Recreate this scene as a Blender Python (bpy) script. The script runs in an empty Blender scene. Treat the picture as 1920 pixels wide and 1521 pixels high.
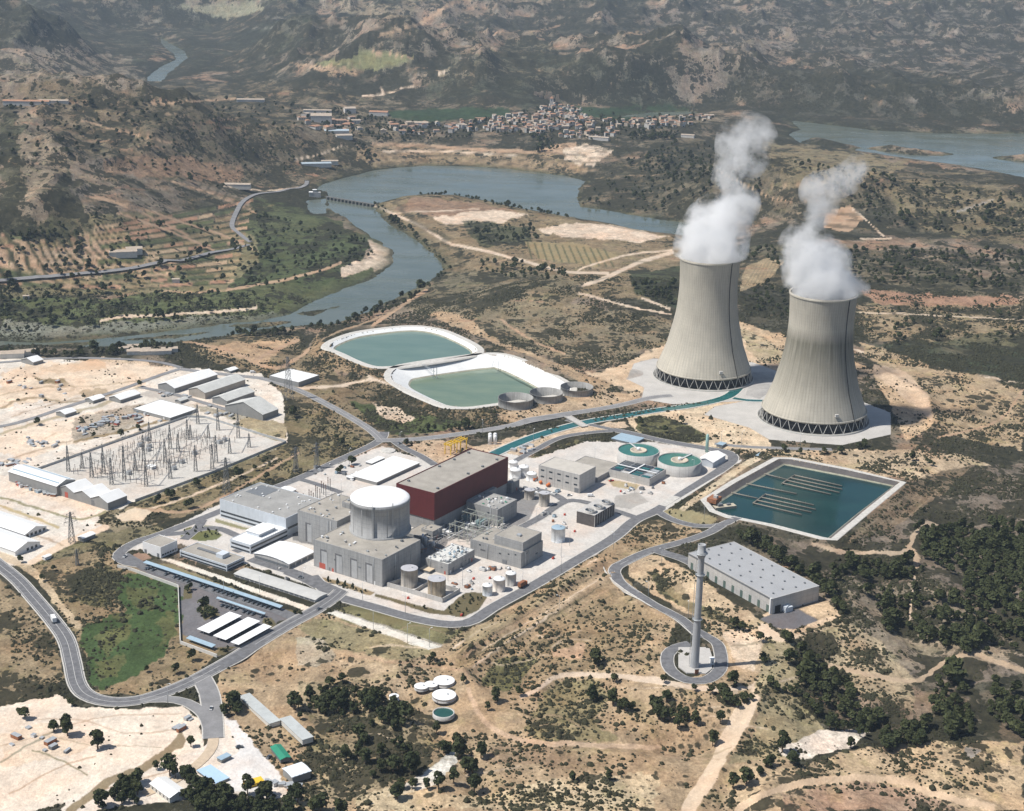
import bpy, math, random
import numpy as np
from mathutils import Vector, Matrix

# ------------------------------------------------------------------ camera, light, exposure
SC = bpy.context.scene
HC, FPX, PITCH, ROLL = 450.0, 2955.0, math.radians(17.81), math.radians(1.275)
cam = bpy.data.cameras.new('camera'); CAM = bpy.data.objects.new('camera', cam); SC.collection.objects.link(CAM)
cam.sensor_fit = 'HORIZONTAL'; cam.sensor_width = 36.0; cam.lens = FPX / 1920.0 * 36.0
cam.clip_start = 1.0; cam.clip_end = 40000.0
CAM.matrix_world = Matrix.Translation((0, 0, HC)) @ Matrix.Rotation(math.pi/2 - PITCH, 4, 'X') @ Matrix.Rotation(ROLL, 4, 'Z')
SC.camera = CAM
SUN_EL = math.radians(58.0); SUN_AZ = math.atan2(-0.976, -0.22)      # azimuth clockwise from +Y
sdir = Vector((math.sin(SUN_AZ)*math.cos(SUN_EL), math.cos(SUN_AZ)*math.cos(SUN_EL), math.sin(SUN_EL)))
sl = bpy.data.lights.new('sun', 'SUN'); sl.energy = 5.0; sl.angle = math.radians(0.55); sl.color = (1.0, 0.955, 0.89)
so = bpy.data.objects.new('sun', sl); SC.collection.objects.link(so)
so.rotation_euler = (-sdir).to_track_quat('-Z', 'Y').to_euler(); so.location = (-600, 0, 900)
W = bpy.data.worlds.new('World'); SC.world = W; W.use_nodes = True
wn = W.node_tree; sky = wn.nodes.new('ShaderNodeTexSky'); sky.sky_type = 'NISHITA'; sky.sun_disc = False
sky.sun_elevation = SUN_EL; sky.sun_rotation = SUN_AZ; sky.altitude = 700; sky.dust_density = 1.2
bg = wn.nodes['Background']; wn.links.new(sky.outputs[0], bg.inputs[0]); bg.inputs[1].default_value = 0.085
SC.view_settings.view_transform = 'Standard'; SC.view_settings.look = 'None'
SC.view_settings.exposure = 0.16; SC.view_settings.gamma = 1.0
cy = SC.cycles; cy.max_bounces = 9; cy.diffuse_bounces = 2; cy.glossy_bounces = 2; cy.transmission_bounces = 2
cy.transparent_max_bounces = 6; cy.volume_bounces = 8; cy.use_adaptive_sampling = True; cy.adaptive_threshold = 0.02
cy.volume_step_rate = 1.0; cy.volume_max_steps = 160; cy.caustics_reflective = False; cy.caustics_refractive = False
cy.use_denoising = True
HAZE_D = 3.8e-5
RNG = np.random.default_rng(7); random.seed(7)

# ------------------------------------------------------------------ picture <-> place
FR = dict(P=(0,0,1), A=(400,780,3.802), B=(700,780,4.7525), C=(1000,780,4.0), D=(0,620,3.4286), E=(560,580,2.8235),
          G=(1140,440,3.0968), H=(0,1000,2.919), I=(560,1080,2.8235), J=(1100,980,3.2), K=(0,0,3.0), L=(500,100,3.2),
          M=(1000,100,2.087), N=(0,350,2.743), T=(560,160,5.647), U=(860,160,3.84), V=(1300,820,4.3636),
          W=(200,960,4.3636), X=(360,1280,6.311), Y=(720,1000,6.4), Q=(1360,980,2.811), R=(0,900,6.4))
def px(f, pts):
    ox, oy, s = FR[f]
    a = np.asarray(pts, float).reshape(-1, 2) / s + (ox, oy)
    return a
cP, sP, cR, sR = math.cos(PITCH), math.sin(PITCH), math.cos(ROLL), math.sin(ROLL)
def unproj(p, z=0.0):
    """pixels of the survey photograph -> plan position on the level z"""
    p = np.asarray(p, float).reshape(-1, 2); x = p[:, 0]-960; y = 760.5-p[:, 1]
    x, y = cR*x - sR*y, sR*x + cR*y
    dy = FPX*cP + y*sP; dz = -FPX*sP + y*cP
    t = (np.asarray(z)-HC)/dz
    return np.stack([x*t, dy*t], 1)
def proj(X, Y, Z):
    Zc = Z-HC; fw = Y*cP - Zc*sP; up = Y*sP + Zc*cP; fw = np.maximum(fw, 1.0)
    x = FPX*X/fw; y = FPX*up/fw
    x, y = cR*x + sR*y, -sR*x + cR*y
    return 960+x, 760.5-y

# ------------------------------------------------------------------ noise
def _h(ix, iy, s):
    n = (ix.astype(np.int64)*374761393 + iy.astype(np.int64)*668265263 + s*974711) & 0xffffffff
    n = ((n ^ (n >> 13))*1274126177) & 0xffffffff
    return ((n ^ (n >> 16)) & 0xffffff)/16777215.0
def vn(x, y, s=0):
    ix = np.floor(x); iy = np.floor(y); fx = x-ix; fy = y-iy
    fx = fx*fx*fx*(fx*(fx*6-15)+10); fy = fy*fy*fy*(fy*(fy*6-15)+10)
    a = _h(ix, iy, s); b = _h(ix+1, iy, s); c = _h(ix, iy+1, s); d = _h(ix+1, iy+1, s)
    return (a+(b-a)*fx)*(1-fy) + (c+(d-c)*fx)*fy
def fbm(x, y, o=4, s=0, g=0.5):
    r = 0; a = 1; t = 0
    for i in range(o):
        r = r + a*vn(x*2**i + 17.3*i, y*2**i - 9.1*i, s+i*13); t += a; a *= g
    return r/t
def ridged(x, y, o=5, s=0):
    r = 0; a = 1; t = 0; w = 1
    for i in range(o):
        v = 1-np.abs(2*vn(x*2.03**i + 5.7*i, y*2.03**i + 3.1*i, s+i*7)-1); v = v*v*w; w = np.clip(v*1.6, 0, 1)
        r = r + a*v; t += a; a *= 0.52
    return r/t
def sst(a, b, x):
    t = np.clip((x-a)/(b-a), 0, 1); return t*t*(3-2*t)
def inside(poly, x, y):
    c = np.zeros(x.shape, bool); n = len(poly)
    for i in range(n):
        x1, y1 = poly[i]; x2, y2 = poly[(i+1) % n]
        if y1 == y2: continue
        c ^= ((y1 > y) != (y2 > y)) & (x < (x2-x1)*(y-y1)/(y2-y1)+x1)
    return c
def sdist(poly, x, y, closed=True):
    d = np.full(x.shape, 1e18); n = len(poly)
    for i in range(n if closed else n-1):
        x1, y1 = poly[i]; x2, y2 = poly[(i+1) % n]; ex, ey = x2-x1, y2-y1
        t = np.clip(((x-x1)*ex + (y-y1)*ey)/max(ex*ex+ey*ey, 1e-9), 0, 1)
        d = np.minimum(d, (x-x1-t*ex)**2 + (y-y1-t*ey)**2)
    d = np.sqrt(d)
    return np.where(inside(poly, x, y), -d, d) if closed else d
def spline(pts, step=None, n=8, closed=False):
    p = np.asarray(pts, float); m = len(p); out = []
    for i in range(m if closed else m-1):
        g = lambda k: p[k % m] if closed else p[min(max(k, 0), m-1)]
        a, b, c, d = g(i-1), g(i), g(i+1), g(i+2)
        k = n if step is None else max(2, int(np.linalg.norm(c-b)/step))
        for t in np.linspace(0, 1, k, endpoint=False):
            out.append(0.5*(2*b + (c-a)*t + (2*a-5*b+4*c-d)*t*t + (3*b-a-3*c+d)*t**3))
    if not closed: out.append(p[-1])
    return np.array(out)
# ------------------------------------------------------------------ relief
WZ = -28.0
WATER = [
 [(0,640),(80,643),(180,636),(260,628),(340,618),(420,608),(500,600),(545,590),(570,575),(600,560),(650,540),(690,525),(720,510),(738,490),(735,470),(712,455),(690,440),(660,420),(635,402),(614,388),(616,374),(612,362),(590,358),(600,348),(640,335),(700,320),(740,315),(800,311),(880,312),(960,318),(1020,325),(1060,330),(1098,340),(1086,352),(1082,374),(1090,388),(1130,393),(1180,402),(1230,411),(1270,416),(1330,424),(1330,446),(1265,440),(1200,432),(1130,417),(1070,408),(1020,398),(960,388),(905,375),(860,367),(800,364),(750,370),(712,380),(700,386),(710,402),(740,427),(780,450),(810,475),(828,492),(831,505),(815,520),(780,540),(740,560),(700,580),(660,597),(620,608),(560,612),(500,617),(430,628),(350,640),(280,649),(200,658),(100,664),(0,670),(-300,680),(-300,650)],
 [(576,376),(612,373),(612,400),(590,402),(578,392)],
 [(300,70),(320,82),(345,95),(353,108),(336,122),(318,136),(300,158),(274,155),(278,144),(300,126),(330,112),(325,100),(312,92),(303,82)],
 [(1478,252),(1500,243),(1482,226),(1560,235),(1640,245),(1760,251),(1920,251),(2300,258),(2300,410),(1920,333),(1850,319),(1790,309),(1720,300),(1640,288),(1560,276),(1500,268)],
 [(1150,225),(1200,225),(1260,220),(1322,213),(1290,209),(1220,211),(1170,217)],
]
WATERW = [unproj(w, WZ) for w in WATER]
ISL = [unproj(px('M', q), WZ) for q in ([(1040,345),(1100,330),(1180,345),(1290,372),(1250,380),(1120,366)],
       [(1290,372),(1400,362),(1480,378),(1660,396),(1600,402),(1480,400),(1380,388)], [(1780,408),(1850,402),(1990,390),(1990,440),(1900,425)])]
ISL += [unproj(q, WZ) for q in ([(20,652),(120,643),(200,640),(120,655)],[(230,638),(330,627),(400,622),(330,636)],[(150,656),(260,645),(330,640),(240,654)],[(420,612),(520,604),(550,604),(480,616)],[(560,588),(600,580),(640,574),(590,592)],[(-100,655),(0,648),(40,650),(-20,660)])]
# hills: (pixel of the foot centre, height, radius along, radius across, rotation deg)
HILLS = [((1345,362),64,280,110,4),((1620,385),28,430,130,-6),((1880,410),14,400,150,-4),((1190,372),22,80,60,20),
 ((1040,240),30,170,90,0),
 ((-60,420),120,300,420,20),((-90,300),90,450,420,0),((120,290),30,240,160,0),((330,285),20,260,130,0),((520,270),16,200,100,0),
 ((1650,195),62,520,120,-14),((1980,235),60,500,160,-10),((1400,170),50,420,200,0),((1100,140),85,560,420,10),((820,150),60,420,320,20),
 ((540,110),80,360,420,35),((90,110),62,420,420,-20),((-160,110),80,600,700,0),((680,50),90,900,500,0),((1700,70),130,1600,700,0),((900,30),90,900,700,0),((330,20),80,700,400,0),
 ((760,545),10,140,80,10),((960,560),8,200,70,0),((1260,560),8,200,100,0)]
HW = []
for p, h, a, b, r in HILLS:
    c = unproj([p], 0)[0]; HW.append((c[0], c[1], h, a, b, math.cos(math.radians(r)), math.sin(math.radians(r))))
# levelled pads: (pixel polygon, level, blend metres)
PADS = [
 ('P', [(230,55),(390,55),(420,180),(230,185)], -14.0, 260),
 ('P', [(1440,212),(1920,238),(2400,245),(2400,440),(1920,345),(1700,322),(1460,288)], -20.0, 200),
 ('P', [(1080,200),(1360,195),(1360,236),(1080,240)], -14.0, 120),
 ('P', [(560,330),(800,300),(1100,325),(1300,430),(1260,500),(1000,500),(860,520),(700,600),(560,640),(-300,680),(-300,610),(430,540),(470,420)], -19.0, 190),
 ('P', [(-300,640),(300,660),(420,640),(560,700),(700,640),(1220,640),(1420,600),(1760,700),(1720,850),(1480,862),(1440,900),(1300,1000),(1130,1050),(900,1190),(640,1150),(420,1290),(380,1420),(560,1560),(-400,1560)], 0.0, 70),
 ('P', [(595,635),(640,612),(800,604),(905,640),(1060,700),(1120,740),(980,775),(860,768),(735,720),(640,680)], 4.0, 22),
 ('P', [(1445,852),(1715,900),(1560,1020),(1290,950)], 4.0, 18),
 ('P', [(1280,1060),(1380,1000),(1560,1100),(1570,1150),(1450,1190)], 5.0, 40),
 ('P', [(1240,1200),(1340,1190),(1420,1240),(1340,1290),(1250,1270)], 6.0, 60),
]
PADW = [(unproj(px(f, q), z), z, b) for f, q, z, b in PADS]
# banks, berms and gullies drawn along their crest: (pixels, height, half width)
BERMS = [([(850,1238),(985,1150),(1128,1060)],3.2,4.5), ([(872,1262),(1000,1176),(1150,1078)],2.6,4), ([(905,1285),(1040,1200),(1170,1110)],-2,5), ([(1010,1290),(1040,1262),(1100,1250),(1180,1258)],2.6,5), ([(1000,1330),(1080,1375),(1200,1392),(1330,1392)],-1.8,5),
 ([(600,1215),(700,1238),(830,1246),(900,1290)],2.2,4), ([(1440,1290),(1410,1350),(1350,1450),(1310,1521)],1.8,4), ([(1420,1500),(1480,1470),(1600,1455),(1720,1460),(1860,1510)],2.6,5), ([(1640,1060),(1700,1160),(1760,1230)],-5,14), ([(1780,980),(1850,1100),(1900,1200)],-6,16), ([(1560,1230),(1620,1330),(1700,1400)],-3.5,12),
 ([(1180,1120),(1260,1170),(1330,1230)],1.4,4), ([(760,1300),(860,1400),(900,1480)],-3,10), ([(480,1240),(560,1300),(700,1390)],-3,12), ([(340,650),(430,665),(520,690)],2.5,9), ([(1000,690),(1100,715),(1180,700)],3,8), ([(1640,690),(1740,750),(1750,800)],3,7), ([(60,1000),(61,1001)],.01,4)]
BERMW = [(spline(unproj(q, 0), step=12), h, w) for q, h, w in BERMS]
# sunken basins: (pixel polygon of the rim, rim level, depth)
PONDPX = {'upper': ('E', [(160,200),(190,170),(300,130),(440,108),(560,96),(660,98),(760,118),(850,155),(925,195),(945,222),(910,240),(740,270),(560,296),(450,304),(390,298),(300,265),(215,225)], 4.0),
          'lower': ('E', [(485,345),(520,310),(620,288),(800,262),(960,243),(1060,240),(1150,262),(1270,315),(1400,385),(1440,420),(1400,445),(1200,475),(1000,505),(880,518),(780,508),(680,470),(580,425),(500,380)], 4.0),
          'square': ('V', [(700,178),(800,182),(1250,268),(1690,368),(1400,600),(1125,830),(1060,818),(650,712),(290,640),(180,600),(110,520),(350,370)], 4.0)}
PONDW = {k: (unproj(px(f, q), z), z) for k, (f, q, z) in PONDPX.items()}

def boxed(x, y, poly, m):
    lo = poly.min(0)-m; hi = poly.max(0)+m
    return (x > lo[0]) & (x < hi[0]) & (y > lo[1]) & (y < hi[1])
def height(x, y, carve=True):
    x = np.asarray(x, float); y = np.asarray(y, float); sh = x.shape; x = x.ravel(); y = y.ravel()
    d = np.hypot(x, y)
    n1 = fbm(x/420, y/420, 4, 3); rg = ridged(x/700+3, y/700, 5, 11); rf = ridged(x/170, y/170, 4, 23)
    far = sst(2900, 4600, d); mid = sst(1650, 2300, d)
    z = (n1-0.5)*26*mid + (n1-0.5)*6
    hs = np.zeros_like(x)
    for cx, cy_, h, a, b, c, s in HW:
        u = ((x-cx)*c + (y-cy_)*s)/a; v = (-(x-cx)*s + (y-cy_)*c)/b
        hs = hs + h*np.exp(-(u*u+v*v)*0.9)
    z = z + hs*(0.72 + 0.55*rg)
    z = z + far*(rg*66 - 14) + sst(5000, 8500, d)*150
    z = z + (rf-0.4)*(5 + 0.30*hs + 13*far)*sst(1500, 2300, d) + (ridged(x/62, y/62, 3, 43)-.4)*(2.6 + .06*hs + 2.5*far)
    z = z + (fbm(x/45, y/45, 3, 31)-0.5)*(2.6 + 3.0*mid)
    z = np.where(d < 1100, z + (fbm(x/120, y/120, 3, 5)-0.5)*8*sst(1150, 850, d), z)
    z = np.maximum(z, -20 + 4*n1)
    z = z + (ridged(x/46, y/46, 3, 47)-.35)*3.0*sst(1500, 1250, d)
    for q, pz, bl in PADW:
        m = boxed(x, y, q, bl)
        if m.any():
            sd = sdist(q, x[m], y[m]); t = 1-sst(0, bl, sd); z[m] = z[m]*(1-t) + pz*t
    for q, bh, bw in BERMW:
        m = boxed(x, y, q, bw*3)
        if m.any(): z[m] = z[m] + bh*np.exp(-(sdist(q, x[m], y[m], False)/bw)**2)*(.7+.6*vn(x[m]/14, y[m]/14, 9))
    for q in WATERW:
        m = boxed(x, y, q, 75)
        if m.any():
            sd = sdist(q, x[m], y[m]) + (fbm(x[m]/22, y[m]/22, 3, 71)-0.5)*9
            zz = np.where(sd > 0, WZ + (np.maximum(z[m], WZ+3)-WZ)*np.minimum(1, 0.10*np.clip(sd, 0, 6)/6 + sst(-10, 70, sd)*0.98), WZ + np.maximum(-5, sd*0.4))
            z[m] = np.where((z[m] < WZ) & (sd > 0), z[m], zz)
    for q in ISL:
        m = boxed(x, y, q, 20)
        if m.any():
            sd = sdist(q, x[m], y[m]) + (fbm(x[m]/25, y[m]/25, 3, 72)-0.5)*14
            z[m] = np.where(sd < 0, WZ + np.minimum(16 if q[:, 1].mean() > 2600 else 1.6, -sd*0.25), z[m])
    if carve:
        for k, (q, pz) in PONDW.items():
            m = boxed(x, y, q, 2)
            if m.any():
                sd = sdist(q, x[m], y[m]); z[m] = np.where(sd < -1.0, pz-12, z[m])
    return z.reshape(sh)
def ground(p, off=0.0, carve=False):
    """pixels -> points on the relief (ray march)"""
    p = np.asarray(p, float).reshape(-1, 2); n = len(p)
    zs = np.full(n, np.nan); lo = np.full(n, 340.0); hit = np.full(n, -60.0)
    prev = np.full(n, 340.0); done = np.zeros(n, bool); top = np.full(n, 340.0)
    for zl in np.concatenate([np.arange(340, 60, -14), np.arange(60, -40, -2.5)]):
        q = unproj(p, zl); hz = height(q[:, 0], q[:, 1], carve)
        ok = (~done) & ((hz >= zl) & (q[:, 1] > 0) & (q[:, 1] < 12000))
        hit[ok] = zl; top[ok] = prev[ok]; done |= ok; prev[:] = zl
    a = hit.copy(); b = top.copy(); b[~done] = -28; a[~done] = -28
    for _ in range(12):
        m = (a+b)/2; q = unproj(p, m); hz = height(q[:, 0], q[:, 1], carve); u = hz >= m
        a = np.where(u, m, a); b = np.where(u, b, m)
    q = unproj(p, a)
    return np.column_stack([q, a+off])

# ------------------------------------------------------------------ land cover (what grows or lies where)
CX0, CY0, CW, CH = -260, -40, 2460, 1840
CAN = np.zeros((CH, CW, 6), np.float32)      # r g b alpha scrub flat
jx = None
def _jit():
    global jx
    X, Y = np.meshgrid(np.arange(CW, dtype=float), np.arange(CH, dtype=float))
    jx = ((fbm(X/14, Y/9, 4, 51)-0.5+(fbm(X/70, Y/40, 3, 58)-.5)*1.5).astype(np.float32), (fbm(X/14+40, Y/9, 4, 57)-0.5+(fbm(X/70, Y/40, 3, 59)-.5)*1.5).astype(np.float32))
_jit()
COL = dict(yard=(.52,.49,.45), white=(.66,.60,.52), pale=(.52,.42,.32), soil=(.36,.25,.165), tan=(.30,.22,.145), red=(.30,.17,.11), dry=(.235,.18,.105),
           olive=(.12,.105,.06), scrub=(.055,.062,.036), green=(.055,.085,.032), dkgreen=(.035,.055,.028), gravel=(.33,.31,.285), terr=(.30,.19,.12), asph=(.12,.12,.125), bank=(.11,.105,.06), grey=(.26,.24,.21))
def paint(f, pts, col, scrub=0.0, rough=0.0, flat=0.0, alpha=1.0):
    q = px(f, pts)-(CX0, CY0)
    lo = np.maximum(np.floor(q.min(0)-rough-1), 0).astype(int); hi = np.minimum(np.ceil(q.max(0)+rough+2), (CW, CH)).astype(int)
    if (hi <= lo).any(): return
    X, Y = np.meshgrid(np.arange(lo[0], hi[0])+.5, np.arange(lo[1], hi[1])+.5)
    if rough:
        s = (slice(lo[1], hi[1]), slice(lo[0], hi[0])); X = X + jx[0][s]*rough*2.4; Y = Y + jx[1][s]*rough*1.5
    m = inside(q, X, Y); v = CAN[lo[1]:hi[1], lo[0]:hi[0]]
    c = COL[col] if isinstance(col, str) else col
    v[m, 0:3] = v[m, 0:3]*(1-alpha) + np.array(c, np.float32)*alpha; v[m, 3] = v[m, 3]*(1-alpha)+alpha; v[m, 4] = scrub; v[m, 5] = np.maximum(v[m, 5], flat)
def line(f, pts, w, col, scrub=0.0, rough=1.0, alpha=1.0, flat=0.0, w2=None):
    q = spline(px(f, pts)-(CX0, CY0), n=6); w2 = w if w2 is None else w2; n = len(q)
    lo = np.maximum(np.floor(q.min(0)-w-2), 0).astype(int); hi = np.minimum(np.ceil(q.max(0)+w+2), (CW, CH)).astype(int)
    if (hi <= lo).any(): return
    X, Y = np.meshgrid(np.arange(lo[0], hi[0])+.5, np.arange(lo[1], hi[1])+.5); s = (slice(lo[1], hi[1]), slice(lo[0], hi[0]))
    X = X + jx[0][s]*rough*1.5; Y = Y + jx[1][s]*rough*1.5
    d = sdist(q, X, Y, False); t = np.clip(w/2+.5-d, 0, 1)*alpha; m = t > 0; v = CAN[s]; tt = t[m][:, None]
    c = COL[col] if isinstance(col, str) else col
    v[m, 0:3] = v[m, 0:3]*(1-tt) + np.array(c)*tt; v[m, 3] = v[m, 3]*(1-t[m])+t[m]; v[m, 4] *= (1-t[m]); v[m, 5] = np.maximum(v[m, 5], flat)
exec_landcover = True
# --- broad masses, far to near
paint('P', [(30,150),(300,160),(620,160),(760,200),(760,330),(560,360),(300,330),(100,260)], (.15,.122,.080), .68, 14, alpha=.8)
paint('P', [(560,190),(700,180),(1000,200),(1360,205),(1420,250),(1250,275),(1000,270),(700,280),(560,260)], (.17,.14,.10), .6, 8, alpha=.7)
paint('P', [(1040,200),(1180,205),(1180,230),(1080,215)], 'dkgreen', .2, 4); paint('P', [(730,205),(960,205),(960,220),(800,232),(730,222)], 'dkgreen', .2, 4)
paint('P', [(1130,205),(1250,190),(1300,200),(1290,210),(1180,216)], 'dkgreen', .4, 3)
paint('L', [(640,540),(1300,590),(1900,600),(1900,740),(1400,690),(900,660),(640,680),(500,620)], (.27,.20,.125), .35, 10, alpha=.9)
line('L', [(640,545),(1000,560),(1300,580),(1700,600),(1900,610)], 6, 'soil'); line('L', [(700,590),(1100,590),(1500,615)], 4, 'pale')
paint('L', [(1560,600),(1700,560),(1870,540),(1880,600)], 'soil', .2, 4); paint('M', [(130,370),(260,350),(330,380),(240,440),(120,420)], 'pale', .2, 6)
paint('M', [(180,600),(170,560),(330,440),(560,340),(900,340),(1900,480),(1920,700),(1300,620),(700,660),(400,640)], (.115,.098,.065), .72, 12, alpha=.8)
paint('M', [(900,340),(1250,380),(1480,420),(1400,470),(1200,520),(960,520)], (.20,.165,.10), .45, 14, alpha=.8)
paint('M', [(1400,470),(1920,560),(1920,760),(1500,700),(1350,560)], (.17,.14,.085), .55, 16, alpha=.8)
paint('M', [(1140,620),(1240,600),(1290,650),(1230,705),(1130,690)], 'soil', 0, 3); line('M', [(1250,610),(1310,660),(1370,715)], 3, 'pale')
line('M', [(910,530),(1040,510),(1130,490)], 2, 'soil', alpha=.7); line('M', [(930,570),(1050,580),(1120,575)], 2, 'soil', alpha=.7); line('M', [(720,460),(820,510),(920,560)], 3, 'tan')
line('M', [(1280,725),(1400,725)], 3, 'pale'); line('M', [(1660,620),(1800,575)], 4, 'grey')
for k in range(9):
    line('M', [(960+9*k, 395+13*k),(1090, 385+11*k),(1230, 395+12*k)], 1.5, (.09,.08,.05), alpha=.6)
paint('M', [(600,740),(960,760),(1300,760),(1600,840),(1920,880),(1920,1000),(1250,960),(800,900),(560,800)], (.115,.102,.066), .68, 14, alpha=.8)
paint('P', [(1400,500),(1440,485),(1470,492),(1440,530),(1385,548)], (.27,.21,.13), .1, 2)
for k in range(7): line('P', [(1396+9*k,540-3*k),(1420+8*k,500-3*k)], 2, (.15,.13,.08), rough=.4, alpha=.7)
paint('P', [(1600,570),(1920,570),(1920,650),(1620,640)], (.27,.21,.13), .45, 8, alpha=.8)
paint('P', [(1605,540),(1700,548),(1900,556),(1920,575),(1650,572)], (.30,.18,.12), .25, 6, alpha=.85)
line('P', [(1600,585),(1750,592),(1920,600)], 2, 'pale'); line('P', [(1600,655),(1700,685),(1800,700),(1920,720)], 3, 'pale')
paint('P', [(1640,650),(1920,620),(1920,720),(1760,700)], 'dkgreen', .8, 8, alpha=.6)
# peninsula inside the bend
paint('P', [(702,384),(750,369),(860,366),(960,388),(1070,408),(1200,432),(1290,445),(1290,560),(1100,560),(860,510),(832,500),(780,448),(710,402)], (.20,.155,.095), .4, 3)
paint('L', [(760,940),(900,870),(1280,900),(1500,960),(1300,960),(1000,980)], (.22,.15,.10), .15, 4)
paint('L', [(1000,980),(1380,940),(1580,980),(1400,1020),(1100,1030)], 'pale', .05, 5); paint('L', [(1640,1050),(1850,1020),(2200,1040),(2400,1100),(2200,1130),(1800,1110)], 'pale', .05, 6)
paint('P', [(870,415),(1000,425),(1010,455),(900,460)], 'dkgreen', .7, 6, alpha=.7)
paint('P', [(985,452),(1090,458),(1160,478),(1120,500),(1010,485)], (.25,.20,.11), .0, 2)
for k in range(12): line('P', [(990+13*k,455+k*1.2),(998+14*k,486+k*1.4)], 3, 'dkgreen', rough=.4, alpha=.75)
paint('P', [(1180,505),(1280,500),(1270,580),(1190,550)], 'dkgreen', .8, 6, alpha=.8)
line('P', [(702,386),(730,398),(790,425),(840,455),(870,463),(930,475),(1010,497),(1060,510),(1140,512)], 5, 'pale'); line('P', [(740,400),(850,395),(900,392)], 2, 'pale')
line('P', [(1050,545),(1120,527),(1200,492),(1260,475)], 7, 'pale', w2=4); line('P', [(1085,550),(1180,575),(1260,590)], 4, 'pale'); line('P', [(1260,470),(1180,478),(1100,500),(1080,512)], 3, 'pale')
line('P', [(1205,560),(1230,570),(1256,580)], 5, 'pale')
paint('P', [(750,560),(850,510),(1000,505),(1100,530),(1060,600),(900,590),(800,600)], (.16,.137,.088), .58, 10, alpha=.85)
paint('P', [(860,590),(1000,560),(1260,600),(1250,650),(1100,690),(960,650)], (.20,.165,.105), .45, 8, alpha=.8)
paint('P', [(800,590),(860,583),(940,640),(1060,690),(1150,720),(1130,745),(1060,700),(920,640)], (.34,.25,.16), .1, 5)
line('P', [(700,610),(760,570),(800,545)], 6, 'soil'); line('P', [(940,600),(1000,640),(1060,664)], 4, 'soil'); line('P', [(560,700),(600,640),(700,600),(780,560)], 3, 'tan')
# left bank: flats, orchards, terraces
paint('P', [(470,370),(575,390),(690,440),(735,470),(735,490),(560,580),(480,590),(440,560),(430,480),(450,400)], (.065,.082,.036), .6, 8, alpha=.9)
paint('P', [(690,452),(735,470),(738,492),(700,512),(650,520),(640,500),(680,485)], 'pale', .15, 5)
paint('P', [(0,560),(200,560),(420,540),(560,560),(600,540),(700,500),(700,515),(560,585),(420,605),(180,632),(0,635)], (.085,.098,.045), .5, 6)
paint('P', [(0,600),(150,610),(420,590),(560,585),(540,597),(300,620),(60,640),(0,640)], (.20,.20,.17), .25, 8, alpha=.75)
line('P', [(190,600),(260,592),(400,585),(480,577)], 5, 'pale', rough=3); line('P', [(260,545),(400,546),(560,520),(640,492)], 5, 'soil', rough=2)
paint('P', [(0,430),(130,400),(330,400),(480,440),(480,500),(420,545),(0,560)], (.17,.15,.085), .3, 6, alpha=.9)
FRNG = random.Random(3)
for row in range(13):                                    # terraced strips and orchard plots
    y0 = 425+row*9.5
    x = -200+FRNG.random()*30
    while x < 470-row*3:
        w = FRNG.uniform(26, 90); sl = -0.12+0.010*row
        xe = min(x+w, 478-row*3)
        yy = lambda q: y0 + sl*(q-200) - 0.0002*(q-200)**2
        c = FRNG.choice([(.36,.25,.16),(.33,.20,.13),(.30,.19,.12),(.10,.11,.05),(.22,.17,.10),(.27,.21,.12),(.09,.10,.05),(.38,.28,.18)])
        if x < 180 and 3 < row < 9: c = FRNG.choice([(.42,.31,.21),(.40,.27,.18),(.36,.25,.16)])
        paint('P', [(x,yy(x)-3.6),(xe-2,yy(xe)-3.6),(xe-2,yy(xe)+2.6),(x,yy(x)+2.8)], c, .04, .5)
        x = xe+1
for row in range(14): line('P', [(0,412.5+row*9.5+.12*200-.010*row*200),(200,420.5+row*9.5),(465-row*3,420.5+row*9.5-(.12-.010*row)*(265-row*3)-14)], 2.6, (.035,.040,.022), scrub=.5, rough=.4, alpha=.95)
for (x0,y0,x1,y1) in ((170,370,350,420),(350,420,480,470),(220,400,400,470),(140,400,190,520),(320,340,480,400)):
    line('P', [(x0,y0),((x0+x1)/2,(y0+y1)/2-5),(x1,y1)], 4, 'soil')
for k in range(16):                                      # old terraces on the slopes above
    y0 = 205+k*12; line('P', [(170+k*4,y0+20),(260,y0+6),(360,y0+12),(470,y0+4)], 2.5, (.09,.085,.05), rough=3, alpha=.55)
paint('P', [(0,220),(60,215),(130,330),(180,430),(120,450),(0,440)], (.075,.075,.045), .9, 12, alpha=.8)
paint('P', [(28,215),(70,215),(120,300),(80,420),(50,400)], (.28,.22,.16), .4, 12, alpha=.6)
paint('P', [(180,300),(300,290),(450,310),(440,345),(330,330),(200,325)], (.28,.185,.12), .3, 10, alpha=.8)
line('P', [(180,368),(240,390),(310,420),(352,442)], 4, 'soil'); line('P', [(150,225),(220,245),(320,268)], 3, 'soil'); line('P', [(280,195),(380,190),(440,186)], 4, 'soil')
line('P', [(420,350),(500,358),(560,352)], 3, 'pale'); line('P', [(555,300),(600,290),(640,275)], 3, 'pale')
line('P', [(1060,45),(1000,60),(900,60)], 3, 'soil', alpha=.6)
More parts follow.
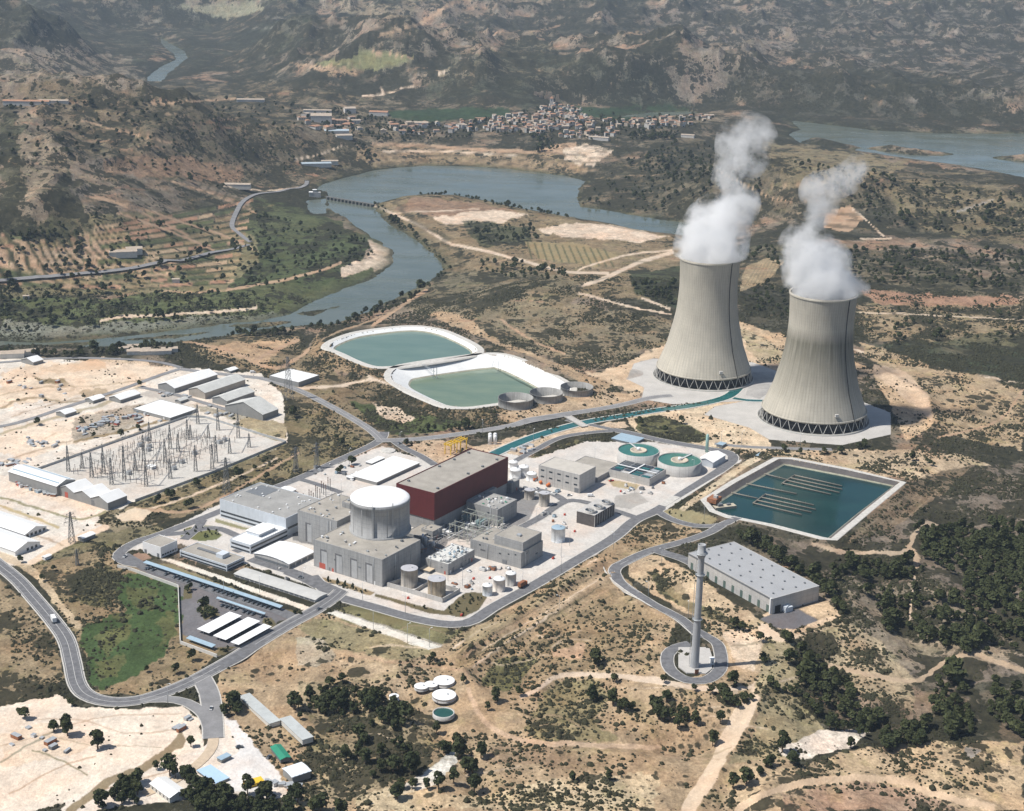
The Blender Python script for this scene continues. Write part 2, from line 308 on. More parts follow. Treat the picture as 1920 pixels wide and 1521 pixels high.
# far flanks
paint('P', [(0,90),(60,85),(220,110),(290,150),(230,160),(0,145)], (.26,.22,.17), .35, 18, alpha=.6)
paint('P', [(590,118),(690,97),(780,105),(740,130),(640,135)], (.17,.17,.085), .05, 5); line('P', [(690,96),(780,110)], 3, 'soil'); paint('P', [(540,120),(640,125),(700,140),(620,142)], 'soil', .2, 5, alpha=.8)
line('P', [(790,45),(840,12),(880,0)], 7, 'soil', rough=3); line('P', [(700,70),(790,45)], 4, 'tan', rough=3)
line('P', [(680,180),(720,178),(760,165),(800,158)], 3, 'pale'); line('P', [(720,178),(715,165)], 4, 'pale')
paint('P', [(820,133),(880,128),(880,140),(822,142)], 'pale', 0, 2)
paint('P', [(960,80),(1100,100),(1250,130),(1300,190),(1050,200),(800,190),(860,100)], (.070,.078,.050), .9, 20, alpha=.6)
paint('P', [(1350,130),(1500,130),(1760,150),(1920,215),(1920,245),(1600,235),(1400,215)], (.060,.060,.045), .8, 12, alpha=.75)
paint('P', [(1180,10),(1920,0),(1920,180),(1700,140),(1400,120)], (.17,.15,.125), .65, 24, alpha=.6)
paint('P', [(280,0),(620,0),(560,100),(360,130)], (.06,.068,.045), .9, 18, alpha=.6)
paint('P', [(0,0),(280,10),(320,60),(280,140),(160,80),(0,70)], (.075,.08,.055), .85, 18, alpha=.6)
paint('P', [(640,0),(800,0),(760,30),(640,30)], (.28,.23,.16), .3, 10, alpha=.6); paint('P', [(330,10),(470,0),(500,20),(420,35)], (.26,.25,.17), .2, 6, alpha=.7)
# --- works platform and its surroundings
paint('P', [(340,640),(420,630),(560,625),(620,690),(700,760),(760,812),(700,840),(560,890),(400,950),(300,985),(180,985),(560,830),(560,770),(500,700),(400,680)], (.20,.155,.095), .45, 5)
paint('P', [(380,650),(500,640),(560,630),(500,680),(420,670)], (.36,.25,.155), .15, 5); line('P', [(345,640),(420,655),(520,690),(600,640)], 6, 'soil'); line('P', [(470,680),(520,655),(560,637)], 6, 'soil')
paint('P', [(600,700),(700,715),(820,755),(940,770),(1010,778),(900,800),(780,812),(720,800),(640,750)], (.17,.13,.08), .6, 6)
paint('P', [(650,750),(760,770),(900,795),(780,815),(720,812)], (.07,.085,.035), .6, 5); paint('E', [(380,490),(520,520),(610,570),(540,600),(440,560)], 'pale', .1, 5)
paint('E', [(340,335),(440,320),(490,385),(440,400),(370,380)], 'pale', .1, 4); line('E', [(0,420),(200,410),(370,380),(540,410),(700,480),(900,515)], 5, 'pale')
paint('E', [(100,110),(300,290),(480,310),(470,400),(340,350),(200,330),(60,240)], (.25,.18,.11), .4, 6)
paint('E', [(1050,560),(1280,500),(1540,440),(1640,430),(1800,450),(1820,480),(1500,540),(1300,570),(1100,600)], (.36,.27,.18), .15, 5)
paint('P', [(1100,700),(1180,680),(1240,650),(1420,620),(1470,700),(1200,740)], (.50,.38,.26), .03, 6)
paint('P', [(1390,600),(1440,620),(1640,690),(1745,740),(1755,790),(1700,830),(1640,700),(1400,640)], (.42,.31,.20), .12, 4)
paint('P', [(1385,605),(1440,640),(1490,680),(1430,680),(1395,650)], (.36,.29,.19), .35, 5)
paint('P', [(1600,640),(1800,700),(1920,730),(1920,850),(1760,810),(1740,745)], (.33,.25,.16), .40, 6)
paint('P', [(1640,680),(1700,700),(1745,745),(1745,790),(1640,700)], (.48,.36,.25), .03, 3)
paint('P', [(1170,780),(1290,760),(1420,740),(1450,850),(1300,835),(1190,808)], (.50,.40,.28), .06, 4)
paint('P', [(1190,783),(1240,778),(1300,800),(1335,825),(1280,832),(1230,822),(1190,805)], (.10,.10,.05), .8, 4)
paint('P', [(1350,848),(1600,845),(1800,850),(1860,870),(1800,900),(1720,905),(1560,880),(1440,855)], (.40,.31,.21), .35, 5)
paint('P', [(1700,905),(1830,870),(1870,900),(1700,1010),(1570,1030),(1600,1000)], (.16,.125,.085), .35, 3)
for k in range(6): line('P', [(1590+22*k,1018-k*2),(1700+20*k,930-k*3)], 3, (.25,.20,.14), alpha=.5)
paint('P', [(755,842),(800,826),(850,828),(900,840),(960,848),(880,842),(830,868),(800,862)], (.42,.31,.21), .12, 3)
paint('P', [(850,860),(900,835),(1060,800),(1170,790),(1180,800),(1060,815),(1000,840),(960,860)], (.45,.35,.25), .15, 3)
paint('P', [(955,870),(1010,850),(1075,825),(1150,815),(1075,845),(1010,868)], (.14,.13,.07), .5, 4)
paint('P', [(405,1040),(340,1020),(280,1030),(215,1035),(300,1000),(405,950),(530,905),(640,868),(715,838),(820,870),(950,850),(1000,860),(1100,828),(1230,830),(1370,852),(1380,870),(1180,985),(1120,1040),(1000,1100),(880,1165),(840,1172),(640,1130),(600,1105)], 'yard', 0, 0, flat=1)
paint('W', [(120,450),(300,430),(1420,800),(1560,870),(1390,900),(1390,960),(1080,1115),(900,1190),(610,1080),(585,625),(200,480)], (.15,.145,.15), 0, 0, flat=1)
paint('A', [(560,890),(560,760),(900,760),(1500,830),(1700,860),(1560,1100),(1480,1100)], (.20,.195,.19), 0, 2)
paint('B', [(560,860),(1200,600),(1500,700),(1350,1000),(1060,980),(900,1100),(520,1100)], (.22,.215,.21), 0, 2)
paint('C', [(620,600),(780,580),(860,650),(740,700),(600,690)], (.36,.34,.31), 0, 2)
# gardens in the works
for f, q, c in (('A', [(770,1150),(900,1180),(1150,1260),(1120,1285),(820,1190)], 'dry'), ('A', [(1150,1270),(1400,1330),(1640,1390),(1800,1260),(1960,1260),(1900,1380),(1780,1440),(1560,1410),(1150,1290)], 'olive'),
                ('A', [(900,1370),(1050,1345),(1300,1400),(1600,1490),(1700,1530),(1500,1540),(1100,1450)], (.13,.12,.06)), ('W', [(640,600),(690,620),(700,700),(620,720)], 'olive'),
                ('W', [(740,800),(800,740),(880,780),(930,850),(800,890)], 'olive'), ('W', [(1290,870),(1350,870),(1390,920),(1360,970),(1280,910)], 'olive'), ('W', [(900,1110),(1060,1100),(960,1170),(890,1180)], 'olive'),
                ('W', [(1430,800),(1660,820),(1570,860),(1440,840)], 'olive'), ('W', [(390,420),(520,430),(1400,770),(1340,770),(400,450)], (.19,.17,.10)),
                ('W', [(590,170),(650,130),(780,110),(860,110),(950,190),(900,230),(780,240),(610,210)], (.13,.14,.06)), ('W', [(200,370),(240,340),(330,340),(370,380),(250,420)], (.26,.17,.12)),
                ('W', [(1700,730),(1800,690),(1820,700),(1780,750),(1710,760)], 'olive'), ('W', [(890,50),(920,60),(1180,140),(1160,160),(880,80)], (.22,.21,.12)),
                ('C', [(560,480),(660,490),(800,520),(770,560),(600,530)], (.36,.31,.2)), ('C', [(950,720),(1060,695),(1230,720),(1380,770),(1340,810),(1200,810),(1000,780)], (.24,.21,.12))):
    paint(f, q, c, .25, 1.5, flat=1)
paint('W', [(450,390),(530,385),(1700,790),(1640,815)], (.62,.58,.5), 0, 0, flat=1)
# left industrial flats
paint('P', [(-260,672),(100,672),(330,690),(490,700),(530,740),(540,830),(420,900),(240,945),(200,985),(130,1010),(60,1060),(-260,1060)], (.58,.53,.46), .02, 1.2)
paint('P', [(0,700),(60,680),(200,668),(330,690),(300,712),(150,740),(0,760)], (.60,.47,.34), .03, 10, alpha=.8)
paint('P', [(60,690),(180,672),(200,690),(100,705)], (.52,.36,.23), 0, 8, alpha=.7); paint('P', [(145,735),(200,728),(210,740),(165,745)], 'dry', .3, 5); paint('P', [(60,710),(120,716),(130,726),(80,722)], 'dry', .3, 5)
paint('P', [(0,800),(80,790),(200,770),(240,800),(120,840),(40,860),(0,850)], (.62,.50,.38), .02, 6, alpha=.8)
line('P', [(0,765),(60,745),(150,755),(200,742)], 4, 'dry', rough=3, alpha=.8); line('P', [(0,815),(60,795),(130,775),(200,757),(262,725)], 5, (.30,.26,.17), rough=2, alpha=.8)
paint('P', [(530,750),(560,770),(700,830),(560,890),(420,930),(260,990),(190,985),(180,960),(250,950),(420,880),(545,832)], (.17,.14,.08), .5, 4)
line('P', [(180,985),(300,950),(420,905),(520,860)], 4, 'pale', alpha=.9); line('P', [(240,952),(350,960),(440,920),(560,850)], 5, 'soil', rough=2)
paint('P', [(0,930),(40,940),(140,975),(155,982),(190,962),(210,950),(230,945),(150,920),(0,890)], (.62,.53,.44), .02, 2); line('P', [(0,934),(60,950),(130,972),(160,975),(200,958)], 4, (.25,.23,.14), rough=1.5)
line('P', [(0,950),(60,970),(110,990)], 5, (.42,.34,.2), rough=2)
paint('P', [(180,980),(200,962),(240,950),(270,960),(300,975),(260,995),(215,1000)], (.24,.2,.13), .45, 4); paint('P', [(215,968),(250,952),(285,960),(262,978),(230,980)], (.56,.46,.34), 0, 2)
paint('P', [(60,1050),(130,1010),(215,1000),(300,985),(300,1000),(220,1030),(215,1060),(330,1095),(240,1080),(130,1080),(70,1090)], (.18,.155,.09), .55, 5)
line('P', [(60,1055),(110,1025),(200,990)], 12, (.60,.47,.35), rough=2)
# green meadow and dry ground inside the road loop
paint('P', [(60,1060),(200,1030),(270,1075),(335,1100),(340,1190),(410,1220),(360,1270),(280,1300),(180,1300),(150,1210),(120,1160)], (.23,.175,.105), .35, 4)
paint('P', [(215,1085),(262,1078),(333,1103),(334,1160),(300,1230),(250,1270),(190,1292),(163,1280),(147,1180),(180,1160),(235,1145)], (.050,.078,.030), .10, 9)
paint('P', [(120,1080),(200,1060),(240,1090),(200,1140),(140,1130)], (.10,.10,.05), .7, 8, alpha=.8)
line('P', [(0,1040),(60,1070),(110,1130),(145,1175)], 14, (.46,.36,.24), rough=3, alpha=.8)
paint('P', [(-260,1100),(0,1085),(60,1140),(110,1190),(120,1270),(60,1320),(0,1340),(-260,1340)], (.24,.185,.115), .6, 4)
# lower left yards
paint('P', [(-260,1360),(30,1320),(110,1300),(140,1325),(250,1330),(340,1325),(378,1350),(380,1400),(330,1430),(200,1480),(60,1521),(60,1700),(-260,1700)], (.64,.55,.45), .02, 4)
paint('P', [(270,1440),(380,1400),(420,1340),(470,1380),(560,1420),(610,1500),(520,1500),(430,1490),(330,1500),(180,1521),(100,1560),(120,1500)], (.62,.55,.47), .02, 4)
paint('X', [(400,440),(640,440),(760,560),(950,680),(1100,900),(1200,1200),(900,1300),(500,1300),(300,1000),(560,800)], (.62,.60,.57), 0, 3)
paint('P', [(0,1380),(100,1350),(180,1390),(130,1420),(0,1440)], (.60,.46,.33), .02, 6, alpha=.6)
line('P', [(130,1521),(200,1470),(270,1440),(340,1385)], 16, (.24,.19,.12), scrub=.4, rough=5); line('P', [(60,1410),(120,1430),(165,1455)], 3, (.25,.22,.14), rough=3); line('P', [(0,1430),(100,1370)], 4, (.30,.27,.2), rough=2)
line('P', [(90,1380),(180,1400),(230,1400),(300,1400)], 2, (.3,.25,.17), rough=3, alpha=.7)
# dry slopes below the works
paint('P', [(400,1290),(440,1220),(600,1150),(760,1200),(900,1180),(1130,1050),(1260,1160),(1240,1290),(1480,1200),(1500,1500),(1500,1700),(520,1700),(560,1500),(480,1400)], (.33,.245,.155), .28, 4)
paint('P', [(590,1160),(760,1195),(815,1225),(760,1240),(600,1210),(560,1180)], (.24,.205,.12), .3, 4)
paint('P', [(630,1143),(700,1150),(840,1183),(900,1180),(830,1210),(640,1165)], (.17,.155,.08), .35, 3)
paint('P', [(880,1180),(1130,1035),(1180,990),(1240,975),(1330,1000),(1180,1045),(1140,1070),(1150,1090),(860,1260),(830,1210)], (.30,.225,.14), .38, 4)
for k, c in enumerate(('pale','olive','soil','olive','pale')): line('P', [(850+k*9,1215+k*9),(980+k*8,1135+k*8),(1120+k*5,1050+k*5)], 4, c, scrub=.2, rough=2.5, alpha=.75)
paint('I', [(960,480),(1300,260),(1600,60),(1900,200),(1800,420),(1400,520),(1240,600),(1060,600)], (.27,.20,.12), .25, 8)
paint('I', [(960,560),(1100,440),(1250,420),(1200,580),(1100,620)], (.11,.115,.05), .3, 8, alpha=.8); paint('I', [(1330,400),(1530,360),(1480,440),(1340,430)], (.42,.29,.19), .05, 6)
paint('I', [(1300,680),(1360,560),(1560,540),(1640,620),(1560,760),(1700,880),(1500,900),(1240,860),(1180,820)], (.20,.17,.09), .35, 8, alpha=.85)
paint('I', [(1040,920),(1400,880),(1500,960),(1480,1020),(1000,1010)], (.24,.17,.11), .25, 8, alpha=.8)
line('I', [(1180,640),(1280,600),(1360,540),(1480,520),(1700,530),(1900,550)], 9, 'pale'); line('P', [(1240,1275),(1310,1290),(1400,1290),(1440,1270)], 8, 'pale')
line('I', [(900,600),(950,720),(1050,820),(1200,870),(1500,900),(1900,910)], 9, (.46,.34,.235), rough=3, alpha=.9); line('I', [(280,420),(520,460),(860,500),(900,540)], 4, 'soil', rough=3)
paint('I', [(180,440),(480,470),(700,500),(900,560),(900,640),(700,800),(500,700),(300,560)], (.36,.275,.18), .35, 8, alpha=.9)
paint('I', [(0,330),(130,340),(200,430),(100,480),(0,470)], (.36,.31,.23), .4, 6)
paint('I', [(700,1020),(830,930),(840,990),(740,1100),(620,1140),(480,1170),(600,1080)], (.56,.53,.47), .1, 5)
paint('I', [(300,1160),(520,1110),(700,1140),(980,1170),(1400,1060),(1900,1050),(1900,1245),(300,1245)], (.50,.41,.27), .40, 8, alpha=.7)
paint('I', [(0,560),(260,560),(600,700),(760,800),(700,1000),(560,1100),(200,1200),(0,1130),(40,800)], (.27,.215,.135), .75, 8)
# chimney spur, tracks, wooded right side
paint('J', [(240,210),(420,200),(640,300),(1000,560),(1160,680),(1060,800),(1080,900),(900,900),(700,620),(560,520),(250,330)], (.42,.32,.21), .25, 4)
paint('J', [(340,290),(420,290),(600,440),(900,600),(880,640),(640,540),(480,440)], (.15,.14,.075), .7, 5); paint('J', [(470,390),(560,330),(660,500),(1000,640),(840,620),(640,560)], 'dry', .5, 4, alpha=.6)
paint('J', [(800,660),(900,640),(1060,700),(1000,900),(900,860),(870,760)], (.52,.42,.31), .05, 3); line('J', [(1060,640),(1170,740),(1130,850),(1050,960),(950,1180),(860,1344)], 20, (.56,.44,.32), rough=2); line('J', [(0,910),(250,935),(480,965),(700,1000),(900,1010)], 8, 'pale')
paint('J', [(1050,560),(1110,540),(1160,640),(1290,640),(1390,590),(1500,560),(1510,500),(1450,460),(1540,470),(1540,590),(1400,680),(1230,700)], (.50,.37,.25), .06, 3)
paint('J', [(1280,520),(1440,470),(1510,490),(1500,560),(1390,590)], (.42,.31,.2), .08, 2); paint('J', [(1040,580),(1110,550),(1270,520),(1390,590),(1250,640),(1150,635)], (.13,.125,.13), 0, 0, flat=1)
paint('P', [(1380,1000),(1560,1025),(1700,980),(1830,870),(2200,860),(2200,1250),(1920,1260),(1760,1300),(1560,1180),(1600,1130),(1540,1080)], (.155,.128,.100), .80, 5)
paint('Q', [(560,400),(640,320),(1000,330),(1300,420),(1574,560),(1574,700),(1000,760),(700,640)], (.26,.215,.155), .75, 10, alpha=.7)
paint('Q', [(600,500),(700,560),(1000,800),(1000,1000),(700,900),(500,740),(380,600)], (.36,.29,.19), .5, 6, alpha=.8)
paint('Q', [(200,600),(360,640),(420,960),(540,1120),(300,1240),(0,1280),(160,1080)], (.28,.235,.14), .45, 5, alpha=.85)
paint('Q', [(0,1320),(400,1280),(700,1200),(1000,1150),(1574,1160),(1574,1521),(0,1521)], (.40,.30,.19), .45, 6); paint('Q', [(260,1180),(500,1100),(760,1110),(660,1200),(420,1240),(300,1220)], (.58,.51,.43), .15, 5)
paint('Q', [(1260,1180),(1360,1200),(1300,1240),(1260,1220)], 'grey', .1, 3); paint('Q', [(300,1420),(700,1360),(900,1400),(1300,1521),(300,1521)], (.33,.23,.16), .35, 5)
line('Q', [(70,1521),(150,1460),(400,1370),(720,1350),(900,1360),(1100,1430),(1400,1500)], 14, (.50,.37,.25), rough=3); line('Q', [(550,750),(800,810),(1020,830),(1150,740),(1300,690),(1400,720),(1574,780)], 9, (.38,.29,.2), rough=3)
line('Q', [(470,110),(600,150),(720,160),(900,160),(960,130),(1000,60),(1060,10),(1150,20)], 9, (.36,.28,.2), rough=3); line('Q', [(960,130),(1010,190),(1010,230)], 12, (.38,.29,.2), rough=3); line('Q', [(1000,290),(980,420),(960,540)], 4, 'pale', rough=3, alpha=.8)
line('P', [(1760,820),(1870,790),(1920,730)], 4, 'soil'); line('P', [(1440,1010),(1380,1230),(1320,1521)], .1, 'soil')
line('P', [(1390,1330),(1340,1440),(1290,1521),(1270,1600)], 26, (.55,.43,.31), rough=3)

for q in ([(112,840),(152,748),(260,722),(840,742),(985,795),(990,880),(880,962),(380,985),(195,955),(212,888)], [(560,1045),(620,1000),(880,950),(960,900),(1450,960),(1642,1035),(1642,1160),(1360,1222),(940,1190),(820,1120)]): paint('G', q, 'gravel', 0, 0, flat=1)

# straighter graded plots, bunds and wheel tracks on the pale flats
for q in ([(-200,760),(60,738),(150,756),(222,728),(180,718),(40,722)], [(0,690),(120,684),(180,700),(80,712)], [(250,905),(300,930),(420,872),(530,826),(500,815)], [(10,905),(150,960),(190,955),(180,940),(60,900)]): paint('P', q, (.52,.41,.30), .02, 3, alpha=.45)
for q, w, c in (([(0,742),(70,728),(180,724),(300,708)],2,'dry'), ([(20,782),(120,752),(220,740)],2,'tan'), ([(0,868),(90,840),(190,808),(260,796)],3,'tan'), ([(120,940),(262,905),(420,842),(540,800)],1.5,'tan'), ([(262,905),(300,936),(330,920)],2,'tan'), ([(0,980),(60,1000),(120,1022)],3,'tan'),
                ([(0,1400),(90,1375),(200,1345),(340,1340)],2,'soil'), ([(20,1490),(110,1440),(180,1420)],3,'soil'), ([(60,1350),(150,1350),(240,1375),(330,1370)],2,'soil'), ([(200,1480),(270,1460),(340,1440)],3,'soil')): line('P', q, w, c, rough=1.2, alpha=.7)
for k in range(40):
    x = FRNG.uniform(-10, 480); y = FRNG.uniform(690, 940)
    if y > 690+(480-x)*.0 and y < 1000-.3*x: line('P', [(x,y),(x+FRNG.uniform(20,60),y-FRNG.uniform(4,14))], FRNG.uniform(1,3), FRNG.choice(['tan','pale','gravel','dry']), rough=1.5, alpha=.45)
for k in range(60):     # worn traces on the dry slopes
    x = FRNG.uniform(600, 1500); y = FRNG.uniform(1180, 1500); line('P', [(x,y),(x+FRNG.uniform(20,50),y+FRNG.uniform(-14,8)),(x+FRNG.uniform(60,110),y+FRNG.uniform(-18,12))], FRNG.uniform(1.5,4), FRNG.choice(['pale','soil','tan','dry','olive']), scrub=.2, rough=2.5, alpha=.5)
for k in range(90):     # terraces and ledges of the middle distance
    x = FRNG.uniform(860, 1900); y = FRNG.uniform(300, 680); l = FRNG.uniform(25, 90); line('P', [(x,y),(x+l*.5,y+FRNG.uniform(-5,5)),(x+l,y+FRNG.uniform(-6,8))], FRNG.uniform(1,2.6), FRNG.choice(['soil','tan','dry','scrub','scrub','red']), rough=1.5, alpha=.6) if not (1000 < x < 1330 and 380 < y < 450) else None
for k in range(110):
    x = FRNG.uniform(0, 640); y = FRNG.uniform(170, 400); l = FRNG.uniform(25, 80); line('P', [(x,y),(x+l*.5,y+FRNG.uniform(-5,5)),(x+l,y+FRNG.uniform(-6,8))], FRNG.uniform(1,2.6), FRNG.choice(['soil','tan','dry','scrub','scrub','red']), rough=1.5, alpha=.6)
for k in range(120):
    x = FRNG.uniform(0, 1920); y = FRNG.uniform(0, 190); l = FRNG.uniform(20, 80); line('P', [(x,y),(x+l*.5,y+FRNG.uniform(-6,6)),(x+l,y+FRNG.uniform(-8,10))], FRNG.uniform(1,2.2), FRNG.choice(['soil','tan','dry','grey','scrub']), rough=2, alpha=.5)

paint('I', [(140,195),(200,188),(765,375),(690,392)], (.60,.57,.5), 0, 0, flat=1); line('I', [(170,178),(480,275),(765,368)], 2, 'gravel', rough=.3)
line('C', [(1110,700),(1300,560),(1500,420),(1700,330)], 3, 'pale', rough=.6); line('C', [(1130,710),(1320,575),(1520,435),(1720,340)], 1.5, 'olive', rough=.6); line('C', [(1000,700),(1200,560),(1400,420),(1560,340)], 4, 'yard', rough=.4)

paint('D', [(215,905),(1195,560),(1250,552),(1840,722),(1700,790),(1000,1060),(860,1095),(500,1000)], (.50,.475,.43), 0, .3); line('D', [(215,905),(760,700),(1200,556),(1320,560),(1840,720)], 2, (.20,.18,.11), rough=.5); line('D', [(1840,730),(1400,910),(880,1110)], 3, (.17,.16,.09), rough=1)
paint('D', [(1240,470),(1500,520),(1660,560),(1620,600),(1300,520)], (.30,.27,.21), .1, 2); paint('D', [(1600,560),(1850,600),(1840,700),(1500,610)], (.30,.25,.16), .3, 3); paint('D', [(880,400),(1000,380),(1220,440),(1180,480),(950,430)], (.40,.37,.33), 0, 2)
paint('D', [(480,560),(900,480),(960,520),(900,580),(780,640),(500,720),(470,660)], (.34,.29,.23), .15, 4); line('D', [(480,715),(780,650),(1000,590),(1200,545)], 4, 'dry', scrub=.3, rough=1)
paint('C', [(1100,690),(1130,720),(1560,420),(1700,320),(1660,310),(1500,400)], (.40,.33,.23), .1, 1)

for q in ([(240,1100),(300,1110),(290,1150),(250,1140)], [(180,1190),(230,1170),(250,1200),(200,1230)], [(170,1240),(240,1225),(230,1260),(180,1275)], [(290,1170),(320,1150),(325,1190),(300,1210)], [(200,1150),(240,1150),(230,1170)]): paint('P', q, (.12,.115,.05), .15, 9, alpha=.6)
paint('P', [(930,1150),(1130,1045),(1160,1060),(1140,1090),(960,1190)], (.36,.265,.17), .12, 3, alpha=.7); paint('P', [(870,1190),(980,1130),(1100,1062),(1118,1072),(960,1165),(880,1212)], (.25,.20,.12), .22, 2, alpha=.7)
for k in range(5): line('P', [(890+k*14,1212+k*9),(1000+k*12,1146+k*9),(1110+k*10,1082+k*8)], 1.6, ('olive','pale','scrub','soil','olive')[k], rough=1, alpha=.8)
# ------------------------------------------------------------------ materials
def newmat(name):
    m = bpy.data.materials.new(name); m.use_nodes = True; nt = m.node_tree; nt.nodes.clear()
    out = nt.nodes.new('ShaderNodeOutputMaterial'); b = nt.nodes.new('ShaderNodeBsdfPrincipled'); nt.links.new(b.outputs[0], out.inputs[0])
    return m, nt, b, out
class NB:
    """short hand for node building"""
    def __init__(s, nt): s.nt = nt
    def n(s, t, **k):
        o = s.nt.nodes.new(t)
        for a, v in k.items(): setattr(o, a, v)
        return o
    def set(s, sock, v):
        if hasattr(v, 'links') or isinstance(v, bpy.types.NodeSocket): s.nt.links.new(v, sock)
        else: sock.default_value = v
    def math(s, op, a, b=0.0, c=None, clamp=False):
        o = s.n('ShaderNodeMath', operation=op); o.use_clamp = clamp; s.set(o.inputs[0], a); s.set(o.inputs[1], b)
        if c is not None: s.set(o.inputs[2], c)
        return o.outputs[0]
    def vmath(s, op, a, b=(0, 0, 0)):
        o = s.n('ShaderNodeVectorMath', operation=op); s.set(o.inputs[0], a)
        if op == 'SCALE': s.set(o.inputs[3], b)
        else: s.set(o.inputs[1], b)
        return o.outputs['Value'] if op in ('LENGTH', 'DISTANCE', 'DOT_PRODUCT') else o.outputs[0]
    def noise(s, v, scale, detail=3, rough=.55, out=0):
        o = s.n('ShaderNodeTexNoise'); s.set(o.inputs['Vector'], v); o.inputs['Scale'].default_value = scale
        o.inputs['Detail'].default_value = detail; o.inputs['Roughness'].default_value = rough; return o.outputs[out]
    def rng(s, v, a, b, c=0.0, d=1.0):
        o = s.n('ShaderNodeMapRange'); s.set(o.inputs[0], v)
        for i, q in enumerate((a, b, c, d)): s.set(o.inputs[i+1], q)
        return o.outputs[0]
    def mix(s, f, a, b, mode='MIX'):
        o = s.n('ShaderNodeMix', data_type='RGBA', blend_type=mode); s.set(o.inputs[0], f); s.set(o.inputs[6], a); s.set(o.inputs[7], b); return o.outputs[2]
def col4(c): return (c[0], c[1], c[2], 1.0)
MATS = {}
def M(name, col=None, rough=.85, var=.12, scale=.25, streak=0, spec=.3, metal=0, bump=0, wave=None, joint=0):
    """weathered procedural surface: colour, blotches, optional vertical streaks, optional ribs (wave=(axis scale, depth))"""
    if name in MATS: return MATS[name]
    m, nt, b, out = newmat(name); k = NB(nt); geo = k.n('ShaderNodeNewGeometry'); pos = geo.outputs['Position']
    f = k.noise(pos, scale, 4, .6); v = k.rng(f, .3, .7, 1-var, 1+var)
    f2 = k.noise(pos, scale*9, 2, .6); v = k.math('MULTIPLY', v, k.rng(f2, .3, .7, 1-var*.5, 1+var*.5))
    if streak:
        s = k.vmath('MULTIPLY', pos, (1.1, 1.1, .05)); v = k.math('MULTIPLY', v, k.rng(k.noise(s, .9, 4, .7), .35, .65, 1-streak, 1+streak*.4))
    if joint:
        tc = k.n('ShaderNodeTexCoord'); se = k.n('ShaderNodeSeparateXYZ'); nt.links.new(tc.outputs['Object'], se.inputs[0]); sxy = k.math('ADD', se.outputs[0], se.outputs[1])
        j1 = k.math('LESS_THAN', k.math('FRACT', k.math('DIVIDE', se.outputs[2], joint)), .06); j2 = k.math('LESS_THAN', k.math('FRACT', k.math('DIVIDE', sxy, joint*1.7)), .035)
        v = k.math('MULTIPLY', v, k.math('SUBTRACT', 1.0, k.math('MULTIPLY', k.math('MAXIMUM', j1, j2), .22)))
    if wave:
        tc = k.n('ShaderNodeTexCoord'); w = k.n('ShaderNodeTexWave', wave_type='BANDS', bands_direction=wave[0]); nt.links.new(tc.outputs['Object'], w.inputs[0])
        w.inputs['Scale'].default_value = wave[1]; v = k.math('MULTIPLY', v, k.rng(w.outputs[1], 0, 1, 1-wave[2], 1+wave[2]*.3))
    c = k.vmath('SCALE', col4(col)[:3], v); nt.links.new(c, b.inputs['Base Color'])
    b.inputs['Roughness'].default_value = rough; b.inputs['Specular IOR Level'].default_value = spec; b.inputs['Metallic'].default_value = metal
    if bump:
        bp = k.n('ShaderNodeBump'); bp.inputs['Strength'].default_value = bump; bp.inputs['Distance'].default_value = .3
        nt.links.new(k.noise(pos, 1.5, 3), bp.inputs['Height']); nt.links.new(bp.outputs[0], b.inputs['Normal'])
    MATS[name] = m; return m
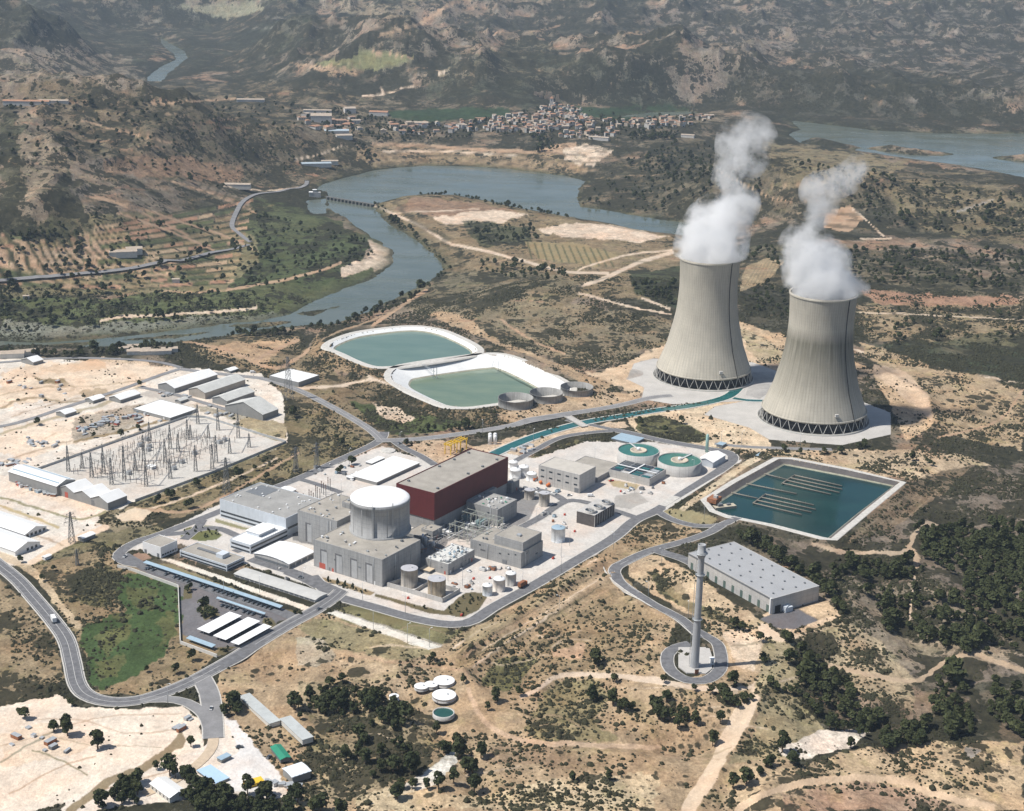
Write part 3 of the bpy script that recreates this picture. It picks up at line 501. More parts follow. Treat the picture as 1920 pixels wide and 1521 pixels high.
def terrain_mat():
    m, nt, b, out = newmat('ground'); k = NB(nt); pos = k.n('ShaderNodeNewGeometry').outputs['Position']
    at = k.n('ShaderNodeAttribute', attribute_name='cov'); col = at.outputs['Color']; sc = at.outputs['Alpha']
    p2 = k.vmath('MULTIPLY', pos, (1, .8, 1))
    n0 = k.noise(p2, .5, 5, .8); n1 = k.noise(p2, .085, 6, .75); n2 = k.noise(p2, .017, 6, .7)
    v = k.math('MULTIPLY', k.rng(n0, .3, .7, .58, 1.42), k.rng(n1, .32, .68, .62, 1.38)); v = k.math('MULTIPLY', v, k.rng(n2, .3, .7, .8, 1.2))
    v = k.math('ADD', k.math('MULTIPLY', k.math('SUBTRACT', v, 1.0), k.rng(sc, 0, .06, .35, 1)), 1.0)
    base = k.vmath('SCALE', col, v)
    # warm / grey drift of the soil itself
    base = k.mix(k.rng(k.noise(p2, .032, 4, .6), .45, .68, 0, .38), base, k.mix(1.0, base, (1.12, .86, .70, 1), 'MULTIPLY'))
    base = k.mix(k.math('MULTIPLY', k.rng(k.noise(k.vmath('ADD', p2, (91, 7, 3)), .05, 5, .7), .52, .68, 0, .5), k.rng(sc, .05, .4, 0, 1)), base, k.mix(1.0, base, (.70, .82, .55, 1), 'MULTIPLY'))
    # shrubs and their clumps
    wp = k.vmath('ADD', p2, k.vmath('SCALE', k.noise(p2, .3, 2, .5, 1), 3.0))
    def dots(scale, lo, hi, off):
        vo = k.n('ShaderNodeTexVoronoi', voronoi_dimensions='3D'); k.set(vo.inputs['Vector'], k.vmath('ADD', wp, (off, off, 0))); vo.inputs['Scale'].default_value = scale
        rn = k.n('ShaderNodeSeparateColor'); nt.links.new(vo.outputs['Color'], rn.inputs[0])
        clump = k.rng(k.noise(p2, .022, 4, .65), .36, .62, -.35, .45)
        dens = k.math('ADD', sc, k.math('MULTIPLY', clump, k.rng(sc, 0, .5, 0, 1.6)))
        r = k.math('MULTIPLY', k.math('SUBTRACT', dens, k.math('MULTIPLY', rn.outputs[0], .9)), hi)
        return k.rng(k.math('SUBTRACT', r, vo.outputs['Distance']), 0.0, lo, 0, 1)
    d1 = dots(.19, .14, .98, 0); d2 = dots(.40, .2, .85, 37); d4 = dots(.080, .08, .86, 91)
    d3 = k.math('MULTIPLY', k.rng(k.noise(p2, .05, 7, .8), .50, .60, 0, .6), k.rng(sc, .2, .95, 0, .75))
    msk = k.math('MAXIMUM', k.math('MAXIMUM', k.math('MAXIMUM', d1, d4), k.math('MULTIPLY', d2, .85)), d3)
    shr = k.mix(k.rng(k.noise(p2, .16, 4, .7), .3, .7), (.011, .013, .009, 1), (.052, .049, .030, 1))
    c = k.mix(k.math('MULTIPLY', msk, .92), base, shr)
    nt.links.new(c, b.inputs['Base Color']); b.inputs['Roughness'].default_value = 1.0; b.inputs['Specular IOR Level'].default_value = .08
    bp = k.n('ShaderNodeBump'); bp.inputs['Strength'].default_value = .55; bp.inputs['Distance'].default_value = 2.2
    nt.links.new(k.math('ADD', k.noise(p2, .11, 5, .7), k.math('MULTIPLY', msk, k.rng(sc, 0, .3, 0, .35))), bp.inputs['Height']); nt.links.new(bp.outputs[0], b.inputs['Normal'])
    return m
def water_mat(name, deep, shallow, rough=.12, scale=.03, bump=.12):
    m, nt, b, out = newmat(name); k = NB(nt); pos = k.n('ShaderNodeNewGeometry').outputs['Position']
    c = k.mix(k.rng(k.noise(k.vmath('MULTIPLY', pos, (1, 2.2, 1)), scale, 4, .6), .35, .68), col4(deep), col4(shallow)); nt.links.new(c, b.inputs['Base Color'])
    nt.links.new(k.rng(k.noise(k.vmath('MULTIPLY', pos, (1, 3.0, 1)), scale*.6, 5, .65), .38, .62, rough*.45, rough*1.9), b.inputs['Roughness']); b.inputs['IOR'].default_value = 1.33; b.inputs['Specular IOR Level'].default_value = .5
    bp = k.n('ShaderNodeBump'); bp.inputs['Strength'].default_value = bump; bp.inputs['Distance'].default_value = .5
    nt.links.new(k.noise(pos, .35, 3), bp.inputs['Height']); nt.links.new(bp.outputs[0], b.inputs['Normal'])
    MATS[name] = m; return m

# ------------------------------------------------------------------ object helpers
ROOT = SC.collection
def npmesh(name, v, f, mats=(), midx=None, smooth=False):
    me = bpy.data.meshes.new(name); v = np.asarray(v, np.float32); f = np.asarray(f, np.int32); nf, k = f.shape
    me.vertices.add(len(v)); me.vertices.foreach_set('co', v.ravel()); me.loops.add(nf*k); me.loops.foreach_set('vertex_index', f.ravel())
    me.polygons.add(nf); me.polygons.foreach_set('loop_start', np.arange(0, nf*k, k, dtype=np.int32)); me.polygons.foreach_set('loop_total', np.full(nf, k, np.int32))
    if midx is not None: me.polygons.foreach_set('material_index', np.asarray(midx, np.int32))
    me.polygons.foreach_set('use_smooth', np.full(nf, smooth)); me.update(calc_edges=True)
    for m in mats: me.materials.append(m)
    return me
def tag(o, label=None, cat=None, group=None, kind=None):
    if label: o['label'] = label
    if cat: o['category'] = cat
    if group: o['group'] = group
    if kind: o['kind'] = kind
    return o
def link(name, me, parent=None, loc=None, rz=None):
    o = bpy.data.objects.new(name, me); ROOT.objects.link(o)
    if parent is not None: o.parent = parent
    if loc is not None: o.location = loc
    if rz is not None: o.rotation_euler = (0, 0, rz)
    return o
def empty(name, loc, rz=0.0, label=None, cat=None, group=None):
    o = link(name, None, None, loc, rz); o.empty_display_size = 1; return tag(o, label, cat, group)
class MB:
    """collects boxes, tubes, prisms in one mesh; local coordinates"""
    def __init__(s): s.v = []; s.f = []; s.m = []; s.mi = 0; s.sm = []
    def add(s, vs, fs, smooth=False):
        o = len(s.v); s.v += [tuple(map(float, q)) for q in vs]; s.f += [tuple(i+o for i in q) for q in fs]; s.m += [s.mi]*len(fs); s.sm += [smooth]*len(fs); return s
    def box(s, x0, y0, z0, x1, y1, z1):
        return s.add([(x0,y0,z0),(x1,y0,z0),(x1,y1,z0),(x0,y1,z0),(x0,y0,z1),(x1,y0,z1),(x1,y1,z1),(x0,y1,z1)],
                     [(3,2,1,0),(4,5,6,7),(0,1,5,4),(1,2,6,5),(2,3,7,6),(3,0,4,7)])
    def prism(s, poly, z0, z1, caps=True, taper=None):
        n = len(poly); top = poly if taper is None else taper
        vs = [(x, y, z0) for x, y in poly]+[(x, y, z1) for x, y in top]
        fs = [(i, (i+1) % n, n+(i+1) % n, n+i) for i in range(n)]
        if caps: fs += [tuple(range(n))[::-1], tuple(range(n, 2*n))]
        return s.add(vs, fs)
    def lathe(s, prof, n=24, cx=0, cy=0, smooth=True, cap=True):
        vs = []; fs = []
        for r, z in prof:
            for i in range(n):
                a = 2*math.pi*i/n; vs.append((cx+r*math.cos(a), cy+r*math.sin(a), z))
        for j in range(len(prof)-1):
            for i in range(n):
                a, b = j*n+i, j*n+(i+1) % n; fs.append((a, b, b+n, a+n))
        s.add(vs, fs, smooth)
        if cap:
            o = len(s.v)-len(vs)
            if prof[-1][0] > .01: s.f.append(tuple(o+(len(prof)-1)*n+i for i in range(n))); s.m.append(s.mi); s.sm.append(False)
            if prof[0][0] > .01: s.f.append(tuple(o+i for i in range(n))[::-1]); s.m.append(s.mi); s.sm.append(False)
        return s
    def bar(s, a, b, r, n=4, r2=None):
        a = Vector(a); b = Vector(b); d = b-a
        if d.length < 1e-6: return s
        q = d.to_track_quat('Z', 'Y'); r2 = r if r2 is None else r2; vs = []
        for p, rr in ((a, r), (b, r2)):
            for i in range(n):
                t = 2*math.pi*(i+.5)/n; vs.append(p + q @ Vector((rr*math.cos(t), rr*math.sin(t), 0)))
        return s.add(vs, [(i, (i+1) % n, n+(i+1) % n, n+i) for i in range(n)]+[tuple(range(n))[::-1], tuple(range(n, 2*n))], n > 5)
    def build(s, name, mats, parent=None, loc=None, rz=None):
        me = bpy.data.meshes.new(name); me.from_pydata(s.v, [], s.f); mats = mats if isinstance(mats, (list, tuple)) else [mats]
        for m in mats: me.materials.append(m)
        me.polygons.foreach_set('material_index', s.m); me.polygons.foreach_set('use_smooth', s.sm); me.update()
        return link(name, me, parent, loc, rz)
def ctree(o, loc=None, rz=None, label=None, parent=None, scale=None):
    c = o.copy(); ROOT.objects.link(c); c.parent = parent
    if loc is not None: c.location = loc
    if rz is not None: c.rotation_euler = (0, 0, rz)
    if label: c['label'] = label
    if scale is not None: c.scale = (scale,)*3 if not hasattr(scale, '__len__') else scale
    for ch in KIDS.get(o.name, []): ctree_child(ch, c)
    KIDS[c.name] = list(KIDS.get(o.name, [])); return c
def ctree_child(ch, par):
    d = ch.copy(); ROOT.objects.link(d); d.parent = par
    for g in KIDS.get(ch.name, []): ctree_child(g, d)
KIDS = {}
def kids(o):
    """remember the children of a finished thing so that it can be copied"""
    allo = [q for q in ROOT.objects if q.parent == o]; KIDS[o.name] = allo
    for q in allo: KIDS[q.name] = [g for g in ROOT.objects if g.parent == q]
    return o
# ------------------------------------------------------------------ ground sheet
us = np.concatenate([np.linspace(-.95, -.392, 90, endpoint=False), np.linspace(-.392, .392, 1250), np.linspace(.392, .95, 91)[1:]]); NCOL = len(us)
ds = [440.0]
while ds[-1] < 10400:
    d = ds[-1]; ds.append(d + min(max(d*d/(HC*FPX*0.53), 1.0), 17.0))
ds = np.array(ds); NR = len(ds)
U, Dg = np.meshgrid(us, ds)
X = U*Dg; Y = Dg*np.sqrt(np.maximum(1-0.15*U*U, .1)); del U
Z = height(X, Y)
hx, hy = proj(X, Y, Z)
fl = CAN[np.clip(hy-CY0, 0, CH-1).astype(int), np.clip(hx-CX0, 0, CW-1).astype(int), 5] < .5
fl = fl*(1-.7*sst(1500, 1900, Dg))
hx = hx + (fbm(X/9, Y/9, 3, 61)-.5)*6*fl; hy = hy + (fbm(X/9, Y/9, 3, 63)-.5)*5*fl
ix = np.clip(hx-CX0, 0, CW-1.001); iy = np.clip(hy-CY0, 0, CH-1.001)
inb = (hx > CX0) & (hx < CX0+CW-1) & (hy > CY0) & (hy < CY0+CH-1)
i0 = ix.astype(int); j0 = iy.astype(int); fx = (ix-i0)[..., None]; fy = (iy-j0)[..., None]
C = (CAN[j0, i0]*(1-fx)+CAN[j0, i0+1]*fx)*(1-fy) + (CAN[j0+1, i0]*(1-fx)+CAN[j0+1, i0+1]*fx)*fy
C[~inb] = 0
# natural cover where nothing was surveyed: scrub, soil and rock by moisture and slope
gy, gx = np.gradient(Z); slope = np.hypot(gx/np.maximum(np.gradient(X, axis=1), .01), gy/np.gradient(ds)[:, None])
w1 = fbm(X/260, Y/260, 5, 81); w2 = fbm(X/60, Y/60, 4, 83); w3 = ridged(X/330, Y/330, 4, 85)
t = sst(.46, .62, w1*.55+w2*.45 + 0.07*sst(.2, .6, slope) - .03*sst(2500, 4500, Y))
nat = np.empty(X.shape+(3,)); 
for i, (a, b) in enumerate(zip((.070,.066,.048), (.200,.160,.118))): nat[..., i] = a*(1-t)+b*t
t2 = sst(.60, .72, w2)*sst(.3, .6, w1); 
for i, q in enumerate((.30,.18,.115)): nat[..., i] = nat[..., i]*(1-.5*t2)+q*.5*t2
# old terrace walls follow the contours of the middle slopes
tw = (Z + (w2-.5)*5)/5.5; tw = np.abs(tw-np.floor(tw)-.5); tm = sst(.30, .42, tw)*sst(1850, 2200, Y)*sst(5200, 4200, Y)*sst(.02, .06, slope)*sst(.7, .4, slope)*sst(.40, .52, fbm(X/500, Y/500, 3, 87))
sl = sst(.45, .9, slope)[..., None]; nat = nat*(1-.45*sl) + np.array((.27,.235,.19))*.45*sl
a = np.clip(C[..., 3:4], 0, 1); cc = np.where(C[..., 3:4] > 1e-3, C[..., :3]/np.maximum(C[..., 3:4], 1e-3), 0)
cc = np.where(C[..., 3:4] > .99, C[..., :3], C[..., :3])
rgb = C[..., :3] + nat*(1-a); scr = C[..., 4]*np.where(a[..., 0] > .5, 1, 0) + ((1-t)*.62 + .42)*(1-a[..., 0])
# banks: damp reedy strip along the water
wet = sst(WZ+5, WZ+.6, Z)[..., None]*(1-C[..., 5:6]); rgb = rgb*(1-wet*.8) + np.array((.065,.070,.040))*wet*.8
tm = (tm*(1-C[..., 5]))[..., None]; rgb = rgb*(1-.6*tm) + np.array((.035,.038,.024))*.6*tm
pave = np.clip(C[..., 5], 0, 1); scr = scr*(1-pave)
cov = np.concatenate([rgb, np.clip(scr, 0, 1)[..., None]], -1).astype(np.float32)
idx = (np.arange(NR-1)[:, None]*NCOL + np.arange(NCOL-1)[None]).ravel()
F = np.stack([idx, idx+1, idx+1+NCOL, idx+NCOL], 1)
me = npmesh('ground', np.stack([X, Y, Z], -1).reshape(-1, 3), F, [terrain_mat()], smooth=True)
att = me.attributes.new('cov', 'FLOAT_COLOR', 'POINT'); att.data.foreach_set('color', cov.reshape(-1, 4).ravel())
tag(link('ground', me), kind='structure')
del C, hx, hy, ix, iy, nat, cc, w1, w2, w3, F
# coarse ground reaching away all round, a little below the surveyed sheet, beyond its edges
g = MB()
def skirt(q, z): g.add([(x, y, z) for x, y in q], [tuple(range(len(q)))])
skirt([(-9000,-3000),(9000,-3000),(9000,600),(-9000,600)], -36); skirt([(-9000,600),(9000,600),(16000,16000),(-16000,16000)], -40.5)
tag(g.build('terrain', M('plain', (.2,.165,.11), var=.4, scale=.01)), kind='structure')
# river and reservoir level
wm = water_mat('river water', (.085,.103,.082), (.120,.136,.112), .15, .012)
w = MB(); w.add([(-5200,1200,WZ),(5200,1200,WZ),(5200,9000,WZ),(-5200,9000,WZ)], [(0,1,2,3)])
tag(w.build('river', wm), kind='structure')
# haze: the air of the valley
hb = MB(); hb.box(-9500, -3500, -45, 9500, 15500, 900); hm, nt, b, out = newmat('haze'); nt.nodes.remove(b)
pv = nt.nodes.new('ShaderNodeVolumePrincipled'); pv.inputs['Density'].default_value = HAZE_D; pv.inputs['Color'].default_value = (.62, .79, 1, 1); pv.inputs['Anisotropy'].default_value = .1
nt.links.new(pv.outputs[0], out.inputs['Volume'])
tag(hb.build('haze', hm), kind='stuff')
# ------------------------------------------------------------------ roads, kerbs, pavements, canal
m_asph = M('asphalt', (.145,.145,.150), .9, .26, .3, spec=.2)
m_asph2 = M('worn asphalt', (.215,.212,.212), .9, .18, .1, spec=.2)
m_kerb = M('kerb concrete', (.49,.47,.43), .9, .16, .4)
m_mark = M('road paint', (.50,.49,.47), .7, .08, 1.0)
m_conc = M('pavement concrete', (.44,.42,.39), .9, .10, .06)
m_concd = M('stained apron', (.34,.325,.305), .9, .2, .05)
m_dirt = M('track', (.50,.40,.29), 1.0, .15, .2)
_lay = [0]
def ribbon(name, pts_w, width, mat, off, ncr=3, kind='structure', taper=None):
    n = len(pts_w); t = np.gradient(pts_w, axis=0); t /= np.linalg.norm(t, axis=1)[:, None]+1e-9; nn = np.stack([-t[:, 1], t[:, 0]], 1)
    ks = np.linspace(-.5, .5, ncr+1); P = pts_w[:, None, :] + nn[:, None, :]*ks[None, :, None]*width
    z = np.maximum(height(P[..., 0], P[..., 1], False), WZ+.5); zz = z.max(1, keepdims=True)*.5 + z*.5
    v = np.concatenate([P, np.maximum(zz, z)[..., None]+off], -1).reshape(-1, 3); k = ncr+1
    i = (np.arange(n-1)[:, None]*k+np.arange(ncr)[None]).ravel()
    f = np.stack([i, i+k, i+k+1, i+1], 1); f = f[:, ::-1]
    return tag(link(name, npmesh(name, v, f, [mat])), kind=kind)
def road(f, pts, width, kerb=.7, mat=None, mark=None, off=0.10, z=None):
    q = px(f, pts); g = ground(q) if z is None else np.column_stack([unproj(q, z), np.full(len(q), z)])
    s = spline(g[:, :2], step=5.0); _lay[0] += 1; e = .004*_lay[0]
    if kerb: ribbon('kerb', s, width+2*kerb, m_kerb, off*.5+e*.4)
    ribbon('road', s, width, mat or m_asph, off+e)
    if mark:
        t = np.gradient(s, axis=0); t /= np.linalg.norm(t, axis=1)[:, None]; nn = np.stack([-t[:, 1], t[:, 0]], 1)
        for o in mark: ribbon('road_marking', s+nn*o*width, .28, m_mark, off+e+.03, 1)
    return s
FARO = .35
road('P', [(-60,1010),(-20,1045),(30,1085),(62,1120),(100,1165),(124,1200),(135,1240),(145,1283),(165,1305),(205,1316),(255,1314),(305,1300),(360,1277),(420,1245),(480,1208),(540,1172),(590,1145),(622,1124),(640,1108)], 10, .8, mark=(-.42,0,.42), off=.30)
road('P', [(376,1268),(392,1300),(398,1340),(400,1385)], 11, .8, m_asph2, off=.32); road('P', [(262,1313),(310,1311),(350,1318),(382,1340),(394,1370)], 7, .6, m_asph2, off=.31)
road('P', [(400,1385),(398,1400),(380,1425),(330,1462),(270,1490)], 6, 0, m_dirt, off=.25)
road('P', [(585,1080),(612,1108),(640,1121),(700,1138),(770,1158),(825,1169),(860,1170),(888,1163),(930,1136),(1000,1098),(1080,1051),(1150,1009),(1190,976),(1235,955),(1300,914),(1350,882),(1374,862),(1366,849),(1330,842),(1240,826),(1180,812),(1150,806)], 9, .8)
road('P', [(470,1048),(500,1058),(560,1077),(612,1100),(640,1112)], 9, .5); road('P', [(540,1072),(575,1086),(600,1100)], 10, .5)
road('P', [(280,1060),(240,1056),(222,1045),(232,1030),(262,1014),(303,1001),(405,962),(490,925),(570,893),(640,861),(695,836),(716,822),(720,810)], 8, .6)
road('P', [(230,1040),(280,1066),(360,1092),(440,1120),(520,1145),(560,1160),(590,1148)], 9, .0)
road('P', [(310,1002),(340,1000),(400,990),(440,1003),(470,1020),(440,1035)], 7, .5); road('P', [(380,975),(370,990),(345,1012)], 7, .4)
road('P', [(716,826),(690,803),(631,768),(560,732),(500,712),(467,707),(400,700),(338,692)], 8, .4, m_asph2, mark=(0,), off=.16)
road('P', [(705,826),(750,825),(808,821),(914,806),(1020,785),(1073,776),(1162,760),(1220,746),(1260,742)], 9, .5, m_asph2, mark=(-.4,.4), off=.16)
road('P', [(735,824),(758,840),(790,856),(815,872)], 7, .5); road('P', [(560,898),(600,910),(640,924)], 6, .5)
road('P', [(960,868),(1000,846),(1050,821),(1107,811),(1150,808)], 6, .6); road('P', [(1062,787),(1100,795),(1150,806)], 6, .5)
road('P', [(1340,832),(1400,838),(1480,841),(1560,843)], 6, .3, m_asph2)
road('P', [(1232,958),(1255,972),(1285,982),(1320,987),(1352,985),(1385,970)], 7, .6)
road('P', [(1352,986),(1335,997),(1300,1011),(1225,1032),(1175,1053),(1153,1068),(1158,1088),(1190,1114),(1250,1149),(1300,1180),(1318,1196)], 8, .7, mark=(-.42,0,.42), off=.3)
road('P', [(1230,1032),(1260,1042),(1300,1058)], 9, .4, off=.3)
road('P', [(975,990),(1010,972),(1062,940),(1110,945),(1160,960),(1195,972)], 7, .6); road('P', [(1062,942),(1040,928),(1005,918),(985,920)], 7, .5)
road('P', [(-120,815),(0,800),(60,785),(120,765),(222,732),(262,718),(300,704),(338,692)], 6, .0, m_asph2, off=.2); road('P', [(-120,690),(0,680),(117,672),(233,674),(300,680),(340,690)], 6, 0, m_asph2, off=.2)
road('P', [(262,726),(320,738),(380,755),(440,772),(500,780)], 6, 0, m_asph2, off=.2)
road('P', [(-100,545),(0,528),(120,518),(255,503),(330,490),(400,474),(467,459)], 7, 0, m_asph2, off=.6)
road('P', [(470,455),(450,440),(435,424),(445,395),(459,376),(485,364),(530,358),(569,350),(576,340)], 7, 0, m_asph2, off=.6)
# chimney turning loop
road('J', [(640,640),(720,690),(780,730),(805,800),(800,880),(750,930),(690,950),(600,945),(530,910),(488,860),(488,790),(540,750),(620,730)], 7.5, .6, off=.3)
def slab(name, f, pts, z0, z1, mat, bevel=True, kind='structure', z=None):
    q = unproj(px(f, pts), z1 if z is None else z); m = MB(); c = q.mean(0); m.prism([tuple(p-c) for p in q], z0, z1)
    a = sum(q[i][0]*q[(i+1) % len(q)][1]-q[(i+1) % len(q)][0]*q[i][1] for i in range(len(q)))
    if a < 0: m = MB(); m.prism([tuple(p-c) for p in q[::-1]], z0, z1)
    o = m.build(name, mat, None, (c[0], c[1], 0)); return tag(o, kind=kind) if kind else o
slab('pavement', 'G', [(112,840),(152,748),(260,722),(840,742),(985,795),(990,880),(880,962),(380,985),(195,955),(212,888)], -.5, .12, m_conc)
slab('pavement', 'G', [(560,1045),(620,1000),(880,950),(960,900),(1450,960),(1642,1035),(1642,1160),(1360,1222),(940,1190),(820,1120)], -.5, .16, m_conc)
slab('pavement', 'G', [(840,800),(960,795),(985,880),(880,955),(800,930)], -.3, .22, m_concd)
# cooling water canal
cw = water_mat('canal water', (.012,.085,.085), (.022,.125,.12), .10, .08)
def canal(f, pts, w):
    s = spline(unproj(px(f, pts), 0), step=6); ribbon('canal_bank', s, w+3.4, m_kerb, .28); ribbon('canal_water', s, w, cw, .34)
canal('P', [(915,858),(940,845),(995,822),(1062,801),(1110,790),(1165,781),(1230,770),(1290,762),(1340,752),(1368,742),(1384,728)], 10)
canal('P', [(1375,747),(1400,751),(1430,752),(1452,752)], 6)
def fence_wall(name, f, pts, z, h, th, mat, label, cat, smooth=False):
    q = unproj(px(f, pts), z); q = spline(q, step=8) if smooth else q; m = MB(); c = q[0]
    for a, b in zip(q[:-1], q[1:]):
        d = (b-a)/np.linalg.norm(b-a); n = np.array((-d[1], d[0]))*th/2; a = a-d*th/2; b = b+d*th/2
        m.prism([tuple(a-n-c), tuple(b-n-c), tuple(b+n-c), tuple(a+n-c)], -.5, h)
    return tag(m.build(name, mat, None, (c[0], c[1], z)), label, cat)
m_wall = M('pale wall', (.58,.56,.52), .9, .08, .3)
fence_wall('boundary_wall', 'W', [(90,455),(200,480),(585,620),(603,1080),(900,1190)], 0, 2.2, .5, m_wall, 'low pale wall between the green meadow and the car park', 'wall')
fence_wall('boundary_wall', 'P', [(1130,1062),(1140,1083),(1170,1108),(1240,1152),(1300,1190)], 0, 1.4, .6, m_wall, 'pale kerb wall on the outer side of the chimney road bend', 'wall', True)
# ------------------------------------------------------------------ measuring helpers
def depth(x, y, z): return y*cP-(z-HC)*sP
def rise(P, z0, py):
    lo, hi = 0.0, 260.0
    for _ in range(40):
        m = (lo+hi)/2
        if proj(P[0], P[1], z0+m)[1] > py: lo = m
        else: hi = m
    return (lo+hi)/2
def spot(f, p, z=0.0): return unproj(px(f, [p]), z)[0]
def round_px(f, c, r, yfront, z0=0.0, ytop=None):
    """circle seen at c with half width r, whose front foot is at yfront -> centre, radius, height"""
    s = FR[f][2]; C = px(f, [c])[0]; yf = px(f, [(c[0], yfront)])[0][1]; rp = r/s
    P = unproj([(C[0], yf)], z0)[0]; R = rp*depth(P[0], P[1], z0)/FPX; R = R*(1+R/depth(P[0], P[1], z0))
    dirn = P/np.linalg.norm(P); Q = P+dirn*R; Q = np.array([Q[0], Q[1]])
    h = rise(Q, z0, C[1]); return Q, R, h

# ------------------------------------------------------------------ cooling towers
def tower_mat(name, stain):
    m, nt, b, out = newmat(name); k = NB(nt); tc = k.n('ShaderNodeTexCoord'); o = tc.outputs['Object']; se = k.n('ShaderNodeSeparateXYZ'); nt.links.new(o, se.inputs[0])
    ang = k.math('ARCTAN2', se.outputs[1], se.outputs[0]); rib = k.math('SINE', k.math('MULTIPLY', ang, 88)); ring = k.math('SINE', k.math('MULTIPLY', se.outputs[2], 2.2))
    cmb = k.n('ShaderNodeCombineXYZ'); nt.links.new(k.math('MULTIPLY', ang, 14), cmb.inputs[0]); nt.links.new(k.math('MULTIPLY', se.outputs[2], .035), cmb.inputs[1])
    st = k.noise(cmb.outputs[0], 1.6, 5, .7); bl = k.noise(o, .045, 4, .6)
    v = k.math('MULTIPLY', k.rng(rib, .35, 1, 1.03, .89), k.rng(ring, .9, 1, 1, .93)); v = k.math('MULTIPLY', v, k.rng(st, .3, .7, .87, 1.10)); v = k.math('MULTIPLY', v, k.rng(bl, .3, .7, .9, 1.08))
    low = k.rng(se.outputs[2], 0, 75, 1.04, .88); v = k.math('MULTIPLY', v, low)
    c = k.vmath('SCALE', (.465,.432,.362), v)
    if stain:
        cmb2 = k.n('ShaderNodeCombineXYZ'); nt.links.new(k.math('MULTIPLY', ang, 9), cmb2.inputs[0]); nt.links.new(k.math('MULTIPLY', se.outputs[2], .012), cmb2.inputs[1])
        s2 = k.noise(cmb2.outputs[0], 1.5, 5, .7); band = k.math('MULTIPLY', k.rng(se.outputs[2], 18, 76, .1, 1), k.rng(se.outputs[2], 78, 90, 1, 0))
        c = k.mix(k.math('MULTIPLY', band, k.rng(s2,   .36, .60, .50, .92)), c, (.115,.11,.08,1))
    else:
        band = k.math('MULTIPLY', k.rng(se.outputs[2], 4, 45, 1, 0), k.rng(st, .5, .7, 0, .22)); c = k.mix(band, c, (.52,.47,.34,1))
    nt.links.new(c, b.inputs['Base Color']); b.inputs['Roughness'].default_value = .92; b.inputs['Specular IOR Level'].default_value = .15; return m
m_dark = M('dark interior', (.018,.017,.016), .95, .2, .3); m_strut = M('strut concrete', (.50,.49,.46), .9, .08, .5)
m_rim = M('rim concrete', (.40,.39,.36), .9, .08, .3)
TOWERS = []
def cooling_tower(cx, yf, hw, ytop, label, mat):
    R = 0; Q, R, h = round_px('P', (cx, ytop), hw, yf, 0.2)
    H = h; k = H/129.0
    t = empty('cooling_tower', (Q[0], Q[1], .2), 0, label, 'cooling tower'); rb = R
    prof = [(0.965,.085),(.925,.13),(.86,.20),(.785,.28),(.73,.37),(.675,.46),(.635,.54),(.61,.62),(.596,.70),(.588,.765),(.590,.83),(.597,.90),(.607,.965),(.612,1.0)]
    pr = [(rb*a, H*z) for a, z in prof]; m = MB(); m.lathe(pr, 128, cap=False)
    inner = [(rb*a-1.0, H*z) for a, z in prof][::-1]; m.lathe(inner, 128, cap=False)
    m.lathe([(pr[-1][0]+.5, H-1.6), (pr[-1][0]+.5, H+.1), (pr[-1][0]-1.1, H+.1), (pr[-1][0]-1.1, H-1.6)], 128, cap=False)
    m.lathe([(pr[0][0]-1.2, pr[0][1]-.3), (pr[0][0]+.5, pr[0][1]-.3), (pr[0][0]+.4, pr[0][1]+1.2), (pr[0][0]-.1, pr[0][1]+1.4)], 128, cap=False)
    m.build('shell', mat, t)
    b = MB(); b.lathe([(rb*1.0+2.2, -.3), (rb+2.2, 1.3), (rb+.9, 1.3), (rb+.9, .5), (rb*.86, .5)], 96, cap=False); b.build('basin', m_rim, t)
    f = MB(); f.lathe([(rb*.945, .3), (rb*.945, H*.10)], 64); f.build('shaded_fill', m_dark, t)  # near-black drum: the shade inside the tower foot is put into its colour
    n = 32; zt = H*.085+.2; vm = MB(); rt = rb*.965
    for s in (-1, 1):
        a = math.pi/n*s*.92; vm.bar((rb*1.005, 0, .4), (rt*math.cos(a), rt*math.sin(a), zt), .27, 4)
    first = vm.build('strut', m_strut, t)
    for i in range(1, n):
        c = first.copy(); ROOT.objects.link(c); c.parent = t; c.rotation_euler = (0, 0, 2*math.pi*i/n)
    ld = MB(); a = math.radians(-52); 
    for j in range(len(pr)-1):
        p, q = pr[j], pr[j+1]; ld.bar(((p[0]+.6)*math.cos(a), (p[0]+.6)*math.sin(a), p[1]), ((q[0]+.6)*math.cos(a), (q[0]+.6)*math.sin(a), q[1]), .32)
    ld.build('ladder', m_dark, t); dm = MB(); a = math.radians(-75); rr = pr[1][0]+.2; dm.box(-1.6, -1.2, 0, 1.6, .4, 2.6); dm.build('hatch', m_wall, t, (rr*math.cos(a), rr*math.sin(a), H*.135), a+math.pi/2)
    TOWERS.append((Q, H, rb*.61)); return t
cooling_tower(1316.5, 733, 90.5, 483, 'clean pale concrete cooling tower, further back and left of the stained one', tower_mat('tower concrete clean', False))
cooling_tower(1522, 816, 100, 549, 'nearer right-hand cooling tower with a dark stained band halfway up', tower_mat('tower concrete stained', True))
print('towers', TOWERS)
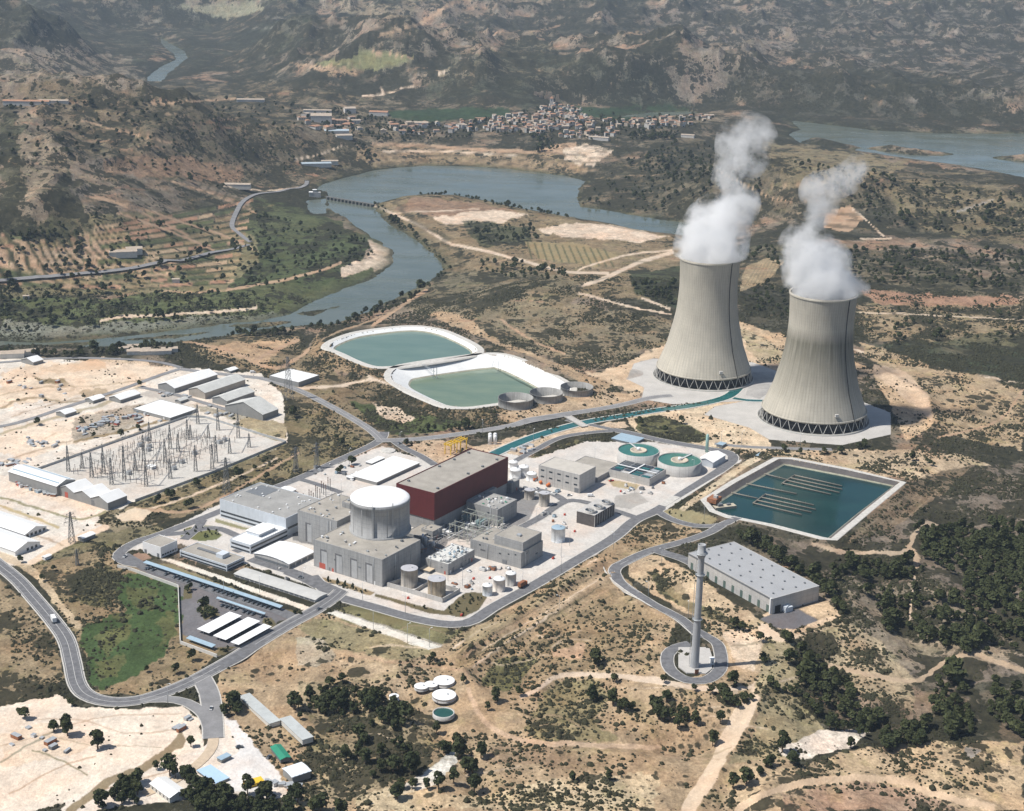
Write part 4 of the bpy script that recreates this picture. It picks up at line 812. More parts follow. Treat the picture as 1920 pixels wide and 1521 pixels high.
# ------------------------------------------------------------------ lined ponds
def pond(name, key, label, wz, mat, liner, slope=1.6, rimw=5.0, rimz=.35, closed_spline=True, wallh=None):
    q, z = PONDW[key]; q = spline(q, n=5, closed=True) if closed_spline else q
    c = q.mean(0); n = len(q)
    a = sum(q[i][0]*q[(i+1) % n][1]-q[(i+1) % n][0]*q[i][1] for i in range(n)); q = q if a > 0 else q[::-1]
    t = np.roll(q, -1, 0)-np.roll(q, 1, 0); t /= np.linalg.norm(t, axis=1)[:, None]; out = np.stack([t[:, 1], -t[:, 0]], 1)
    T = empty(name, (c[0], c[1], z), 0, label, 'pond')
    def ring(off): return q+out*off-c
    dz = -wz
    rings = [(ring(rimw+1.5), -.8), (ring(rimw), rimz), (ring(0), rimz), (ring(-slope*(dz-1.0)), wz+1.0), (ring(-slope*dz), wz-.2), (ring(-slope*dz-3), wz-2)]
    v = np.concatenate([np.column_stack([r, np.full(n, h)]) for r, h in rings]); F = []
    for j in range(len(rings)-1):
        for i in range(n): F.append((j*n+i, j*n+(i+1) % n, (j+1)*n+(i+1) % n, (j+1)*n+i))
    link('lining', npmesh('lining', v, np.array(F), [liner, m_kerb, M('waterline stain', (.30,.29,.22), .9, .3, .15)], midx=np.repeat([1, 1, 0, 2, 2], n), smooth=False), T)
    w = MB(); w.add([(x, y, wz) for x, y in ring(-slope*dz+.6)], [tuple(range(n))]); w.build('water', mat, T); return T
liner = M('white liner', (.74,.74,.72), .75, .08, .05); liner_d = M('grey liner', (.62,.59,.55), .8, .14, .08); liner_k = M('dark liner', (.105,.095,.09), .85, .25, .1)
pw1 = water_mat('pond water green', (.105,.170,.138), (.135,.200,.160), .14, .02, .06); pw2 = water_mat('pond water grey green', (.120,.175,.120), (.160,.210,.140), .14, .03, .06); pw3 = water_mat('pond water deep', (.007,.032,.035), (.012,.050,.048), .12, .012, .08)
pond('settling_pond', 'upper', 'large green-water pond with white rim, nearest the river', -3.2, pw1, liner, 2.2, 7)
pond('settling_pond', 'lower', 'half-empty green pond with wide sloping white banks beside round open tanks', -9.5, pw2, liner, 2.1, 6)
T3 = pond('cooling_pond', 'square', 'deep teal rectangular pond with spray pipe grids, behind the flat grey warehouse', -4.0, pw3, liner_k, 1.5, 5.0, .25, False)
# ------------------------------------------------------------------ buildings of the works
UA = math.radians(57.0)
u_ = np.array((math.cos(UA), math.sin(UA))); v_ = np.array((-math.sin(UA), math.cos(UA)))
mc = M('grey concrete', (.33,.33,.325), .9, .10, .12, streak=.16, joint=3.2); mc2 = M('pale concrete', (.47,.455,.43), .9, .09, .15, streak=.10, joint=3.0); mroof = M('gravel roof', (.325,.30,.26), 1, .15, .12)
mroof2 = M('dark gravel roof', (.30,.295,.28), 1, .16, .1); mwhite = M('white painted', (.74,.74,.73), .6, .05, .2); mwroof = M('white sheet roof', (.80,.80,.79), .5, .05, .2)
mred = M('oxide red cladding', (.120,.021,.020), .65, .12, .2, streak=.10, joint=2.0); mglass = M('dark window', (.035,.045,.055), .2, .2, .4, spec=.6); mdoor = M('door grey', (.16,.17,.18), .6, .1, .5)
mblue = M('pale blue sheet', (.31,.41,.48), .4, .08, .3); msteel = M('galvanised steel', (.42,.44,.45), .5, .12, .4, metal=.3); mgalv = M('aluminium cladding', (.58,.60,.61), .45, .1, .3, streak=.12, metal=.3)
mrust = M('rusty metal', (.28,.12,.06), .8, .3, .5); myel = M('yellow paint', (.72,.47,.04), .5, .06, .5); mora = M('orange paint', (.60,.17,.05), .6, .15, .6); mgreen = M('green sheet', (.03,.23,.14), .5, .08, .3)
mclad = M('pale blue-grey cladding', (.56,.60,.64), .6, .06, .2, streak=.08); mpipe = M('pale pipe', (.62,.62,.60), .5, .08, .5); mtank = M('weathered tank', (.36,.33,.29), .8, .2, .2, streak=.3); mrtile = M('tile roof', (.34,.17,.10), .9, .2, .3); mbrick = M('red doors', (.42,.10,.07), .7, .1, .5)
mtgrey = M('tank roof grey', (.42,.42,.44), .8, .12, .3)
def base_at(f, base, topy, L, R, z0=0.0, ang=None):
    P = spot(f, base, z0); s = FR[f][2]; ty = FR[f][1]+topy/s; h = rise(P, z0, ty); l = spot(f, L, z0+h)-P; r = spot(f, R, z0+h)-P
    if ang is None: u, v, a = u_, v_, UA
    else: a = math.radians(ang); u = np.array((math.cos(a), math.sin(a))); v = np.array((-u[1], u[0]))
    return P, h, abs(r@u), abs(l@v), a
def walls(m, x0, y0, x1, y1, h, par=.45, th=.35):
    m.box(x0, y0, -.6, x1, y1, h-par)
    if par:
        m.box(x0, y0, h-par, x1, y0+th, h); m.box(x0, y1-th, h-par, x1, y1, h); m.box(x0, y0+th, h-par, x0+th, y1-th, h); m.box(x1-th, y0+th, h-par, x1, y1-th, h)
def pane(T, face, s, z, w, h, mat=None, name='window', deep=.06, a=None, b=None):
    """face 'l' is the wall facing down-left (x=0), 'r' the wall facing down-right (y=0)"""
    m = MB(); m.box(-deep, s-w/2, z, .02, s+w/2, z+h) if face == 'l' else m.box(s-w/2, -deep, z, s+w/2, .02, z+h)
    return m.build(name, mat or mglass, T)
def roof_unit(T, x, y, z, w=1.4, d=1.4, h=1.1, mat=None):
    m = MB(); m.box(x-w/2, y-d/2, z-.1, x+w/2, y+d/2, z+h); m.box(x-w/2-.12, y-d/2-.12, z+h, x+w/2+.12, y+d/2+.12, z+h+.12); m.build('roof_vent', mat or msteel, ROOFOF.get(T.name, T))
ROOFOF = {}
def block(name, label, cat, f, base, topy, L, R, wall, roof, z0=0.0, ang=None, par=.45, kind='flat', group=None, roofth=.12):
    """a building from its nearest corner: foot, eaves height, left and right roof corners"""
    P, h, a, b, an = base_at(f, base, topy, L, R, z0, ang); T = empty(name, (P[0], P[1], z0), an, label, cat, group); T['_'] = 0; del T['_']
    if kind == 'flat':
        m = MB(); walls(m, 0, 0, a, b, h, par); m.build('wall', wall, T)
        r = MB(); q = .36 if par else -.3; r.box(q, q, h-par+.003, a-q, b-q, h-par+roofth+(.2 if not par else 0)); ROOFOF[T.name] = r.build('roof', roof, T)
        if wall is mc and h > 5:
            q = random.Random(int(a*100+b*10)); ed = lambda s, w: min(max(s, w), 1e9)
            for face, ln in (('l', b), ('r', a)):
                if ln < 7: continue
                for i in range(int(ln/9)+1):
                    s = q.uniform(2.5, ln-2.5); k_ = q.random(); w_ = q.uniform(1.0, 2.2)
                    if k_ < .35: pane(T, face, s, 0, w_, 2.6, q.choice([mdoor, mbrick, mwhite]), 'door')
                    elif k_ < .7: pane(T, face, s, h*q.uniform(.35, .75), w_*1.2, 1.1, q.choice([mdoor, mglass]), 'louvre')
                    else:
                        m = MB(); m.bar((-.3, s, 0), (-.3, s, h*.95), .16, 6) if face == 'l' else m.bar((s, -.3, 0), (s, -.3, h*.95), .16, 6); m.build('pipe', q.choice([msteel, mpipe]), T)
            for i in range(int(a*b/110)+1): roof_unit(T, q.uniform(1.5, a-1.5), q.uniform(1.5, b-1.5), h-par, q.uniform(.7, 2), q.uniform(.7, 1.6), q.uniform(.5, 1.5), q.choice([msteel, mwhite, mc2, mdoor]))
    elif kind in ('gable_x', 'gable_y', 'barrel_y', 'barrel_x'):      # ridge along x or y
        m = MB(); m.box(0, 0, -.6, a, b, h); ax = kind[-1] == 'x'; wd = b if ax else a; ln = a if ax else b; rh = wd*(.17 if kind[0] == 'g' else .055)
        n = 2 if kind[0] == 'g' else 10
        arc = [(wd*i/n, rh*(1-abs(2*i/n-1)) if n == 2 else rh*math.sin(math.pi*i/n)**.8) for i in range(n+1)]
        poly = arc; 
        def ext(m, pts, l0, l1, zb):
            vs = []
            for l in (l0, l1):
                for w, z in pts: vs.append((l, w, zb+z) if ax else (w, l, zb+z))
            k = len(pts); fs = [(i, (i+1) % k, k+(i+1) % k, k+i) for i in range(k)]+[tuple(range(k))[::-1], tuple(range(k, 2*k))]
            if not ax: fs = [q[::-1] for q in fs]
            m.add(vs, [q[::-1] for q in fs])
        ext(m, arc, .02, ln-.02, h); m.build('wall', wall, T)
        r = MB(); top = [(-.4 if i == 0 else wd+.4 if i == len(arc)-1 else w, z+.28) for i, (w, z) in enumerate(arc)]; bot = [(w, z-.22) for w, z in top][::-1]
        ext(r, top+bot, -.5, ln+.5, h); r.build('roof', roof, T)
        T['rh'] = rh; del T['rh']
    elif kind == 'sheet':
        r = MB(); r.box(-.3, -.3, h-.15, a+.3, b+.3, h); r.build('roof', roof, T)
    return T, a, b, h
def bands(T, face, ln, zs, hh, mat=None, inset=.8, name='window_band', n=1):
    for z in zs:
        m = MB(); 
        if n == 1: m.box(-.06, inset, z, .02, ln-inset, z+hh) if face == 'l' else m.box(inset, -.06, z, ln-inset, .02, z+hh)
        else:
            st = (ln-2*inset)/n
            for i in range(n):
                s0 = inset+st*i+st*.12; s1 = inset+st*(i+1)-st*.12
                m.box(-.06, s0, z, .02, s1, z+hh) if face == 'l' else m.box(s0, -.06, z, s1, .02, z+hh)
        m.build(name, mat or mglass, T)

# fuel building in front of the containment, with tall bays whose recess shade is painted on
T, a, b, h = block('auxiliary_building', 'grey concrete block with four tall recessed bays, carrying the round containment', 'building', 'A', (1205,1220), 1025, (690,890), (1470,880), mc, mroof)
bay = M('bay recess shade', (.15,.15,.155), .9, .12, .3, streak=.2); bayp = M('bay panel', (.41,.415,.415), .9, .1, .2, streak=.15)  # dark tone of the flat bay plates paints in the shade of a recess
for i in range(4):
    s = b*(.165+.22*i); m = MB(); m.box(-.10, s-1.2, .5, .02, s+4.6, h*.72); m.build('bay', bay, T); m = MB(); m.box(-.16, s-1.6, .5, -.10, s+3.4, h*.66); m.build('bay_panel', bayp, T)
pane(T, 'l', b*.87, 0, 5.5, 4.2, mbrick, 'door', .2)
for i in range(6): m = MB(); m.box(a*(i+.5)/6-.18, -.10, 0, a*(i+.5)/6+.18, .02, h-.5); m.build('pilaster', mc, T)
AUXH = h; print('aux', a, b, h)
# containment
sc = FR['A'][2]; zr = AUXH; Cn, Rc, _ = round_px('A', (1190, 570), 209, 882, zr); hc = rise(Cn, zr, FR['A'][1]+568/sc)
print('containment', Cn, Rc, hc)
T = empty('containment_building', (Cn[0], Cn[1], zr-2), 0, 'round concrete reactor containment with a gleaming white low-domed top', 'reactor')
dm = Rc*.17; m = MB(); m.lathe([(Rc+1.2, 1.5), (Rc+1.2, 2.9), (Rc, 3.0), (Rc, hc-1.8), (Rc+.35, hc-1.6), (Rc+.35, hc+.9), (Rc-.4, hc+.9)], 96, cap=False); m.build('wall', mc, T)
m = MB(); m.lathe([(Rc+.38, hc+.95)]+[(Rc*math.cos(t), hc+1.0+dm*math.sin(t)) for t in np.linspace(.12, math.pi/2-.02, 9)], 96); m.build('dome', mwroof, T)
for k in range(14):
    t = 2*math.pi*k/14+.1; m = MB(); m.box(-.15, -.35, 3.2, .10, .35, hc-2.2); m.build('pilaster', mc, T, (Rc*math.cos(t), Rc*math.sin(t), 0), t)
for k, t in enumerate((-62, -100)):
    t = math.radians(t); m = MB(); m.bar((0, 0, 2), (0, 0, hc+4), .22); m.bar((0, .8, 2), (0, .8, hc+4), .12)
    for z in np.arange(3, hc+3, 2.2): m.bar((0, 0, z), (0, .8, z), .08)
    m.build('ladder', msteel, T, ((Rc+.7)*math.cos(t), (Rc+.7)*math.sin(t), 0), t)
# service building and stair tower behind, left
T, a, b, h = block('service_building', 'tall grey concrete block behind and left of the domed containment', 'building', 'A', (885,968), 750, (610,665), (1150,625), mc, mroof)
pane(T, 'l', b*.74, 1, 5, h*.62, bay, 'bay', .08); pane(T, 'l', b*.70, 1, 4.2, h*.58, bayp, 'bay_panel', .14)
for i in range(5): roof_unit(T, 2+i*.8, b*(.15+.17*i), h-.4, .9, .9, .8)
for (x, y) in ((a*.5, b*.4), (a*.6, b*.7)): m = MB(); m.bar((x, y, h-.5), (x, y, h+9), .14); m.build('mast', msteel, T)
T, a, b, h = block('stair_tower', 'narrow dark-sided concrete stair tower against the left of the containment', 'building', 'A', (975,875), 625, (915,610), (1050,575), mc, mroof)
# turbine hall: red box
def turbine():
    f = 'B'; H = 32.0; z1 = H; F = spot(f, (545,690), z1); Lc = spot(f, (190,606), z1); Rc_ = spot(f, (1219,372), z1)
    a = (Rc_-F)@u_; b = (Lc-F)@v_; print('turbine', a, b, rise(F, 0, FR['B'][1]+885/4.7525))
    T = empty('turbine_hall', (F[0], F[1], 0), UA, 'long dark red turbine hall with flat grey roof', 'building'); zb = 10.5
    m = MB(); m.box(.6, .6, -.6, a-.6, b-.6, zb-.01); m.build('plinth', mc, T)
    m = MB(); walls(m, 0, 0, a, b, H, .7, .6); 
    me = MB(); me.v = [(x, y, max(z, zb)) for x, y, z in m.v]; me.f = m.f; me.m = m.m; me.sm = m.sm; me.build('cladding', mred, T)
    r = MB(); r.box(.62, .62, H-.68, a-.62, b-.62, H-.5); ROOFOF[T.name] = r.build('roof', mroof, T)
    for i in range(5):
        for s in (.12, .88):
            if (i+int(s)) % 2 == 0 or i > 2: roof_unit(T, a*(.1+.2*i), b*s, H-.55, 1.6, 1.6, 1.1, mdoor)
    return T
turbine()
# workshops and offices to the left
T, a, b, h = block('workshop_building', 'wide flat-roofed building with a pale cladding front, nearest the sawtooth sheds', 'building', 'A', (520,862), 730, (30,598), (790,600), mclad, mroof2)
bands(T, 'l', b, (h*.30, h*.08), h*.10, n=1); bands(T, 'r', a, (h*.35,), h*.12)
rr = random.Random(5)
for i in range(22): roof_unit(T, rr.uniform(3, a-3), rr.uniform(3, b-3), h-.4, 1.0, 1.0, .7, mwhite)
m = MB(); m.box(a*.52, b*.66, h-.33, a*.93, b*.93, h-.2); m.build('roof_patch', mdoor, T)
T, a, b, h = block('office_building', 'two-storey white office block with a long penthouse, between workshops and white canopy', 'building', 'A', (265,985), 920, (120,875), (510,790), mclad, mwroof)
bands(T, 'l', b, (h*.52, h*.08), h*.20); bands(T, 'r', a, (h*.52, h*.08), h*.20)
m = MB(); m.box(a*.36, b*.25, h-.3, a*.80, b*.85, h+2.2); ph = m.build('penthouse', mclad, T); m = MB(); m.box(a*.35, b*.2, h+2.2, a*.81, b*.9, h+2.45); m.build('penthouse_roof', mwroof, ph)
T, a, b, h = block('covered_hall', 'open-sided hall under a big bright white shallow roof', 'building', 'A', (540,1092), 1058, (302,975), (690,962), mc2, mwroof, kind='barrel_x')
bands(T, 'l', b, (.4,), h*.55, mdoor, .5, 'opening'); bands(T, 'r', a, (.4,), h*.6, mdoor, .5, 'opening', 4)
T, a, b, h = block('administration_building', 'two-storey administration block with dark window strips and rooftop plant room', 'building', 'W', (985,488), 435, (600,310), (1112,362), mclad, mroof)
bands(T, 'l', b, (h*.50, h*.05), h*.20); bands(T, 'r', a, (h*.50, h*.05), h*.20)
m = MB(); m.box(a*.35, b*.22, h-.3, a*.75, b*.36, h+2.6); m.build('plant_room', mclad, T); m = MB(); m.box(a*.5, b*.4, h-.3, a*.62, b*.82, h+.6); m.build('roof_channel', mdoor, T)
T, a, b, h = block('gatehouse', 'cube-like white building by the road loop, leftmost in the works', 'building', 'W', (445,378), 290, (300,240), (590,235), mwhite, mroof)
pane(T, 'l', b*.85, 0, 2.4, 3, mdoor, 'door'); pane(T, 'l', b*.15, 0, 2.2, 3, mdoor, 'door'); bands(T, 'r', a, (h*.15,), 1.2, n=6)
T, a, b, h = block('barrel_roofed_store', 'long low grey barrel-roofed building beside the inner road', 'building', 'W', (1705,742), 722, (1062,500), (1792,668), mc2, M('barrel roof', (.47,.465,.44), .8, .1, .2), kind='barrel_y')
bands(T, 'l', b, (.3,), 1.3, mdoor, .6, 'opening', 16)
T, a, b, h = block('store_hut', 'small white vaulted hut behind the wide workshop building', 'building', 'A', (510,580), 560, (425,540), (590,525), mc2, mwroof, kind='barrel_x')
# carports
def carport(label, f, base, topy, L, R, roof, group, n=8):
    P, h, a, b, an = base_at(f, base, topy, L, R); h = max(h, 2.3); T = empty('carport', (P[0], P[1], .15), an, label, 'carport', group)
    m = MB(); m.add([(0,0,h),(a,0,h+.5),(a,b,h+.5),(0,b,h),(0,0,h+.18),(a,0,h+.68),(a,b,h+.68),(0,b,h+.18)], [(3,2,1,0),(4,5,6,7),(0,1,5,4),(1,2,6,5),(2,3,7,6),(3,0,4,7)]); m.build('roof', roof, T)
    lng = b > a; k = max(3, int(max(a, b)/6))
    for i in range(k+1):
        m = MB(); x, y = (a*.75, .3+(b-.6)*i/k) if lng else (.3+(a-.6)*i/k, b*.5)
        m.bar((x, y, 0), (x, y, h+.3), .14); m.bar((x, y, h-.1), (.2 if lng else x, y if lng else .2, h+.05), .1); m.build('post', msteel, T)
    r2 = random.Random(int(b*10)); cols = [mdoor, mglass, mwhite, mbrick, mdoor]
    return T, a, b, h
carport('longest pale blue carport roof, running along the white forecourt strip', 'W', (1418,815), 795, (292,425), (1440,780), mblue, 'car park canopies')
carport('medium pale blue carport roof above the three white ones', 'W', (1290,868), 850, (885,722), (1325,850), mblue, 'car park canopies')
carport('short pale blue carport roof at the bottom wall of the car park', 'W', (862,1140), 1122, (640,1050), (882,1100), mblue, 'car park canopies')
carport('white carport roof, furthest left of three parallel ones', 'W', (838,1022), 1003, (738,968), (1112,868), mwroof, 'car park canopies')
carport('white carport roof, middle one of three parallel ones', 'W', (975,1078), 1058, (878,1018), (1255,908), mwroof, 'car park canopies')
carport('white carport roof, nearest the main road', 'W', (1080,1118), 1100, (1022,1072), (1352,955), mwroof, 'car park canopies')
# switchgear block with cluttered roof
T, a, b, h = block('pump_building', 'low concrete building whose roof is crammed with pipes and white boxes', 'building', 'Y', (765,505), 372, (510,290), (1095,195), mc, M('pale clutter roof', (.56,.56,.53), .9, .1, .3))
rr = random.Random(11)
for i in range(46):
    x, y = rr.uniform(1.2, a-1.2), rr.uniform(1.2, b-1.2); m = MB(); k = rr.random()
    if k < .5: w, d = rr.uniform(.5, 1.8), rr.uniform(.5, 1.8); m.box(x-w/2, y-d/2, h-.4, x+w/2, y+d/2, h+rr.uniform(.4, 1.8))
    elif k < .75: m.lathe([(.8, h-.4), (.8, h+1), (.55, h+1.4)], 10, x, y)
    else: l = rr.uniform(2, 5); m.bar((x, y, h+.8), (min(x+l, a), y, h+.8), .22, 6); m.bar((x, y, h-.3), (x, y, h+.8), .2, 6)
    m.build('roof_equipment', rr.choice([mwhite, mpipe, msteel, mdoor, mblue, mc2]), T)
for i in range(3): pane(T, 'r', a*(.2+.3*i), .3, 2, 3.5, mdoor, 'door')
T, a, b, h = block('diesel_building', 'plain L-stepped concrete block nearest the perimeter road corner, low part', 'building', 'B', (1315,1362), 1222, (885,1085), (1522,1112), mc, mroof)
m = MB(); walls(m, a*.12, b*.02, a*.98, b*.58, h+6.5, .4); m.v = [(x, y, max(z, h-.35)) for x, y, z in m.v]; m.build('upper_storey', mc, T); m = MB(); m.box(a*.13+.3, b*.03+.3, h+6.12, a*.97, b*.57, h+6.25); m.build('upper_roof', mroof, T)
pane(T, 'l', b*.32, 0, 3.4, 3.2, mdoor, 'door', .3); pane(T, 'l', b*.75, h*.45, 4.2, 1.2, bay, 'louvre'); m = MB(); m.box(a*.4, b*.2, h+6.2, a*.5, b*.27, h+7.6); m.build('roof_vent', msteel, T)
# stepped concrete annexes along the turbine hall
T, a, b, h = block('heater_annexe', 'concrete annexe with sloping side below the red hall, pipes on its roof', 'building', 'B', (1105,985), 835, (870,740), (1270,740), mc, mroof2)
rr = random.Random(12)
for i in range(22):
    x, y = rr.uniform(1.5, a-1.5), rr.uniform(1.5, b-1.5); m = MB(); w, d = rr.uniform(.5, 1.6), rr.uniform(.5, 2.2); m.box(x-w/2, y-d/2, h-.4, x+w/2, y+d/2, h+rr.uniform(.3, 1.2)); m.build('roof_equipment', rr.choice([mwhite, mpipe, mgreen, mc2, msteel]), T)
def wedge(label, f, base, topy, L, R, lean=.45):
    P, h, a, b, an = base_at(f, base, topy, L, R); T = empty('sloped_annexe', (P[0], P[1], 0), an, label, 'building'); m = MB()
    m.add([(-lean*h,0,-.5),(a,0,-.5),(a,b,-.5),(-lean*h,b,-.5),(0,0,h),(a,0,h),(a,b,h),(0,b,h)], [(3,2,1,0),(4,5,6,7),(0,1,5,4),(1,2,6,5),(2,3,7,6),(3,0,4,7)]); m.build('wall', mc, T)
    m = MB(); m.box(.3, .3, h+.003, a-.3, b-.3, h+.15); m.build('roof', mroof2, T); return T
wedge('concrete block with slanting left wall pressed against the red hall', 'B', (862,905), 758, (790,690), (1050,625), .28)
for lab, base, ty, L, R in (('small square concrete head house on the annexe roof', (1085,655), 600, (1045,585), (1145,570)), ('lower square concrete box right of the annexe head house', (1150,690), 655, (1110,640), (1205,622)), ('concrete block below the far right end of the red hall', (1230,690), 600, (1180,590), (1290,560))):
    block('head_house', lab, 'building', 'B', base, ty, L, R, mc, mroof2)
# small blocks round the transformer yard
for lab, base, ty, L, R in (('low concrete cell with white roof below the containment right side', (530,1110), 1030, (430,1000), (610,985)), ('flat dark-roofed link building between containment and transformer yard', (420,1130), 1075, (330,1010), (640,960))):
    T, a, b, h = block('cell_building', lab, 'building', 'B', base, ty, L, R, mc, mroof)
T, a, b, h = block('timber_stack_shed', 'small open shed with two tan roof sheets beside the rusty tanks', 'shed', 'Y', (545,490), 460, (445,420), (640,400), mdoor, M('tan sheet', (.58,.47,.34), .8, .12, .5), par=0)
# water treatment building
T, a, b, h = block('treatment_building', 'grey panelled two-storey building with small dark windows near round clarifiers', 'building', 'C', (345,582), 442, (20,377), (470,378), mc2, M('tan roof', (.46,.43,.38), 1, .08, .2))
for z in (.72, .38):
    for i in range(5): pane(T, 'l', b*(.1+.2*i), h*z, 3.2, 1.3)
pane(T, 'l', b*.07, 0, 4, 4, mdoor, 'door'); 
for i in range(5): m = MB(); m.box(-.08, b*.2*i+.2, 0, .02, b*.2*i+.4, h-.5); m.build('pilaster', mc, T)
block('treatment_annexe', 'lower flat-roofed annexe right behind the grey panelled building', 'building', 'C', (480,500), 462, (330,330), (605,348), mc, mroof)
T, a, b, h = block('filter_house', 'concrete basin block with open black-and-green cells beside the clarifiers', 'building', 'C', (870,528), 472, (560,402), (1008,402), mc2, mdoor, par=.8)
for i in range(5):
    for j in range(4):
        if rr.random() < .85: m = MB(); x, y = a*(.1+.2*i), b*(.14+.24*j); m.box(x-a*.07, y-b*.09, h-.75, x+a*.07, y+b*.09, h-.4+rr.random()*.6); m.build('basin_cell', rr.choice([mc2, cw, mglass, mglass, msteel]), T)
m = MB(); m.box(a*.02, b*.5, h, a*.98, b*.53, h+.5); m.box(a*.45, b*.02, h+.5, a*.49, b*.98, h+1); m.build('walkway', mwhite, T)
block('reagent_shed', 'small white gabled shed between second clarifier and the road bend', 'shed', 'C', (1345,392), 352, (1255,312), (1428,292), mclad, mwroof, kind='gable_x')
block('blue_roofed_shed', 'blue-grey roofed shed behind the first clarifier', 'shed', 'C', (755,222), 207, (580,172), (820,165), mdoor, mblue, par=0)
block('valve_kiosk', 'tiny blue-roofed kiosk at the top corner of the teal pond', 'kiosk', 'C', (1740,325), 312, (1680,290), (1780,292), mdoor, mblue, par=0)
block('sampling_kiosk', 'small dark kiosk with blue roof by the road behind the white gabled shed', 'kiosk', 'C', (1418,240), 222, (1385,205), (1450,205), mdoor, mblue, par=0)
m = MB(); Q = spot('C', (1300,270)); m.lathe([(1.4, -.3), (1.4, 15), (.4, 16.5)], 12); tag(m.build('lime_silo', M('pale green paint', (.30,.46,.42), .6, .08, .4), None, (Q[0], Q[1], 0)), 'slim pale green silo standing right of the clarifiers', 'silo')
# clarifiers
def clarifier(c, r, yf, label):
    Q, R, h = round_px('C', c, r, yf); T = empty('clarifier', (Q[0], Q[1], 0), random.uniform(0, 6), label, 'clarifier', 'round clarifier tanks')
    m = MB(); m.lathe([(R, -.5), (R, h+.3), (R-.6, h+.3), (R-.6, h-.5)], 64, cap=False); m.build('wall', mc2, T)
    m = MB(); m.lathe([(R-.6, h-.45), (R*.40, h-.45)], 64, cap=False); m.build('water', M('clarifier water', (.035,.15,.12), .2, .15, .2, spec=.5), T)
    m = MB(); m.lathe([(R*.40, h-.5), (R*.40, h+.35), (R*.34, h+.35), (R*.33, h-.1), (.01, h-.1)], 40, cap=False); m.build('inner_ring', M('inner ring', (.50,.43,.34), .9, .15, .4), T)
    m = MB(); m.box(0, -.6, h+.4, R, .6, h+.65); m.lathe([(1.6, h-.2), (1.3, h+2.4)], 12); br = m.build('bridge', mwhite, T)
    for s in (-1, 1):
        m = MB(); 
        m.box(0, s*.6-.04, h+1.3, R, s*.6+.04, h+1.4)
        for i in range(9): m.box(R*i/8.2, s*.6-.04, h+.6, R*i/8.2+.08, s*.6+.04, h+1.35)
        m.build('handrail', msteel, br)
clarifier((783,256), 157, 395, 'round concrete clarifier of green water, the one further back'); clarifier((1090,330), 165, 462, 'round concrete clarifier of green water, nearer the perimeter road')
# tanks
def tank(name, label, f, c, r, yf, mat, top=None, roof='cone', group=None, cat='tank', z0=0):
    Q, R, h = round_px(f, c, r, yf, z0); T = empty(name, (Q[0], Q[1], z0), 0, label, cat, group); n = 40 if R > 3 else 24
    m = MB(); m.lathe([(R+.15, -.4), (R+.15, .2), (R, .25), (R, h-.25), (R+.1, h-.2), (R+.1, h)], n, cap=False)
    if roof == 'open': m.lathe([(R+.1, h), (R-.35, h), (R-.35, -.1)], n, cap=False)
    m.build('wall', mat, T); k = {'cone': .14, 'dome': .3, 'flat': .03, 'open': 0}[roof]
    if roof == 'open': m = MB(); m.lathe([(R-.4, .3), (.01, .35)], n, cap=False); m.build('floor', M('basin floor', (.17,.16,.14), .9, .2, .2), T)
    else:
        m = MB(); m.lathe([(R+.12, h+.01)]+[(R*math.cos(t), h+R*k*math.sin(t)+.02) for t in np.linspace(.1, 1.5, 5)], n); rf_ = m.build('roof', top or mat, T)
        m = MB(); m.lathe([(.5, h+R*k-.2), (.5, h+R*k+.6)], 8, R*.3, 0); m.build('vent', msteel, rf_)
    m = MB(); a0 = -2.2
    for i in range(int(h/.9)): m.bar(((R+.4)*math.cos(a0+.12*0), (R+.4)*math.sin(a0), .4+i*.9), ((R+.4)*math.cos(a0+.6/R), (R+.4)*math.sin(a0+.6/R), .4+i*.9), .06)
    for t in (a0, a0+.6/R): m.bar(((R+.4)*math.cos(t), (R+.4)*math.sin(t), 0), ((R+.4)*math.cos(t), (R+.4)*math.sin(t), h+.6), .07)
    m.build('ladder', msteel, T); return T
tank('condensate_tank', 'weathered dark-streaked tank inside the bund, left of a rust-stained one', 'Y', (305,415), 102, 668, mtank, mtgrey, 'flat')
tank('condensate_tank', 'big tank with tan rust stains on its side, inside the walled bund', 'Y', (632,540), 108, 790, M('rust stained tank', (.40,.33,.24), .8, .25, .15, streak=.45), mtgrey, 'flat')
tank('small_tank', 'small silver tank nearest the road at the works corner', 'Y', (1240,622), 60, 760, mgalv, mwhite, 'dome'); tank('small_tank', 'middle pale tank of three at the works corner', 'Y', (1382,545), 72, 712, M('pale rusty tank', (.62,.56,.50), .7, .15, .4), mwhite, 'dome')
tank('small_tank', 'rear pale tank of three at the works corner', 'Y', (1520,478), 64, 640, mc2, mwhite, 'dome')
tank('fire_water_tank', 'bright metal tank standing alone on pale paving near the perimeter road', 'B', (1645,992), 62, 1135, mgalv, mblue, 'cone')
tank('oil_tank', 'brownish tank, left of two beside the inner junction', 'B', (1390,655), 46, 752, mtank, mtgrey, 'flat'); tank('oil_tank', 'brownish tank, right of two beside the inner junction', 'B', (1522,684), 48, 812, mtank, mtgrey, 'flat')
for (x, y, r, yf, lab) in ((1265,478,50,565,'white tank closest to the red hall corner'), (1340,452,46,540,'white tank behind, between two others right of the red hall'), (1410,512,46,585,'white tank next to the orange pipes'), (1245,410,42,470,'white tank half hidden behind the red hall corner')):
    tank('demineralised_water_tank', lab, 'B', (x, y), r, yf, mwhite, mwhite, 'dome')
